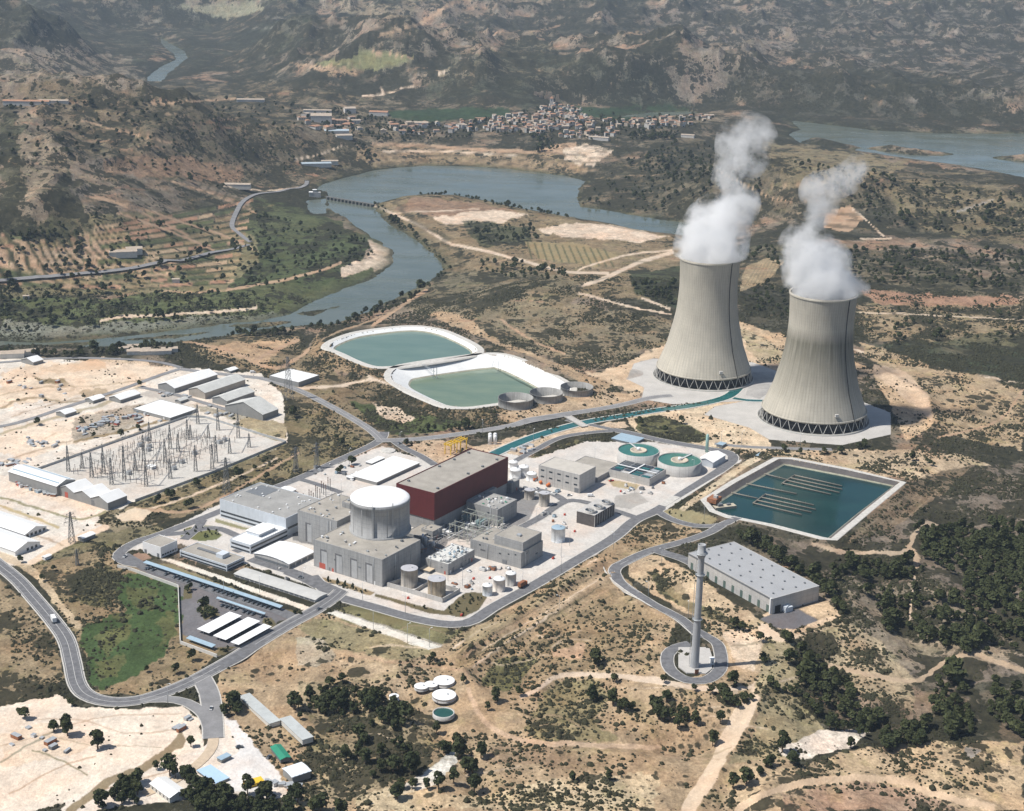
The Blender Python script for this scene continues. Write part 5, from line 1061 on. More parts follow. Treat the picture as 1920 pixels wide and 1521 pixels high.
for i, (x, y, r, yf, lab) in enumerate(((1147,466,93,558,'left one of three big open concrete tanks by the ponds'), (1308,438,88,525,'middle one of three big open concrete tanks by the ponds'), (1470,408,87,488,'right one of three big open concrete tanks by the ponds'))):
    tank('open_basin', lab, 'E', (x, y), r, yf, M('basin concrete', (.30,.295,.28), .9, .15, .2, streak=.25), None, 'open', 'open concrete tanks by the ponds', z0=0)
for (x, y, r, yf, lab) in ((770,552,56,592,'largest rear white round reservoir on the dry slope'), (650,582,38,612,'small white round reservoir, leftmost of the slope group'), (702,572,36,602,'small white round reservoir squeezed between two others'), (770,628,63,674,'white round reservoir with walled rim directly above the round pool')):
    tank('water_reservoir', lab, 'I', (x, y), r, yf, mc2, mwhite, 'flat')
tank('water_reservoir', 'tiny white tank among pines left of the reservoirs', 'I', (505,634), 26, 665, mwhite, mwhite, 'flat')
Q, R, h = round_px('I', (767,722), 53, 756); T = empty('round_pool', (Q[0], Q[1], 0), 0, 'small round dark green pool below the white reservoirs', 'pool')
m = MB(); m.lathe([(R+.6, -1.5), (R+.6, 1.0), (R, 1.0), (R, -.5)], 36, cap=False); m.build('rim', mc2, T); m = MB(); m.lathe([(R+.1, .5), (.01, .5)], 36, cap=False); m.build('water', M('pool water', (.02,.075,.06), .15, .1, .3, spec=.5), T)
# bund
def wallring(name, label, f, pts, z, h, th, mat, close=True):
    o = fence_wall(name, f, pts+([pts[0]] if close else []), z, h, th, mat, label, 'wall'); return o
wallring('tank_bund', 'low concrete bund wall around the two stained tanks', 'Y', [(42,640),(700,832),(905,715),(330,560)], 0, 3.2, .6, mc2); fence_wall('bund_partition', 'Y', [(365,720),(520,620)], 0, 2.6, .5, mc2, 'short concrete wall dividing the tank bund in two', 'wall')
# mechanical draught cooler with three fans
T, a, b, h = block('fan_cooler', 'dark frame cooling unit with three round fan stacks on top', 'cooling unit', 'C', (455,835), 748, (330,712), (628,662), M('dark louvres', (.10,.09,.085), .8, .2, .5), mc2, par=0)
for i in range(3):
    q = spot('C', ((430,492,552)[i], (712,682,648)[i]), h+1.2)-np.array((T.location.x, T.location.y)); x, y = q@u_, q@v_; R = 4.6
    m = MB(); m.lathe([(R, h), (R*.93, h+1), (R*.97, h+2.2), (R*.90, h+2.2), (R*.88, h+.4)], 32, x, y, cap=False); fs_ = m.build('fan_stack', mc2, T)
    m = MB(); m.lathe([(R*.9, h+.45), (.01, h+.5)], 24, x, y, cap=False); m.mi = 1
    for k in range(6): t = k*math.pi/3; m.bar((x, y, h+1.4), (x+R*.85*math.cos(t), y+R*.85*math.sin(t), h+1.4), .35, 4, .15)
    m.build('fan', [m_dark, msteel], fs_)
for i in range(9): m = MB(); m.box(a*i/8.3, -.5, 0, a*i/8.3+.3, -.1, h-.3); m.build('frame_post', mc2, T)
# chimney
Qc = spot('P', (1302,1252), 6.0); Hc = rise(Qc, 6.0, 1021); print('chimney', Qc, Hc)
T = empty('chimney', (Qc[0], Qc[1], 6.0), 0, 'tall slender grey concrete ventilation chimney with a flared top', 'chimney'); mch = M('chimney concrete', (.36,.37,.38), .85, .08, .2, streak=.12)
m = MB(); m.lathe([(2.8,-.5),(2.65,2),(2.3,Hc*.35),(2.1,Hc*.42),(1.95,Hc*.8),(1.95,Hc-9),(2.2,Hc-8),(3.0,Hc-6.4),(3.0,Hc-4.6),(2.5,Hc-4.4),(2.4,Hc-.2),(2.4,Hc),(2.0,Hc),(1.9,Hc-6)], 32, cap=False); m.build('shaft', mch, T)
for z, r in ((.40, 2.25), (.76, 2.05), (.93, 3.0)):
    m = MB(); m.lathe([(r-.2,Hc*z-.1),(r+.8,Hc*z),(r+.8,Hc*z+.15),(r-.2,Hc*z+.2)], 24, cap=False); m.lathe([(r+.8,Hc*z+1.1),(r+.86,Hc*z+1.2),(r+.74,Hc*z+1.2)], 24, cap=False)
    for k in range(12): t = k*math.pi/6; m.bar(((r+.8)*math.cos(t), (r+.8)*math.sin(t), Hc*z), ((r+.8)*math.cos(t), (r+.8)*math.sin(t), Hc*z+1.15), .05)
    m.build('platform', msteel, T)
m = MB(); m.bar((-3.3,-.4,0), (-2.8,-.4,Hc-8), .12); m.bar((-3.3,.4,0), (-2.8,.4,Hc-8), .12); m.build('ladder', msteel, T)
slab('pavement', 'J', [(550,752),(735,752),(750,800),(752,880),(715,910),(600,905),(550,868)], 5.5, 6.75, m_conc, z=6.2)
for lab, base, ty, L, R in (('white equipment cabin left of the chimney foot', (640,850), 822, (555,825), (650,800)), ('white equipment cabin right of the chimney foot', (745,850), 820, (665,815), (752,798))):
    T, a, b, h = block('equipment_cabin', lab, 'cabin', 'J', base, ty, L, R, mwhite, mwroof, z0=6.7, ang=12, par=0); bands(T, 'r', a, (.8,), .9, n=3)
block('plinth_housing', 'brown box housing at the very foot of the chimney', 'housing', 'J', (650,905), 882, (615,882), (672,878), mrust, mc, z0=6.7, ang=12, par=0)
# warehouse on the terrace below the pond
T, a, b, h = block('warehouse', 'very large flat-roofed pale grey warehouse dotted with roof vents, behind the chimney', 'warehouse', 'J', (1110,550), 457, (595,185), (1395,378), mc2, M('light sheet roof', (.335,.34,.345), .6, .05, .1), z0=5.0, ang=33.0, par=.3)
print('warehouse', a, b, h)
rr = random.Random(4)
for i in range(4):
    for j in range(8): roof_unit(T, a*(.14+.24*i), b*(.07+.125*j)+(i % 2)*2, h-.2, .9, .9, .7, mdoor)
for i in range(10):
    pane(T, 'l', b*(.05+.1*i), .1, 2.6, 5.0, M('green door', (.10,.14,.12), .6, .1, .5), 'door', .1)
m = MB(); m.box(-.5, .2, h*.92, .02, b-.2, h*.97); m.build('gutter', mdoor, T); m = MB(); m.box(-1.2, .6, 0, .02, 1.6, h); m.build('downpipe', mwhite, T)
m = MB(); m.box(a*.22, -3.2, 0, a*.38, .02, 3.4); m.build('loading_dock', mclad, T); pane(T, 'r', a*.12, 0, 5, 5.4, m_dark, 'door', .1)
# ------------------------------------------------------------------ sheds of the industrial flats and yards
def ang_of(f, base, topy, L, R, z0):
    P = spot(f, base, z0); h = rise(P, z0, FR[f][1]+topy/FR[f][2]); l = spot(f, L, z0+h)-P; r = spot(f, R, z0+h)-P
    if np.linalg.norm(l) > np.linalg.norm(r): return math.degrees(math.atan2(l[1], l[0]))-90
    return math.degrees(math.atan2(r[1], r[0]))
def shed(label, f, base, topy, L, R, wall, roof, kind='gable_x', auto=False, z0=0.0, cat='shed', name='shed', par=0, group=None):
    return block(name, label, cat, f, base, topy, L, R, wall, roof, z0, ang_of(f, base, topy, L, R, z0) if auto else None, par, kind, group)
mgw = M('grey shed wall', (.27,.27,.26), .8, .08, .2, wave=('Y', .8, .12)); mgr = M('aged sheet roof', (.52,.52,.49), .8, .10, .2, wave=('Y', .5, .10)); mbg = M('white sheet bright', (.76,.76,.74), .6, .05, .1, wave=('Y', .4, .05))
# three-gabled shed by the substation
P, h, a, b, an = base_at('R', (1300,368), 278, (685,95), (1528,190)); T = empty('sawtooth_shed', (P[0], P[1], 0), an, 'white-roofed shed with a zigzag three-gabled grey front wall by the substation', 'shed')
m = MB(); m.box(0, 0, -.5, a, b, h); r = MB(); rh = b/3*.20
for i in range(3):
    y0, y1, ym = b*i/3, b*(i+1)/3, b*(i+.5)/3
    m.add([(.02,y0,h-.01),(.02,y1,h-.01),(.02,ym,h+rh),(a-.02,y0,h-.01),(a-.02,y1,h-.01),(a-.02,ym,h+rh)], [(0,2,1),(3,4,5),(0,1,4,3),(1,2,5,4),(2,0,3,5)])
    r.add([(-.5,y0,h+.05),(-.5,ym,h+rh+.25),(a+.5,ym,h+rh+.25),(a+.5,y0,h+.05)], [(0,3,2,1)]); r.add([(-.5,ym,h+rh+.25),(-.5,y1,h+.05),(a+.5,y1,h+.05),(a+.5,ym,h+rh+.25)], [(0,3,2,1)])
m.build('wall', mgw, T); r.build('roof', mbg, T); pane(T, 'l', b*.83, 0, 3.5, 4.5, mbrick, 'door', .1); pane(T, 'l', b*.30, 0, 3.5, 4.5, mdoor, 'door', .1)
T, a, b, h = shed('long low white-roofed shed with two rooflight strips, left of the zigzag one', 'D', (368,1065), 1003, (52,908), (470,955), mgw, mbg, 'gable_y')
for s in (.2, .75): m = MB(); m.box(a*s-.8, 1, h+.35, a*s+.8, b-1, h+.55+a*.17*min(s, 1-s)*2); m.build('rooflight', mblue, T)
T, a, b, h = shed('big white double-pitched shed at the left edge, upper one of two', 'R', (300,705), 660, (-300,470), (562,560), mbg, mbg, 'gable_y')
for i in range(5): pane(T, 'r', a*(.12+.19*i), .4, 2.2, 2.2)
T, a, b, h = shed('big white double-pitched shed at the left edge, lower one of two', 'R', (185,915), 862, (-330,655), (482,745), mbg, mbg, 'gable_y')
for i in range(3): pane(T, 'r', a*(.5+.17*i), .4, 2.0, 2.2)
shed('long white-roofed shed with open dark side, topmost of the shed row', 'D', (1125,402), 372, (1032,340), (1420,288), mgw, mbg); shed('tallest beige shed with brownish gable wall in the shed row', 'D', (1320,442), 402, (1225,372), (1590,318), M('beige wall', (.37,.33,.28), .8, .1, .2), mgr)
shed('mid-sized shed with grey walls, third of the shed row', 'D', (1460,488), 455, (1375,428), (1655,398), mgw, mgr); shed('shed with rippled old grey roof at the bottom of the shed row', 'D', (1690,580), 542, (1530,452), (1850,520), mgw, mgr)
shed('wide flat white-roofed building beside the scrap yard', 'D', (1095,582), 562, (880,492), (1250,497), mgw, mbg, 'flat', par=.3, name='depot_building', cat='building'); shed('small white-roofed building left of the wide depot', 'D', (775,468), 447, (700,428), (900,405), mgw, mbg)
shed('little white gabled shed among grass below the zigzag shed', 'R', (1000,748), 708, (922,690), (1185,662), mgw, mbg); shed('tiny white hut with dark shadow side near the lower white shed', 'R', (545,968), 935, (492,928), (605,902), mwhite, mbg)
shed('pale flat-roofed depot by the road above the works', 'P', (560,726), 717, (497,707), (602,704), mgw, mbg, 'flat', par=.3, name='depot_building', cat='building')
# contractor yard at the bottom
mw2 = M('cream wall', (.62,.60,.55), .8, .08, .3)
for lab, args, kind, w, r in (
 ('long grey-roofed barrack with white wall, nearer the road fork', ((918,528),490,(555,165),(1038,448)), 'flat', mw2, M('grey felt roof', (.43,.45,.44), .85, .1, .2)),
 ('shorter grey-roofed barrack further down the slope', ((1308,728),682,(1042,432),(1430,642)), 'flat', mw2, M('grey felt roof', (1,1,1))),
 ('green-roofed shed in the contractor yard', ((1050,945),915,(935,768),(1165,888)), 'gable_y', mdoor, mgreen),
 ('blue and white striped hall at the right of the contractor yard', ((1188,1190),1122,(1090,1015),(1402,1050)), 'barrel_x', mgw, M('striped white roof', (.70,.74,.78), .5, .05, .3)),
 ('small bright yellow shed in the contractor yard', ((648,1258),1222,(590,1178),(850,1165)), 'flat', myel, myel),
 ('blue and white striped shed at the left of the contractor yard', ((280,1222),1195,(62,1042),(445,1135)), 'flat', mgw, M('striped blue roof', (.40,.55,.70), .5, .05, .3)),
 ('small grey-blue cabin at the entrance of the contractor yard', ((350,955),918,(302,888),(462,862)), 'flat', mgw, mblue)):
    T, a, b, h = shed(lab, 'X', args[0], args[1], args[2], args[3], w, r, kind, True, name='yard_shed')
    if 'blue and white' in lab:
        for i in range(4):
            m = MB(); s = (.1+.24*i)
            if 'hall' in lab: m.box(a*s, -.35, h+.05, a*s+.7, .0, h+.35); m.build('roof_seam', mblue, T)
            else: m.box(.3, b*s, h+.05, a-.3, b*s+b*.11, h+.25); m.build('roof_strip', mwhite, T)
T, a, b, h = shed('white-roofed house among dark trees at the bottom edge', 'H', (930,1478), 1450, (822,1372), (1002,1402), mw2, mbg, 'gable_y', True, name='house', cat='house')
for i in range(5): pane(T, 'l', b*(.12+.19*i), .9, 1.2, 1.2)
# white sheds of the transformer store behind the containment
shed('long white-roofed store parallel to the red hall', 'A', (1165,496), 474, (985,420), (1472,335), mgw, mbg, 'flat', name='store_building', cat='building'); shed('thin dark shelter row on the pale yard behind the dome', 'A', (988,462), 446, (962,430), (1110,384), mdoor, mbg, 'flat')
shed('small flat white shelter between the long store and the junction', 'A', (1130,352), 340, (1095,325), (1240,305), mdoor, mbg, 'flat')
Q, R, _ = round_px('A', (1245,243), 55, 268); m = MB(); m.lathe([(R,-.3),(R,.75),(R-.6,.8),(.01,.9)], 40, cap=False); tag(m.build('traffic_island', m_kerb, None, (Q[0], Q[1], 0)), 'round pale traffic island at the road junction', 'traffic island')
# ------------------------------------------------------------------ lattice pylons, substation
def lattice(h, w, wt, nseg, r, arms=()):
    m = MB(); c = lambda z, i: ((w+(wt-w)*z/h)/2*(1 if i in (0, 3) else -1), (w+(wt-w)*z/h)/2*(1 if i in (0, 1) else -1), z)
    zs = [h*(1-(1-i/nseg)**1.25) for i in range(nseg+1)]
    for i in range(4): m.bar(c(0, i), c(h, i), r)
    for a, b in zip(zs[:-1], zs[1:]):
        for i in range(4): m.bar(c(a, i), c(b, (i+1) % 4), r*.55); m.bar(c(a, (i+1) % 4), c(b, i), r*.55)
    return m
msteelp = M('pylon steel', (.20,.205,.205), .6, .1, .5, metal=.2)
def pylon(h, label, loc, rz):
    T = empty('pylon', loc, rz, label, 'pylon'); lattice(h, h*.17, h*.03, 9, .20).build('body', msteelp, T)
    for k, z in enumerate((.70, .82, .94)):
        l = h*(.20, .16, .12)[k]; m = MB(); 
        for s in (-1, 1): m.bar((0, 0, h*z+.6), (s*l, 0, h*z), .16); m.bar((0, 0, h*z-1.6), (s*l, 0, h*z), .16)
        m.build('crossarm', msteelp, T)
        for s in (-1, 1): m = MB(); m.bar((s*l, 0, h*z), (s*l, 0, h*z-2.4), .12); m.build('insulator', m_dark, T)
    return T
PY = [(541,748,669,'lattice pylon standing beside the settling ponds access road'),(425,925,858,'lattice pylon on the slope right of the substation'),(555,886,838,'lattice pylon left of the two below the road junction'),(594,878,830,'lattice pylon right of the two below the road junction'),
      (135,1018,960,'lattice pylon beside the white sheds, upper one'),(145,1060,1030,'short lattice pylon beside the white sheds, lower one'),(245,752,800,'')]
for x, yb, yt, lab in PY:
    if not lab: continue
    g_ = ground([(x, yb)])[0]; hh = rise(g_[:2], g_[2], yt); pylon(max(hh, 12), lab, tuple(g_), math.radians(35))
# substation: tall masts with beams, then rows of low switchgear
mast0 = None; GM = 'tall lattice masts of the substation'
def mast_at(p, hgt):
    global mast0
    if mast0 is None:
        mast0 = empty('substation_mast', (0, 0, 0), 0, 'tall dark lattice mast rising from the pale substation yard', 'mast', GM); lattice(26, 2.6, .6, 7, .19).build('lattice', msteelp, mast0)
        m = MB(); m.bar((0,0,25), (0,0,31), .10); m.build('lightning_rod', msteelp, mast0); kids(mast0); o = mast0
    else: o = ctree(mast0)
    o.location = (p[0], p[1], 0); o.scale = (1, 1, hgt/31); return o
MP = [(440,905,708),(530,885,765),(590,945,752),(667,920,718),(718,990,785),(800,960,645),(940,1000,800),(925,840,640),(962,720,562),(1062,850,668),(1095,760,575),(1145,780,645),(1205,700,548),(1225,690,590),(1258,905,705),(1272,600,452),(1340,690,600),(1390,850,640),(1402,640,472),(1477,790,672),(1532,690,500),(1602,750,645),(1365,890,700),(1095,950,800),(870,900,770)]
MPW = [spot('D', (x, yb)) for x, yb, yt in MP]
for (x, yb, yt), p in zip(MP, MPW): mast_at(p, min(max(rise(p, 0, 620+yt/3.4286), 14), 34))
bm0 = None
for i, j in ((0,2),(2,4),(1,3),(5,7),(7,8),(6,9),(9,10),(12,15),(14,17),(17,18),(13,16),(19,20),(5,6),(10,12)):
    p, q = MPW[i], MPW[j]; d = q-p; L_ = np.linalg.norm(d)
    if L_ > 75: continue
    m = MB(); n_ = max(4, int(L_/3))
    m.bar((0,0,0), (L_,0,0), .14); m.bar((0,0,1.2), (L_,0,1.2), .14)
    for k in range(n_): m.bar((L_*k/n_,0,0 if k%2 else 1.2), (L_*(k+1)/n_,0,1.2 if k%2 else 0), .08)
    o = m.build('busbar_beam', msteelp, None, (p[0], p[1], 15.5), math.atan2(d[1], d[0])); tag(o, 'horizontal lattice beam strung between substation masts', 'beam', 'lattice beams of the substation')
rr = random.Random(21); eq = []
def equip(kind):
    T = empty('switchgear', (0,0,0), 0, {'p': 'slim insulator post with ring top in the substation rows', 'd': 'two-post isolator frame in the substation rows', 't': 'squat grey transformer block in the substation yard'}[kind], 'switchgear', 'switchgear of the substation')
    m = MB()
    if kind == 'p': m.bar((0,0,0),(0,0,2.6),.22); m.build('stand', msteelp, T); m = MB(); m.lathe([(.16,2.6),(.3,3),(.16,3.4),(.3,3.8),(.16,4.2),(.32,5.2),(.1,5.4)], 6); m.build('insulator', M('porcelain', (.16,.10,.08), .4, .1, 1), T)
    elif kind == 'd':
        for s in (-2, 2): m.bar((s,0,0),(s,0,4.2),.18)
        m.bar((-2.8,0,4.2),(2.8,0,4.2),.16); m.build('stand', msteelp, T)
        for s in (-2.2, 0, 2.2): m = MB(); m.bar((s,0,4.2),(s,0,6.2),.17); m.build('insulator', M('porcelain'), T)
    else: m.box(-2,-1.4,0,2,1.4,3); m.build('casing', msteel, T)
    if kind == 't':
        for s in (-1.2,0,1.2): m = MB(); m.bar((s,0,3),(s,.2,5),.2); m.build('insulator', M('porcelain'), T)
    return kids(T)
E0 = {k: equip(k) for k in 'pdt'}; used = set(); o0 = spot('D', (470,930)); e1 = spot('D', (1000,1010))-o0; e2 = spot('D', (1330,560))-spot('D', (640,850)); 
cnt = 0
for i in range(15):
    for j in range(16):
        if cnt > 185: break
        s = .06+.9*i/14; t = .02+.95*j/15
        if abs(s-.5) < .03 or rr.random() < .22: continue
        p = o0+e1*(s-.15)*1.0+e2*t*(.9)+np.array((rr.uniform(-.6,.6), rr.uniform(-.6,.6)))
        k = rr.choices('pdt', (6, 4, .5))[0]; cnt += 1
        o = E0[k] if k not in used else ctree(E0[k]); used.add(k); o.location = (p[0], p[1], 0); o.rotation_euler = (0, 0, UA)
shed('small flat relay building in the middle of the substation', 'D', (975,895), 880, (940,870), (1010,870), mwhite, mbg, 'flat', cat='building', name='relay_building')
# small switchyard behind the service building
sw0 = None
for i in range(14):
    p = spot('A', (640+15*i+rr.uniform(-4,4), 640-10*i+(i % 3)*22)); o = ctree(E0['p'], label='thin insulator post in the small switchyard behind the service building'); o['group'] = 'posts of the small switchyard'; o.location = (p[0], p[1], 0); o.scale = (1.3,1.3,1.9)
# gantries of the transformer yard
gm = M('pale green-grey steel', (.40,.42,.37), .6, .1, .5)
def gantry(label, p0, dirv, n, step, h, cross):
    T = empty('busbar_gantry', (p0[0], p0[1], 0), math.atan2(dirv[1], dirv[0]), label, 'gantry')
    for i in range(n):
        for s in (0, cross):
            m = MB(); m.bar((i*step-.5,s,0),(i*step,s,h),.16); m.bar((i*step+.5,s,0),(i*step,s,h),.16); m.bar((i*step,s,h),(i*step,s,h+2),.1); m.build('post', gm, T)
        m = MB(); m.bar((i*step,-1,h),(i*step,cross+1,h),.2); m.bar((i*step,-1,h-.8),(i*step,cross+1,h-.8),.14); m.build('crossbeam', gm, T)
        for q in (.2,.5,.8): m = MB(); m.lathe([(.1,h-3),(.42,h-2.9),(.1,h-2.6),(.42,h-2.2),(.1,h-1.9),(.1,h-.8)], 6, i*step, cross*q); m.build('insulator', M('pale insulator', (.48,.46,.36), .5, .1, 1), T)
    for s in (0, cross): m = MB(); m.bar((-1,s,h+.3),((n-1)*step+1,s,h+.3),.18); m.build('beam', gm, T)
dn = -v_
gantry('pale steel busbar gantry row nearest the cluttered pump building', spot('B', (680,1100)), dn, 5, 8, 12, 7); gantry('pale steel busbar gantry row nearest the red hall', spot('B', (790,985)), dn, 5, 8, 12, 7)
for i, q in enumerate(((700,880),(840,930),(960,975))):
    p = spot('B', q); T = empty('power_transformer', (p[0], p[1], 0), UA, ('bluish power transformer nearest the red hall corner','bluish power transformer, middle one under the gantries','bluish power transformer furthest right under the gantries')[i], 'transformer'); m = MB(); m.box(-4,-2.4,0,4,2.4,4.6); m.build('tank', M('transformer paint', (.24,.33,.33), .6, .1, .4), T)
    for s in (-1, 1): m = MB(); [m.box(-3.4+k*1.2, s*3.2-.6, .6, -2.7+k*1.2, s*3.2+.6, 4) for k in range(6)]; m.build('radiator', msteel, T)
    for k in (-2,0,2): m = MB(); m.lathe([(.3,4.6),(.5,5),(.3,5.4),(.45,5.8),(.1,7)], 8, k, 0); m.build('bushing', M('porcelain'), T)
# pipe clutter between the halls
for i in range(64):
    q = (rr.uniform(440, 1180), 0); x = q[0]; y = rr.uniform(900+ (x-440)*.12, 1060+(x-440)*.10); p = spot('B', (x, y)); m = MB(); k = rr.random()
    if k < .4: w = rr.uniform(.8, 2.2); m.box(-w, -w*.7, 0, w, w*.7, rr.uniform(1, 3.5)); m.bar((0,0,.5),(0,0,4.2),.15); nm = ('plant_cabinet', 'small grey or white cabinet among the transformer gantries', 'cabinet')
    else: l = rr.uniform(4, 12); m.bar((-l,0,2.2),(l,0,2.2),.3,6); m.bar((-l*.8,0,0),(-l*.8,0,2.2),.14); m.bar((l*.8,0,0),(l*.8,0,2.2),.14); nm = ('pipe_run', 'short pale pipe on supports beneath the transformer gantries', 'pipe')
    tag(m.build(nm[0], rr.choice([mwhite, mpipe, msteel, mc2, mdoor]), None, (p[0], p[1], 0), UA+(math.pi/2 if i % 2 else 0)), nm[1], nm[2], 'clutter of the transformer yard')
for i in range(34):
    p = spot('B', (rr.uniform(340, 640), rr.uniform(872, 965))) if i < 20 else spot('B', (rr.uniform(430, 600), rr.uniform(1120, 1250))); m = MB(); l = rr.uniform(2, 8)
    if i % 3: m.bar((-l,0,rr.uniform(2,5)),(l,0,rr.uniform(2,5)),.28,6); m.bar((-l*.7,0,0),(-l*.7,0,3),.14); m.bar((l*.7,0,0),(l*.7,0,3),.14)
    else: m.lathe([(1.2,0),(1.2,rr.uniform(3,6)),(.6,6.4)], 10)
    tag(m.build('pipe_run', rr.choice([mwhite, mpipe, msteel, mc2, mrust]), None, (p[0], p[1], 0), UA+(math.pi/2 if i % 2 else 0)), 'pale pipe or vessel squeezed between the dome, red hall and pump building', 'pipe', 'pipework beside the dome')
# yellow gantry cranes, gas bottles, orange machinery
def portal(label, f, p, h, w, d):
    q = spot(f, p); T = empty('gantry_crane', (q[0], q[1], 0), UA, label, 'crane')
    for x in (0, d):
        for y in (0, w): m = MB(); m.box(x-.3, y-.3, 0, x+.3, y+.3, h); m.build('leg', myel, T)
    for x in (0, d): m = MB(); m.box(x-.4, -1, h, x+.4, w+1, h+1.1); m.build('girder', myel, T)
    for y in (0, w*.5, w): m = MB(); m.box(-1.5, y-.35, h+1.1, d+1.5, y+.35, h+1.7); m.build('rail_beam', myel, T)
portal('bright yellow gantry crane frame, left one above the red hall roof', 'B', (690,350), 8, 6, 9); portal('bright yellow gantry crane frame, right one above the red hall roof', 'B', (775,322), 8.5, 6, 9)
for i in range(4):
    p = spot('B', (1040+(i%2)*45, 250-(i//2)*22)); m = MB(); m.lathe([(1.7,-.2),(1.7,6.8),(1.4,7.6),(.5,8)], 16); m.mi = 1; m.lathe([(1.9,-.2),(1.9,.5)], 12)
    tag(m.build('gas_cylinder_tank', [mwhite, mc2], None, (p[0], p[1], 0)), 'upright white gas tank in the group between yellow cranes and canal', 'tank', 'white gas tanks by the canal')
for i in range(3):
    p = spot('B', (1440+i*62, 575+i*26)); T = empty('orange_vessel', (p[0], p[1], 0), UA+.1, ('orange horizontal vessel, leftmost beside the grey panelled building','orange horizontal vessel, middle one beside the grey panelled building','orange horizontal vessel, rightmost beside the grey panelled building')[i], 'vessel')
    m = MB(); m.bar((-3,0,1.8),(3,0,1.8),1.25,14); m.build('shell', mora, T)
    for s in (-2, 2): m = MB(); m.box(s-.3,-1,0,s+.3,1,.9); m.build('saddle', mdoor, T)
# ------------------------------------------------------------------ spray pipes of the teal pond
PZ = 1.1
def pipes(label, lines_, r=.55):
    p0 = unproj(px('V', [lines_[0][0]]), PZ)[0]; T = empty('spray_pipe_grid', (p0[0], p0[1], PZ), 0, label, 'pipe grid')
    for a, b in lines_:
        A = unproj(px('V', [a]), PZ)[0]-p0; B = unproj(px('V', [b]), PZ)[0]-p0; m = MB(); m.bar((A[0],A[1],0), (B[0],B[1],0), r, 6); L_ = np.linalg.norm(B-A)
        for k in range(1, int(L_/6)): q = A+(B-A)*k/int(L_/6); m.bar((q[0],q[1],-1.5), (q[0],q[1],1.3), .16)
        m.build('pipe', M('spray pipe', (.22,.20,.165), .8, .2, .5), T)
pipes('comb of spray pipes in the upper middle of the teal pond', [((725,378),(830,308)),((730,375),(1125,466)),((765,352),(1195,452)),((795,332),(1218,426)),((828,310),(1215,398))])
pipes('comb of spray pipes in the lower middle of the teal pond', [((487,540),(592,464)),((490,538),(885,632)),((525,516),(965,612)),((560,492),(1000,590)),((590,466),(985,554))])
pipes('long feeder pipe reaching the upper spray comb', [((525,285),(765,345))]); pipes('lone feeder pipe in the middle of the teal pond', [((415,375),(845,462))]); pipes('feeder pipe reaching the lower spray comb', [((300,450),(525,500))])
p = spot('V', (255,570), 1.0); m = MB(); m.box(-9,-3,-1,9,3,1.2); m.mi = 1; m.box(-6,-1.5,1.2,-2,1.5,3.2); m.box(2,-1,1.2,5,1,2.6); tag(m.build('pump_raft', [M('tan deck', (.45,.40,.31), .9, .15, .5), mdoor], None, (p[0], p[1], 1), math.radians(20)), 'tan floating pump raft at the left corner of the teal pond', 'raft')
p = spot('V', (170,520), 4.2); m = MB(); m.box(-5,-4,-.5,5,4,3); m.mi = 1; m.box(-2,-3,3,1,0,5); tag(m.build('pump_house', [mrust, mc2], None, (p[0], p[1], 4.2), UA), 'brownish pump house on the pond corner beside the raft', 'pump house')
# little intake towers on the settling ponds
for (a, b, lab) in (((655,292),(715,345),'metal footbridge dropping into the lower green pond'),((1047,250),(1028,322),'thin pipe line down the far bank of the lower green pond')):
    A = spot('E', a, 4.5); B = spot('E', b, -1.0); m = MB(); 
    for s in (-1, 1): m.bar((s,0,0), (B[0]-A[0]+s, B[1]-A[1], -3), .22)
    if 'bridge' in lab: m.bar((B[0]-A[0],B[1]-A[1],2),(B[0]-A[0],B[1]-A[1],-10),.4); m.bar((B[0]-A[0]+3,B[1]-A[1],2),(B[0]-A[0]+3,B[1]-A[1],-10),.4)
    tag(m.build('footbridge' if 'bridge' in lab else 'pipe_line', msteel, None, (A[0], A[1], 5)), lab, 'footbridge' if 'bridge' in lab else 'pipe')
# canal bridge
s = unproj([(1068,783),(1092,797)], 1.2); c = s.mean(0); d = s[1]-s[0]; m = MB(); L_ = np.linalg.norm(d); m.box(-L_/2-4,-3.2,0,L_/2+4,3.2,.5); m.box(-L_/2-4,-3.4,.5,L_/2+4,-3.1,1.4); m.box(-L_/2-4,3.1,.5,L_/2+4,3.4,1.4)
tag(m.build('canal_bridge', m_conc, None, (c[0], c[1], .6), math.atan2(d[1], d[0])), 'short road bridge crossing the teal canal', 'bridge')
# weir with piers
A = unproj([(612,369)], -24)[0]; B = unproj([(702,384)], -24)[0]; d = B-A; L_ = np.linalg.norm(d); T = empty('weir_bridge', (A[0], A[1], WZ), math.atan2(d[1], d[0]), 'dark weir footbridge on many piers across the river bend', 'weir'); mwr = M('wet concrete', (.13,.13,.12), .8, .2, .2)
m = MB(); m.box(0,-2.5,4,L_,2.5,5); m.build('deck', mwr, T)
for k in range(13): m = MB(); m.box(L_*(k+.5)/13.2-1.6,-4,-4,L_*(k+.5)/13.2+1.6,4,4); m.build('pier', mwr, T)
p = unproj([(590,366)], -24)[0]; m = MB(); m.box(-9,-4,-3,10,4,7); m.box(-3,-3,7,3,3,11); m.mi = 1; m.box(-9.4,-4.4,7,-3.2,4.4,7.5); m.box(-3.4,-3.4,11,3.4,3.4,11.5); tag(m.build('weir_house', [mc2, mwhite], None, (p[0], p[1], WZ+2), .1), 'pale sluice house at the left end of the weir', 'building')
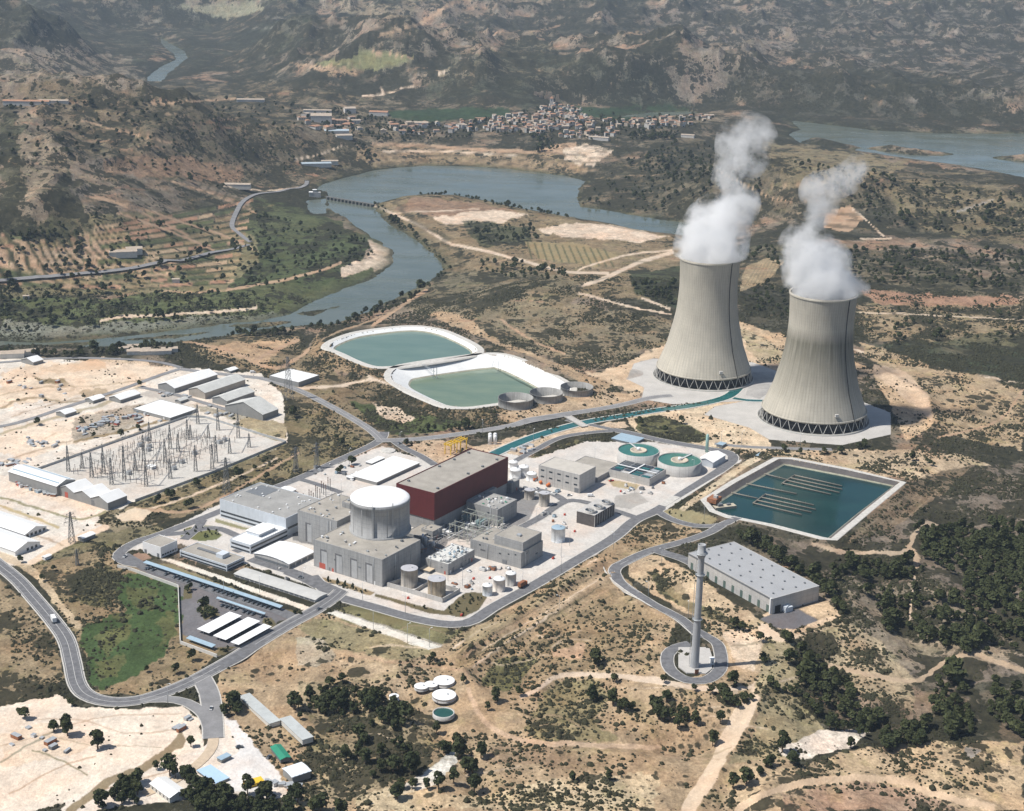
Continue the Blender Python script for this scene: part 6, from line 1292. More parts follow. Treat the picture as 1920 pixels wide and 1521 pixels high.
# ------------------------------------------------------------------ lamp posts, hydrants
LP = [(867,1098),(840,1090),(1048,1150),(1068,1024),(1052,1075),(1190,925),(1005,985),(700,1180),(764,1205),(805,1214),(520,1066),(487,1112),(568,1100),(640,930),(800,905),(315,1320),(1240,1060),(1150,1030),(1352,835),(1390,835),(1500,840),(1320,975),(655,870),(750,838),(905,815),(1000,830),(1115,868),(1300,890),(980,1100),(900,1128),(760,1150),(680,1125),(430,1052),(330,1045),(1290,1160),(1215,1125),(420,1120),(1052,1045)]
lp0 = None
for x, y in LP:
    g_ = ground([(x, y)])[0]
    if lp0 is None:
        lp0 = empty('lamp_post', (0,0,0), 0, 'tall thin grey lamp post along the roads and yards of the works', 'lamp post', 'lamp posts of the works'); m = MB(); m.bar((0,0,0),(0,0,13),.16,6,.09); m.build('pole', msteel, lp0); m = MB(); m.bar((0,0,13),(1.6,0,13.4),.07); m.box(1.2,-.25,13.3,2.3,.25,13.5); m.build('lamp_head', mwhite, lp0); kids(lp0); o = lp0
    else: o = ctree(lp0)
    o.location = tuple(g_); o.rotation_euler = (0,0,random.uniform(0, 6.28))
for f, x, y in (('Y',1075,552),('Y',290,785),('B',1600,1275),('C',235,745),('C',310,870),('C',150,1070),('Y',1270,545),('C',655,570),('Y',930,990)):
    p = spot(f, (x, y)); m = MB(); m.box(-.8,-.5,0,.8,.5,1.2); m.mi = 1; m.box(-.9,-.6,1.2,.9,.6,1.3); tag(m.build('hydrant_cabinet', [M('signal red', (.55,.05,.03), .5, .1, .5), mbrick], None, (p[0], p[1], .05), UA), 'small bright red hydrant cabinet on the pale paving of the works', 'hydrant cabinet', 'red hydrant cabinets')
# ------------------------------------------------------------------ vehicles
def wheelset(T, xs, w, r=.5):
    for x in xs:
        for s in (-1, 1): m = MB(); m.bar((x, s*(w-.15), r), (x, s*(w+.12), r), r, 12); m.build('wheel', m_dark, T)
def car(label, f, p, rz, mat, van=False, z=.15):
    g_ = ground(px(f, [p]))[0]; T = empty('van' if van else 'car', (g_[0], g_[1], g_[2]+z), rz, label, 'van' if van else 'car'); m = MB()
    if van: m.prism([(-2.6,-1),(2.5,-1),(2.5,1),(-2.6,1)], .35, 1.1); m.add([(-2.6,-1,1.1),(1.9,-1,1.1),(1.9,1,1.1),(-2.6,1,1.1),(-2.5,-.9,2.2),(1.1,-.9,2.2),(1.1,.9,2.2),(-2.5,.9,2.2)], [(4,5,6,7),(0,1,5,4),(1,2,6,5),(2,3,7,6),(3,0,4,7)])
    else: m.prism([(-2.1,-.85),(2.1,-.85),(2.1,.85),(-2.1,.85)], .3, .85)
    m.build('body', mat, T); m = MB()
    if van: m.box(1.0,-.85,1.25,1.75,.85,1.9)
    else: m.add([(-1.6,-.8,.85),(1.1,-.8,.85),(1.1,.8,.85),(-1.6,.8,.85),(-1.1,-.65,1.4),(.4,-.65,1.4),(.4,.65,1.4),(-1.1,.65,1.4)], [(4,5,6,7),(0,1,5,4),(1,2,6,5),(2,3,7,6),(3,0,4,7)])
    m.build('cabin', mglass, T); wheelset(T, (-1.4, 1.4), .9, .33); return T
def truck(label, f, p, rz, cab, box, z=.3):
    g_ = ground(px(f, [p]))[0]; T = empty('truck', (g_[0], g_[1], g_[2]+z), rz, label, 'truck'); m = MB(); m.box(-4.6,-1.3,1.0,2.0,1.3,3.9); m.build('cargo_box', box, T); m = MB(); m.add([(2.2,-1.2,.6),(4.4,-1.2,.6),(4.4,1.2,.6),(2.2,1.2,.6),(2.2,-1.2,3.0),(3.9,-1.2,3.0),(3.9,1.2,3.0),(2.2,1.2,3.0)], [(3,2,1,0),(4,5,6,7),(0,1,5,4),(1,2,6,5),(2,3,7,6),(3,0,4,7)]); m.build('cab', cab, T)
    m = MB(); m.box(4.0,-1.0,1.8,4.22,1.0,2.7); m.build('windscreen', mglass, T); m = MB(); m.box(-4.6,-.6,.5,4,.6,1.0); m.build('chassis', m_dark, T); wheelset(T, (-3.6,-2.3,3.2), 1.2, .5); return T
truck('white box truck driving on the curved main road at the left', 'P', (100,1165), math.radians(118), mdoor, mwhite)
truck('orange-red truck on the perimeter road by the small tanks', 'Y', (1665,640), UA, mora, mrust); truck('pale truck parked beside the warehouse end wall', 'J', (1200,525), math.radians(60), mwhite, mclad)
car('dark car parked at the entrance of the contractor yard', 'X', (560,770), .4, mdoor); car('dark car in the middle right of the contractor yard', 'X', (910,890), 1.2, mdoor); car('white van parked on the slip road above the works', 'D', (1625,272), .3, mwhite, True)
car('white car on the road loop beside the gatehouse', 'W', (150,370), 1.3, mwhite); car('dark car inside the works by the main junction', 'W', (1590,540), -.6, mdoor); car('red machine-like car near the filter block', 'C', (585,490), .5, M('signal red')); car('white car parked by the grey panelled building', 'C', (270,600), .2, mwhite)
car('silver car near the round island junction', 'A', (1330,200), .8, msteel); car('white van near the fan cooling unit', 'C', (430,605), .1, mwhite, True); car('dark car beside the barrel-roofed store', 'W', (1740,800), .9, mdoor); car('white car on the branch road to the yard', 'P', (396,1330), 1.6, mwhite)
for i in range(14):
    q = spot('W', (1010+i*0, 0)) if 0 else None
# parked rows under and beside the canopies
GC = 'cars parked under the car park canopies'
c0 = car('small parked car half under a car park canopy', 'W', (330,470), UA, mdoor); c0['group'] = GC; kids(c0); n = 0
for A, B, k in (((330,462),(1400,812),30),((930,765),(1290,865),10),((800,1015),(1080,880),9),((930,1070),(1220,935),9)):
    for i in range(k):
        if rr.random() < .25: continue
        t = (i+.5)/k; p = spot('W', (A[0]+(B[0]-A[0])*t, A[1]+(B[1]-A[1])*t)); o = ctree(c0); o.location = (p[0], p[1], .2); o.rotation_euler = (0,0, UA if A[0] in (330, 930) and B[1] > 800 and A[1] < 800 else UA+math.pi/2)
# crates, containers and scrap in the left yards
SCR = [('D',(500,650),(760,560),34),('D',(760,570),(940,540),16),('R',(190,40),(690,210),22),('D',(0,870),(170,840),12),('X',(880,1180),(1250,1260),12),('B',(1240,330),(1420,290),10)]
GS = {'D': 'crates and scrap of the upper yard', 'R': 'crates and scrap in front of the long shed', 'X': 'crates of the contractor yard', 'B': 'crates by the canal end'}
LS = {'D': 'weathered crate or scrap box in the heap of the upper yard', 'R': 'rusty or blue crate in front of the long low shed', 'X': 'pale crate at the lower end of the contractor yard', 'B': 'pale crate stored by the canal end'}
for f, A, B, n in SCR:
    for i in range(n):
        t = rr.random(); p = spot(f, (A[0]+(B[0]-A[0])*t+rr.gauss(0, 16), A[1]+(B[1]-A[1])*t+rr.gauss(0, 14))); w, d, h = rr.uniform(.8, 3), rr.uniform(.8, 2), rr.uniform(.6, 2.2); m = MB(); m.box(-w,-d,0,w,d,h); m.mi = 1; m.box(-w-.1,-d-.1,h,w+.1,d+.1,h+.12)
        for s in (-1, 0, 1): m.box(s*w*.8-.1,-d-.06,0,s*w*.8+.1,-d,h)
        c = rr.choice([mrust, mdoor, mwhite, mblue, msteel, mgw, mbrick] if f in 'DR' else [mwhite, mc2, msteel, mrust]); tag(m.build('crate', [c, msteel], None, (p[0], p[1], 0), rr.uniform(0, 3.1)), LS[f], 'crate', GS[f])

# stored equipment on the paved yards of the works
EQ = [('C',(660,600),(900,520),10),('C',(60,860),(300,700),9),('Y',(980,470),(1500,420),10),('Y',(820,560),(1150,700),8),('B',(1280,620),(1700,720),10),('A',(700,420),(1000,330),12),('A',(950,470),(1250,330),8),('W',(1150,400),(1600,560),4),('C',(700,400),(1000,520),5)]
for f, A, B, n in EQ:
    for i in range(n):
        p = spot(f, (rr.uniform(A[0], B[0]), rr.uniform(min(A[1], B[1]), max(A[1], B[1])))); w, d, h = rr.uniform(.8, 2.6), rr.uniform(.7, 1.4), rr.uniform(.7, 2.2); m = MB()
        if i % 3 == 0: m.lathe([(d*.8,0),(d*.8,h),(d*.5,h+.3)], 12); m.mi = 1; m.lathe([(d*.9,0),(d*.9,.25)], 12)
        else: m.box(-w,-d,0,w,d,h); m.mi = 1; m.box(-w*.7,-d*.7,h,w*.2,d*.5,h+.5); m.box(-w-.1,-d-.1,0,w+.1,d+.1,.15)
        tag(m.build('equipment_box', [rr.choice([mwhite, mc2, msteel, mdoor, mblue, mpipe, mrust]), mdoor], None, (p[0], p[1], .05), UA+rr.choice((0, math.pi/2))), 'small box or drum stored on the pale paved yards of the works', 'equipment', 'equipment on the paved yards')

# substation fence and more sheds and stored goods on the flats
fence_wall('perimeter_fence', 'D', [(215,905),(760,712),(1200,558),(1320,562),(1840,722),(1400,905),(870,1100)], 0, 2.0, .14, msteel, 'thin grey perimeter fence around the substation yard', 'fence')
for lab, base, ty, L, R in (('small pale shed at the upper left of the flats near the river road', (215,225), 205, (120,190), (290,190)), ('low grey shed west of the scrap yard', (420,560), 540, (340,530), (500,520)), ('small brownish store beside the scrap heap road', (600,470), 452, (540,440), (680,430)),
    ('pale hut beside the shed row road', (1160,470), 455, (1120,448), (1220,440)), ('little grey hut behind the tallest beige shed', (1480,275), 262, (1440,252), (1540,248))):
    shed(lab, 'D', base, ty, L, R, mgw, rr.choice([mgr, mbg]))
for f, A, B, n in (('D',(60,330),(500,450),10),('D',(120,690),(400,760),12),('D',(900,520),(1250,600),12),('D',(1300,480),(1560,560),10),('H',(60,1060),(420,1200),9),('H',(900,1000),(1060,1080),5),('D',(1000,400),(1240,440),8)):
    for i in range(n):
        p = spot(f, (rr.uniform(A[0], B[0]), rr.uniform(A[1], B[1]))); w, d, h = rr.uniform(1, 3.4), rr.uniform(.8, 1.6), rr.uniform(.6, 2.4); m = MB(); m.box(-w,-d,0,w,d,h); m.mi = 1; m.box(-w-.06,-d-.06,h,w+.06,d+.06,h+.1)
        tag(m.build('crate', [rr.choice([mrust, mdoor, mwhite, msteel, mgw, mc2]), msteel], None, (p[0], p[1], 0), UA+rr.choice((0, 1.57, .2))), 'crate or container scattered singly over the pale industrial flats', 'crate', 'crates on the industrial flats')
# ------------------------------------------------------------------ town and farms
hm = [M('house render white', (.60,.57,.52), .9, .12, .4), M('house render ochre', (.52,.43,.33), .9, .12, .4), M('house render grey', (.46,.43,.39), .9, .12, .4)]
rm = [M('clay tiles', (.36,.20,.125), .9, .2, .3), M('old tiles', (.31,.20,.14), .9, .2, .3), M('pale roof', (.40,.33,.26), .9, .15, .3)]
def house_mesh(w, d, h, k):
    m = MB(); m.box(-w/2,-d/2,-4,w/2,d/2,h); rh = d*.22
    m.mi = 1; m.add([(-w/2-.3,-d/2-.3,h),(w/2+.3,-d/2-.3,h),(w/2+.3,d/2+.3,h),(-w/2-.3,d/2+.3,h),(-w/2-.3,0,h+rh),(w/2+.3,0,h+rh)], [(0,1,5,4),(2,3,4,5),(1,2,5),(3,0,4),(3,2,1,0)])
    m.mi = 2
    for s in (-1, 1):
        for x in np.arange(-w/2+1.6, w/2-1, 2.8):
            for z in np.arange(1.2, h-1.2, 2.8): m.box(x-.5, s*d/2-.05, z, x+.5, s*d/2+.05, z+1.3)
    o = m.build('house', [hm[k % 3], rm[(k//3) % 3], mglass]); me = o.data; bpy.data.objects.remove(o); return me
HM = [house_mesh(w, d, h, k) for k, (w, d, h) in enumerate(((9,8,6.5),(12,9,7.5),(8,7,8.5),(11,8,5.5),(14,9,9),(9,9,7),(10,7,8),(13,10,6),(8,8,9.5)))]
HL = ['white-walled', 'ochre-walled', 'grey-walled']; HR = ['clay-tiled', 'brown-tiled', 'pale-roofed']
def houses(f, poly, n, gap, where, sc=(.65, 1.05)):
    q = px(f, poly); lo, hi = q.min(0), q.max(0); P_ = []
    for _ in range(n*30):
        if len(P_) >= n: break
        c = np.array((rr.uniform(lo[0], hi[0]), rr.uniform(lo[1], hi[1])))
        if inside(q, c[0:1], c[1:2])[0] and all(abs(c[0]-e[0])/gap+abs(c[1]-e[1])/(gap*.42) > 1 for e in P_): P_.append(c)
    G_ = ground(P_)
    for g_ in sorted(G_, key=lambda g: g[0]):
        k = rr.choice((0,3,6,0,3,6,1,4,7,2,5,8)); o = link('house', HM[k], None, (g_[0], g_[1], g_[2]+.5), rr.choice((.2,.5,1.8,2.1,.35,1.2))+rr.uniform(-.2,.2)); s = rr.uniform(*sc); o.scale = (s, s, rr.uniform(.6,1.0))
        tag(o, '%s %s house in the %s' % (HL[k % 3], HR[(k//3) % 3], where), 'house', 'houses of the %s' % where)
houses('U', [(0,262),(420,218),(560,165),(690,140),(880,172),(930,250),(720,330),(560,370),(400,340),(100,330),(0,320)], 150, 6, 'hillside old town')
houses('U', [(700,250),(960,235),(1200,270),(1150,370),(960,395),(720,375)], 48, 9, 'lower part of the old town'); houses('U', [(1290,245),(1790,212),(1890,235),(1620,300),(1300,320),(1180,300)], 44, 9, 'right-hand end of the old town')
houses('T', [(0,330),(290,330),(700,360),(740,400),(700,500),(330,500),(100,480)], 16, 17, 'quarter left of the old town', (1.4,2.2)); houses('T', [(980,400),(1350,400),(1850,420),(1850,500),(1200,520),(860,540)], 24, 13, 'outskirts left of the old town', (1,1.6))
def farm(label, f, p, w, d, h, rz, k, cat='building'):
    g_ = ground(px(f, [p]))[0]; T = empty('farm_building', tuple(g_), rz, label, cat); m = MB(); m.box(-w/2,-d/2,-3,w/2,d/2,h); m.build('wall', hm[0], T); m = MB(); rh = d*.16
    m.add([(-w/2-.4,-d/2-.4,h),(w/2+.4,-d/2-.4,h),(w/2+.4,d/2+.4,h),(-w/2-.4,d/2+.4,h),(-w/2-.4,0,h+rh),(w/2+.4,0,h+rh)], [(0,1,5,4),(2,3,4,5),(1,2,5),(3,0,4),(3,2,1,0)]); m.build('roof', (rm[2], rm[0], mrtile, M('faded blue roof', (.36,.42,.46), .8, .1, .3))[k], T)
for q in (('long pink-roofed farm shed on the far left plateau','K',(150,585),75,12,5,.05,1),('pale-roofed shed continuing right of the pink farm shed','K',(300,580),50,10,4.5,.1,0),('long white farm shed on the upper left plateau, right one','K',(1410,572),60,12,5,.1,0),
          ('long white-roofed shed beside the winding valley road','K',(1320,1052),52,12,5,.02,0),('white farmhouse among the terraced plots, larger building','N',(650,350),26,12,5,.3,0),('white annexe right of the terrace farmhouse','N',(690,335),20,12,5,.3,0),('white barn left of the terrace farmhouse','N',(600,350),18,9,4,.2,0),
          ('tiny white hut in the orchard above the river','N',(905,490),9,6,4,.2,0),('tiny white hut near the left edge orchard','N',(135,575),7,5,3.5,.2,0),('pale blue-roofed long shed above the weir','T',(180,850),55,12,4.5,.25,3),('pale long shed above the weir, upper one','T',(330,825),30,9,4.5,.15,0),
          ('large white block with yard at the left of the town','T',(240,400),42,26,16,.1,0),('white low hall above the left town block','T',(200,292),60,10,6,.05,0),('white round-ended hall near dark trees left of town','T',(540,290),24,18,10,.3,0),('blue-roofed sheds by the road under the left town block','T',(400,505),46,16,5,.2,3),
          ('grey white shed beside the dark town trees','T',(480,560),30,14,6,.3,0),('pink-roofed hall above the dark town trees','T',(850,320),40,16,8,-.1,1),('yellowish long block at the town outskirts','T',(1300,440),28,14,9,0,0),('white long building at the right end of the terrace below town','U',(1650,375),26,10,5,-.3,0),
          ('long white building at the foot of the old town','U',(1010,395),40,10,6,-.3,0),('white river-side sheds at the far left edge, left one','D',(60,170),30,12,5,.2,0),('white river-side sheds at the far left edge, right one','D',(150,160),24,10,5,.4,0)): farm(*q)
for i, (x, y) in enumerate(((800,130),(850,118),(905,140),(960,150),(880,150),(1040,148),(1090,135))):
    farm('small white riverside shed, number of the cluster above the upper yard', 'D', (x, y), rr.uniform(10,20), 8, 4, rr.uniform(0,.6), 0)
for o in ROOT.objects:
    if o.name.startswith('farm_building') and 'number of the cluster' in o['label']: o['label'] = 'small white shed in the cluster beside the river trees'; o['group'] = 'white sheds beside the river trees'
g_ = ground(px('U', [(668,165)]))[0]; m = MB(); m.box(-4,-4,-3,4,4,22); m.mi = 1; m.prism([(-4.3,-4.3),(4.3,-4.3),(4.3,4.3),(-4.3,4.3)], 22, 27, True, [(-.3,-.3),(.3,-.3),(.3,.3),(-.3,.3)]); m.mi = 2; [m.box(-1, s*4-.06, 16, 1, s*4+.06, 20) for s in (-1, 1)]; tag(m.build('church_tower', [hm[0], rm[0], mdoor], None, tuple(g_)), 'pale church tower rising above the old town', 'church tower')
g_ = ground(px('U', [(640,95)]))[0]; m = MB(); random.seed(9)
for i in range(16): x, y = random.uniform(-30,30), random.uniform(-14,14); w = random.uniform(3,8); m.prism([(x-w,y-w*.6),(x+w,y-w*.7),(x+w*.8,y+w*.6),(x-w*.9,y+w*.5)], -6, random.uniform(5,17), True, [(x-w*.6,y-w*.4),(x+w*.7,y-w*.5),(x+w*.5,y+w*.4),(x-w*.6,y+w*.3)])
tag(m.build('castle_ruin', M('ruin stone', (.25,.20,.15), 1, .25, .2, bump=.4), None, tuple(g_)), 'brown rocky castle ruin on the crest above the town', 'castle')
# ------------------------------------------------------------------ trees
def leafmat(name, a, b):
    m, nt, bs, out = newmat(name); k = NB(nt); geo = k.n('ShaderNodeNewGeometry'); r = geo.outputs['Random Per Island']; oi = k.n('ShaderNodeObjectInfo').outputs['Random']
    c = k.mix(k.math('MULTIPLY', k.math('ADD', r, oi), .5), col4(a), col4(b)); c = k.mix(k.rng(k.noise(geo.outputs['Position'], .08, 3), .4, .65, 0, .5), c, col4((a[0]*1.5, a[1]*1.15, a[2]*.9)))
    nt.links.new(c, bs.inputs['Base Color']); bs.inputs['Roughness'].default_value = .8; bs.inputs['Specular IOR Level'].default_value = .15; return m
lm = leafmat('pine foliage', (.020,.031,.013), (.078,.086,.036)); lm2 = leafmat('scrub foliage', (.016,.019,.011), (.062,.060,.032)); mbark = M('bark', (.13,.09,.06), .95, .2, .6)
def crown_np(n, rad, zc, hh, size, rng, ncl=9):
    cl = []
    for i in range(ncl):
        t = rng.uniform(0, 2*np.pi); e = rng.uniform(-.8, 1); rr_ = rad*.62*np.sqrt(max(0, 1-abs(e)**1.6))*rng.uniform(.5, 1)
        cl.append((rr_*np.cos(t), rr_*np.sin(t), zc+hh*.62*e, rad*rng.uniform(.32, .52)))
    cl = np.array(cl); ci = rng.integers(0, ncl, n); d = rng.normal(size=(n, 3)); d /= np.linalg.norm(d, axis=1)[:, None]; d[:, 2] = np.where(d[:, 2] < -.3, -d[:, 2], d[:, 2])
    P = cl[ci, :3]+d*cl[ci, 3:4]*rng.uniform(.75, 1.08, (n, 1)); nrm = d+rng.normal(size=(n, 3))*.45; nrm /= np.linalg.norm(nrm, axis=1)[:, None]
    a = np.cross(nrm, rng.normal(size=(n, 3))); a /= np.linalg.norm(a, axis=1)[:, None]; b = np.cross(nrm, a); s = size*rng.uniform(.6, 1.3, (n, 1))
    V = np.stack([P-a*s-b*s*.5, P+a*s*.9-b*s*.6, P+a*s*.5+b*s, P-a*s*.6+b*s*.8], 1); return V.reshape(-1, 3), np.arange(n*4).reshape(n, 4)
nrng = np.random.default_rng(5); TV = []
for k in range(6):
    H_ = (7.2,6.2,8.2,5.2,7.6,6.6)[k]; rd = (3.1,2.8,3.0,2.5,3.5,2.5)[k]; v, f = crown_np(330, rd, H_*.60, H_*.44, .62, nrng, 10); cme = npmesh('crown', v, f, [lm])
    m = MB(); m.lathe([(.32,-.6),(.22,H_*.3),(.12,H_*.7),(.03,H_*.85)], 7, cap=False)
    for j in range(5): t = j*1.26+k; m.bar((0,0,H_*(.28+.08*j)), (rd*.6*math.cos(t), rd*.6*math.sin(t), H_*(.42+.08*j)), .09, 4, .03)
    o = m.build('trunk', mbark); TV.append((cme, o.data)); bpy.data.objects.remove(o)
SING = {'J': [(55,850),(165,955),(460,960),(645,1010),(740,1030),(800,1030),(875,985),(845,1085),(880,1100),(965,1060),(990,1070),(940,1080),(1050,835),(1062,850),(1035,715),(1208,728),(885,640),(935,650),(35,1075),(155,1095),(205,1120),(265,1130),(420,1130),(440,1180),(460,1190),(480,1070),(500,1190),(560,1150),(585,1180),(600,1190),(655,1215),(545,1238),(800,1205),(755,1342),(1105,985),(1140,1010),(1185,1020),(1225,1030),(820,1060),(910,1110),(395,1120)],
 'I': [(730,835),(765,940),(790,930),(835,900),(850,965),(965,965),(705,450),(1170,635),(1000,710),(1040,675),(1575,470),(1670,565),(1560,665),(1665,685),(1700,700),(1725,715),(1765,712),(1890,720),(1905,760),(870,570),(1450,1085),(930,1150),(880,1045),(900,1040),(920,1050),(820,1100),(600,1050),(500,1040),(680,1130),(740,1130),(600,1130),(1040,660),(520,1180),(1640,1080)],
 'H': [(120,1010),(140,1020),(105,990),(390,945),(235,260),(290,205),(115,160),(535,1180),(370,1110),(295,1085),(1045,1170),(855,1295),(650,1430),(700,1450),(740,1410),(760,1360),(560,1500),(930,1330),(960,1340),(1000,1340),(1040,1370),(1080,1400),(1130,1440),(1230,1000),(1260,960),(1300,990),(1270,930),(800,760),(960,770),(1045,700)],
 'D': [(1000,1115),(1015,1110),(1090,1085),(1110,1080),(1140,1160),(1200,1145),(1220,1140),(1270,1010),(1195,1045),(1545,945),(1530,940),(1690,855),(1715,840),(1710,960),(1640,900),(235,610),(245,600),(900,360),(1165,222),(1890,540),(1880,560),(1905,590),(600,690),(780,690),(890,640)],
 'E': [(1040,560),(510,630),(770,645),(790,640),(900,630),(880,635),(290,525),(570,725),(230,725),(100,730),(185,450),(130,650),(200,690)],
 'G': [(190,1110),(430,1100),(330,1150),(1490,1235),(1475,1245),(1350,1275),(1115,1275),(1025,1260),(1765,1315),(1890,1345),(1870,1340)], 'V': [(1400,85),(1350,100),(870,135),(1200,130),(1790,190),(745,120),(1740,178),(1910,210),(1075,135),(1880,610)], 'A': [(880,405),(895,410),(905,400),(1000,345),(985,350)],
 'Q': [(225,1290),(240,1280),(345,1265),(360,1280),(110,1385),(125,1370),(40,1400),(300,1210),(180,1330),(335,635),(320,625),(1180,1140),(660,1190),(1050,1090)], 'W': [(770,850),(800,860),(830,840),(850,870),(790,820),(680,640),(660,660)]}
DENSE = [('J', [(1180,800),(1380,800),(1500,940),(1620,1040),(1640,1140),(1780,1200),(1700,1290),(1460,1280),(1380,1180),(1290,1080),(1200,920)], 62, 30), ('I', [(60,620),(200,560),(330,580),(460,640),(440,710),(300,740),(120,760),(60,700)], 26, 38), ('I', [(370,720),(560,660),(580,780),(500,820),(380,800)], 13, 34),
 ('I', [(200,870),(500,820),(620,880),(700,920),(680,1020),(600,1140),(400,1120),(240,980)], 15, 52), ('H', [(520,1500),(640,1420),(760,1350),(790,1480),(600,1521)], 12, 30), ('H', [(900,1330),(1060,1340),(1100,1420),(1250,1440),(1450,1420),(1700,1480),(1868,1560),(1100,1560)], 46, 30),
 ('H', [(1200,920),(1290,900),(1320,980),(1260,1020)], 6, 26), ('H', [(1560,940),(1700,880),(1860,880),(1868,1000),(1650,1030)], 14, 36),
 ('Q', [(20,60),(160,60),(330,210),(560,340),(640,500),(580,460),(480,340),(180,150)], 60, 18), ('Q', [(560,240),(700,220),(960,210),(1050,240),(1000,300),(700,310),(560,310)], 46, 20), ('Q', [(1000,40),(1574,30),(1574,270),(1300,270),(1040,190)], 90, 24), ('Q', [(780,450),(930,490),(920,600),(820,570)], 14, 22),
 ('Q', [(1050,570),(1400,610),(1480,670),(1300,710),(1080,650)], 26, 24), ('Q', [(1090,880),(1140,780),(1250,840),(1300,1120),(1200,1150),(1090,1020)], 42, 24), ('Q', [(1380,800),(1574,920),(1574,1170),(1380,1020)], 26, 28), ('Q', [(800,1120),(1040,1080),(1060,1180),(840,1210)], 26, 22), ('Q', [(1250,280),(1450,300),(1420,500),(1280,460)], 30, 24),
 ('D', [(0,140),(300,160),(600,140),(1000,90),(1130,110),(1130,140),(900,150),(450,175),(0,160)], 70, 16), ('D', [(1380,30),(1900,10),(1900,30),(1500,50)], 26, 22), ('P', [(895,490),(930,487),(1060,507),(1070,530),(960,527),(900,507)], 60, 7), ('P', [(1180,520),(1262,540),(1255,570),(1190,556)], 34, 7), ('P', [(640,597),(740,565),(800,540),(835,500),(850,505),(760,575),(660,612),(560,622)], 70, 6),
 ('P', [(780,810),(880,795),(885,803),(790,818)], 8, 12), ('P', [(700,385),(740,425),(790,460),(832,505),(838,500),(800,455),(750,415),(712,385)], 60, 5), ('P', [(740,366),(860,362),(960,386),(1070,407),(1070,411),(950,392),(855,370)], 60, 5),
 ('P', [(1395,540),(1480,530),(1500,600),(1400,590)], 36, 8), ('P', [(1620,590),(1900,560),(1920,640),(1640,650)], 50, 14), ('P', [(870,415),(1000,428),(1010,452),(900,458)], 60, 7), ('P', [(480,400),(690,450),(700,480),(480,560),(440,520)], 170, 8), ('P', [(0,560),(400,545),(560,575),(420,600),(0,625)], 150, 10),
 ('U', [(0,262),(420,218),(560,165),(690,140),(880,172),(1300,240),(1790,212),(1890,235),(1620,330),(1100,400),(720,400),(400,370),(100,350)], 330, 9), ('U', [(560,330),(620,330),(720,470),(560,490)], 60, 8), ('U', [(1230,350),(1580,340),(1560,395),(1230,400)], 80, 8), ('U', [(1500,430),(1800,520),(1900,690),(1300,691),(1350,500)], 120, 14), ('T', [(0,300),(700,330),(1100,400),(1850,420),(1850,600),(900,600),(300,560)], 200, 18),
 ('M', [(180,600),(330,440),(560,340),(900,400),(900,600),(560,640)], 200, 14), ('M', [(1000,420),(1920,560),(1920,720),(1400,700)], 260, 16), ('M', [(600,760),(1920,780),(1920,940),(1250,900)], 380, 12), ('N', [(0,230),(500,120),(1250,240),(1300,330),(1250,480),(0,600)], 170, 24), ('P', [(0,180),(560,190),(600,300),(430,360),(180,300),(0,300)], 260, 14), ('Q', [(1000,30),(1574,20),(1574,520),(1400,500),(1240,300),(1040,180)], 150, 22), ('Q', [(650,340),(1000,340),(1560,560),(1574,680),(1050,640),(900,560)], 90, 30), ('P', [(690,215),(740,225),(735,250),(690,250)], 30, 6), ('P', [(660,275),(680,270),(705,300),(690,305)], 24, 5), ('P', [(620,205),(660,208),(655,218),(615,218)], 16, 5)]
TP = []
for f, L_ in SING.items(): TP += [(p[0], p[1], 1.0) for p in px(f, L_)]
for f, q, n, gap in DENSE:
    if f in 'JIHQ': n = int(n*1.45); gap *= .82
    q = px(f, q); s = FR[f][2]; gap = gap/s if s > 1 else gap; lo, hi = q.min(0), q.max(0); got = []
    for _ in range(n*25):
        if len(got) >= n: break
        c = (rr.uniform(lo[0], hi[0]), rr.uniform(lo[1], hi[1]))
        if inside(q, np.array([c[0]]), np.array([c[1]]))[0] and all((c[0]-e[0])**2+((c[1]-e[1])*1.7)**2 > (gap*.62)**2 for e in got): got.append(c)
    TP += [(c[0], c[1], .85) for c in got]
TPa = np.array(TP); TG = ground(TPa[:, :2]); okw = TG[:, 2] > WZ+.6; TG = TG[okw]; TPa = TPa[okw]; order = np.argsort(np.hypot(TG[:, 0], TG[:, 1])); NEAR = order[:285]; FARI = order[285:]
def zone(x, y):
    if y > 1380 and x < 680: return 'in the dark grove along the bottom left edge'
    if x < 420: return 'on the dry ground around the left road loop'
    if x < 800: return 'on the dry slope between yard and white reservoirs'
    if x < 1400 and y > 1150: return 'on the open slope around the chimney tracks'
    if x < 1400: return 'beside the roads of the works'
    if y > 1150: return 'in the thick grove right of the dirt track'
    return 'in the wood behind and right of the warehouse'
for i in NEAR:
    x, y, z = TG[i]; k = rr.randrange(6); d = math.hypot(x, y); s = min(1.7, max(.55, rr.lognormvariate(.12, .28)))*TPa[i, 2]; zn = zone(TPa[i, 0], TPa[i, 1])
    T = empty('pine_tree', (x, y, z), rr.uniform(0, 6.28), 'dark green bushy pine %s' % zn, 'tree', 'pines '+zn); T.scale = (s*rr.uniform(.9,1.15), s*rr.uniform(.9,1.15), s)
    link('crown', TV[k][0], T); link('trunk', TV[k][1], T)
GARD = [('A',[(790,1165),(900,1190),(1120,1262),(1100,1275),(830,1200)],14),('A',[(1180,1285),(1400,1340),(1640,1400),(1790,1290),(1940,1270),(1880,1370),(1760,1430),(1560,1400)],26),('W',[(600,180),(660,140),(860,120),(940,190),(880,220),(640,205)],20),('W',[(760,810),(800,750),(900,800),(900,850),(800,880)],10),('W',[(1310,880),(1370,930),(1350,960),(1290,900)],6),('W',[(910,1120),(1040,1105),(960,1160)],7),('W',[(1450,805),(1640,822),(1570,850)],8),('C',[(980,725),(1060,700),(1220,722),(1360,770),(1200,800)],9)]
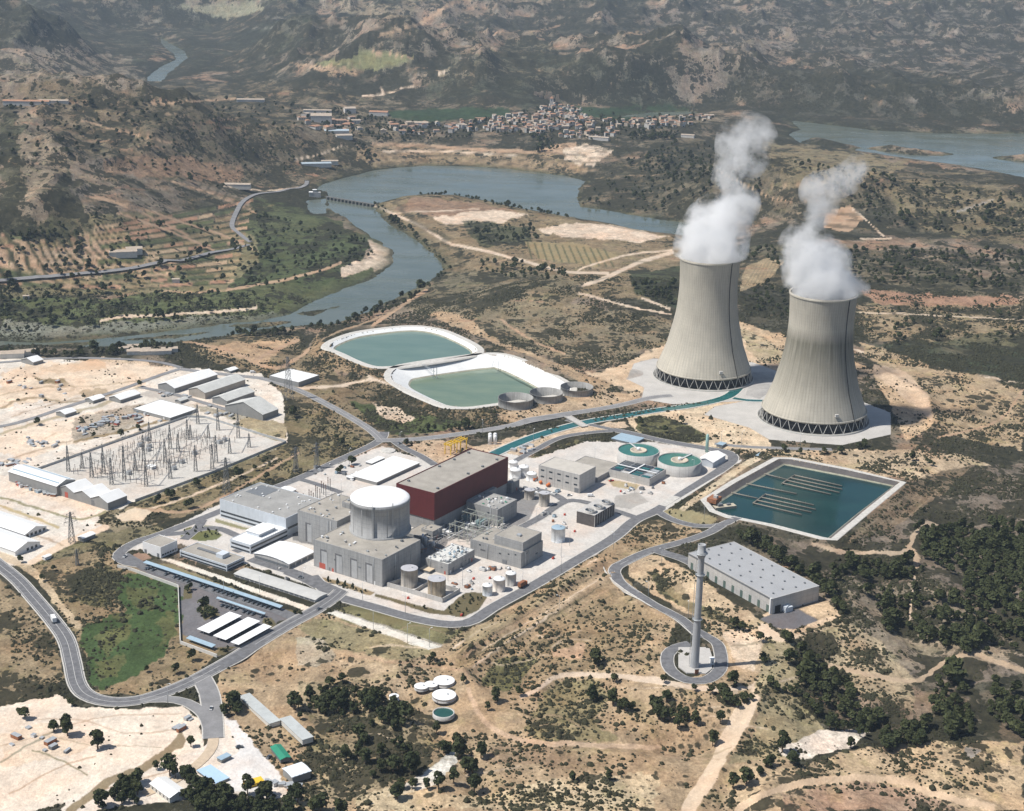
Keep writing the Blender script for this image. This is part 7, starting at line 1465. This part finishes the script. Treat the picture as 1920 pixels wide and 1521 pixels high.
for f, q, n in GARD:
    q = px(f, q); lo, hi = q.min(0), q.max(0); k = 0
    while k < n:
        c = np.array((rr.uniform(lo[0], hi[0]), rr.uniform(lo[1], hi[1])))
        if not inside(q, c[0:1], c[1:2])[0]: continue
        g_ = unproj([c], 0)[0]; o = link('garden_shrub', TV[rr.randrange(6)][0], None, (g_[0], g_[1], -.6), rr.uniform(0, 6)); s = rr.uniform(.18, .38); o.scale = (s, s, s*rr.uniform(.8, 1.5)); tag(o, 'small clipped shrub in the planted beds of the works', 'shrub', 'shrubs in the planted beds'); k += 1
for x, y in ((820,1195),(885,1212),(940,1228),(995,1245)):
    g_ = spot('A', (x, y)); o = link('cypress', TV[2][0], None, (g_[0], g_[1], -1.2), x); o.scale = (.36, .36, .85); tag(o, 'slim dark cypress in the bed before the recessed bays', 'tree', 'cypresses before the recessed bays')
V_, F_, o_ = [], [], 0
pv_, pf_ = crown_np(95, 3.0, 4.2, 3.2, 1.05, nrng, 7)
for i in FARI:
    x, y, z = TG[i]; s = rr.lognormvariate(-.1, .3); a = rr.uniform(0, 6.28); c, sn = math.cos(a), math.sin(a); v = pv_*s; V_.append(np.stack([v[:, 0]*c-v[:, 1]*sn+x, v[:, 0]*sn+v[:, 1]*c+y, v[:, 2]+z], 1)); F_.append(pf_+o_); o_ += len(pv_)
tag(link('woodland', npmesh('woodland', np.concatenate(V_), np.concatenate(F_), [lm])), 'distant trees and riverside woods merging into dark masses', 'woodland', None, 'stuff')
# ------------------------------------------------------------------ scrub on the slopes
ico = np.array([(0,0,1.)]+[(.8*math.cos(t), .8*math.sin(t), .45) for t in np.arange(5)*1.2566]+[(1.0*math.cos(t), 1.0*math.sin(t), -.15) for t in np.arange(5)*1.2566+.6283]); icf = [(0,1+i,1+(i+1)%5) for i in range(5)]+[(1+i,6+i,1+(i+1)%5) for i in range(5)]+[(1+(i+1)%5,6+i,6+(i+1)%5) for i in range(5)]
N_ = 420000; th = nrng.uniform(-.345, .345, N_); dd = 600+(1900-600)*nrng.random(N_)**.75; bx = th*dd; by = dd*np.sqrt(1-.15*th*th); bz = height(bx, by, False)
qx, qy = proj(bx, by, bz); ok = (qx > CX0+2) & (qx < CX0+CW-3) & (qy > CY0+2) & (qy < CY0+CH-3); ci = np.clip(qx-CX0, 0, CW-1).astype(int); cj = np.clip(qy-CY0, 0, CH-1).astype(int)
cv = CAN[cj, ci]; sc_ = np.where(cv[:, 3] > .5, cv[:, 4], .5); cl_ = fbm(bx/28, by/28, 4, 91); pr_ = sc_*np.clip((cl_-.42)*5.5, 0, 2.0)*1.05; ok &= (nrng.random(N_) < pr_) & (cv[:, 5] < .5) & (bz > WZ+1.5)
for key, (q, z) in PONDW.items(): ok &= ~(boxed(bx, by, q, 8) & (sdist(q, bx, by) < 8))
for _o in [o for o in ROOT.objects if o.name.split('.')[0] == 'road']:
    co = np.empty(len(_o.data.vertices)*3); _o.data.vertices.foreach_get('co', co); co = co.reshape(-1, 4, 3)[:, :, :2]; w_ = np.linalg.norm(co[0, 0]-co[0, 3])/2+1.5; ln_ = co.mean(1)[::2]
    m_ = boxed(bx, by, ln_, w_) & ok
    if m_.any(): ok[m_] = sdist(ln_, bx[m_], by[m_], False) > w_
bx, by, bz = bx[ok], by[ok], bz[ok]; n = len(bx); print('bushes', n)
s = nrng.lognormal(-.22, .50, n).clip(.3, 2.8)*.85; a = nrng.uniform(0, 6.28, n); jit = 1+nrng.normal(size=(n, 11, 3))*.17; v = ico[None]*jit*s[:, None, None]; v[..., 2] *= nrng.uniform(.7, 1.2, (n, 1))
ca, sa = np.cos(a)[:, None], np.sin(a)[:, None]; v = np.stack([v[..., 0]*ca-v[..., 1]*sa+bx[:, None], v[..., 0]*sa+v[..., 1]*ca+by[:, None], v[..., 2]+bz[:, None]+.1], -1)
f = (np.array(icf)[None]+(np.arange(n)*11)[:, None, None]).reshape(-1, 3); tag(link('scrub', npmesh('scrub', v.reshape(-1, 3), f, [lm2])), 'low dry shrubs dotted over the slopes', 'scrub', None, 'stuff')
del CAN
# ------------------------------------------------------------------ steam plumes
def plume(ti, pts, label, seed, dens=.055):
    """pts: pixel centre and half width in the photograph, from the mouth upward; the plume drifts at the tower's distance"""
    Q, H, R = TOWERS[ti]; sph = []; dep = depth(Q[0], Q[1], H)
    for (x, y, r) in pts:
        h = rise(Q, 0, y); P = unproj([(x, y)], h)[0]; rr_ = r/FPX*dep*1.13; sph.append((P[0], P[1]+0, h, rr_))
    sph = np.array(sph); base = np.array((Q[0], Q[1], H)); loc = sph[:, :3]-base
    # keep the column over the mouth, then let it lean
    bm = bmesh.new()
    for i in range(len(loc)-1):
        for t in (0, .5):
            c = loc[i]*(1-t)+loc[i+1]*t; r = (sph[i, 3]*(1-t)+sph[i+1, 3]*t)*1.20
            g_ = bmesh.ops.create_icosphere(bm, subdivisions=2, radius=r, matrix=Matrix.Translation(Vector(c)))
    me = bpy.data.meshes.new('steam'); bm.to_mesh(me); bm.free()
    o = link('steam_plume', me, None, tuple(base)); 
    md = o.modifiers.new('remesh', 'REMESH'); md.mode = 'VOXEL'; md.voxel_size = 5.0
    dg = bpy.context.evaluated_depsgraph_get(); ev = o.evaluated_get(dg); nm_ = bpy.data.meshes.new_from_object(ev); o.modifiers.clear(); o.data = nm_; o.data.materials.clear()
    co = np.empty(len(nm_.vertices)*3); nm_.vertices.foreach_get('co', co); co = co.reshape(-1, 3); low = co[:, 2] < 0; co[low, 2] = co[low, 2]*.15; rad = np.hypot(co[:, 0], co[:, 1]); m_ = (co[:, 2] < 1.0) & (rad > R-1.6); k_ = (R-1.6)/np.maximum(rad, 1); co[m_, 0] *= k_[m_]; co[m_, 1] *= k_[m_]
    nm_.vertices.foreach_set('co', co.ravel()); nm_.update()
    m = bpy.data.materials.new('steam'); m.use_nodes = True; nt = m.node_tree; nt.nodes.clear(); k = NB(nt); out = nt.nodes.new('ShaderNodeOutputMaterial')
    pos = k.n('ShaderNodeTexCoord').outputs['Object']; w1 = k.noise(k.vmath('ADD', pos, (seed*31., 5, 9)), .022, 3, .6, 1); wp = k.vmath('ADD', pos, k.vmath('SCALE', k.vmath('SUBTRACT', w1, (.5, .5, .5)), 34.0))
    f = None
    for i in range(len(loc)):
        d = k.vmath('DISTANCE', wp, tuple(loc[i])); v = k.math('SUBTRACT', 1.0, k.math('DIVIDE', d, float(sph[i, 3]*1.12)))
        f = v if f is None else k.math('SMOOTH_MAX', f, v, .15)
    nz = k.noise(k.vmath('ADD', pos, (7, seed*17., 3)), .042, 8, .66); se = k.n('ShaderNodeSeparateXYZ'); nt.links.new(pos, se.inputs[0])
    core = k.rng(se.outputs[2], 0, 60, .30, 0)                          # solid at the mouth, torn higher up
    d = k.math('ADD', k.math('MULTIPLY', f, k.rng(se.outputs[2], 0, 150, 1.8, 1.1)), k.math('ADD', k.math('MULTIPLY', k.math('SUBTRACT', nz, .5), k.rng(se.outputs[2], 0, 90, 4.0, 6.4)), core)); d = k.rng(k.math('ADD', d, -.12), 0.0, .75, 0, 1)
    d = k.math('MULTIPLY', d, k.rng(se.outputs[2], 0, 150, dens*1.5, dens*.32))
    pv = nt.nodes.new('ShaderNodeVolumePrincipled'); pv.inputs['Color'].default_value = (.999, 1, 1, 1); nt.links.new(d, pv.inputs['Density']); pv.inputs['Anisotropy'].default_value = .0; nt.links.new(pv.outputs[0], out.inputs['Volume'])
    o.data.materials.append(m); tag(o, label, 'steam'); return o
import bmesh
plume(0, [(1331,490,50),(1332,468,56),(1336,448,54),(1345,425,50),(1362,402,44),(1378,380,38),(1376,355,30),(1366,332,27),(1378,312,30),(1392,292,40),(1400,268,46),(1418,254,30)], 'tall white steam plume drifting up from the left cooling tower', 1)
plume(1, [(1543,556,54),(1580,548,40),(1545,532,60),(1600,530,26),(1534,508,54),(1522,482,44),(1500,462,34),(1508,438,26),(1528,412,22),(1540,388,26),(1538,360,32),(1556,348,24),(1590,335,24),(1612,320,26),(1598,305,16)], 'thinner white steam plume curling from the right cooling tower', 2, .048)
print('done')
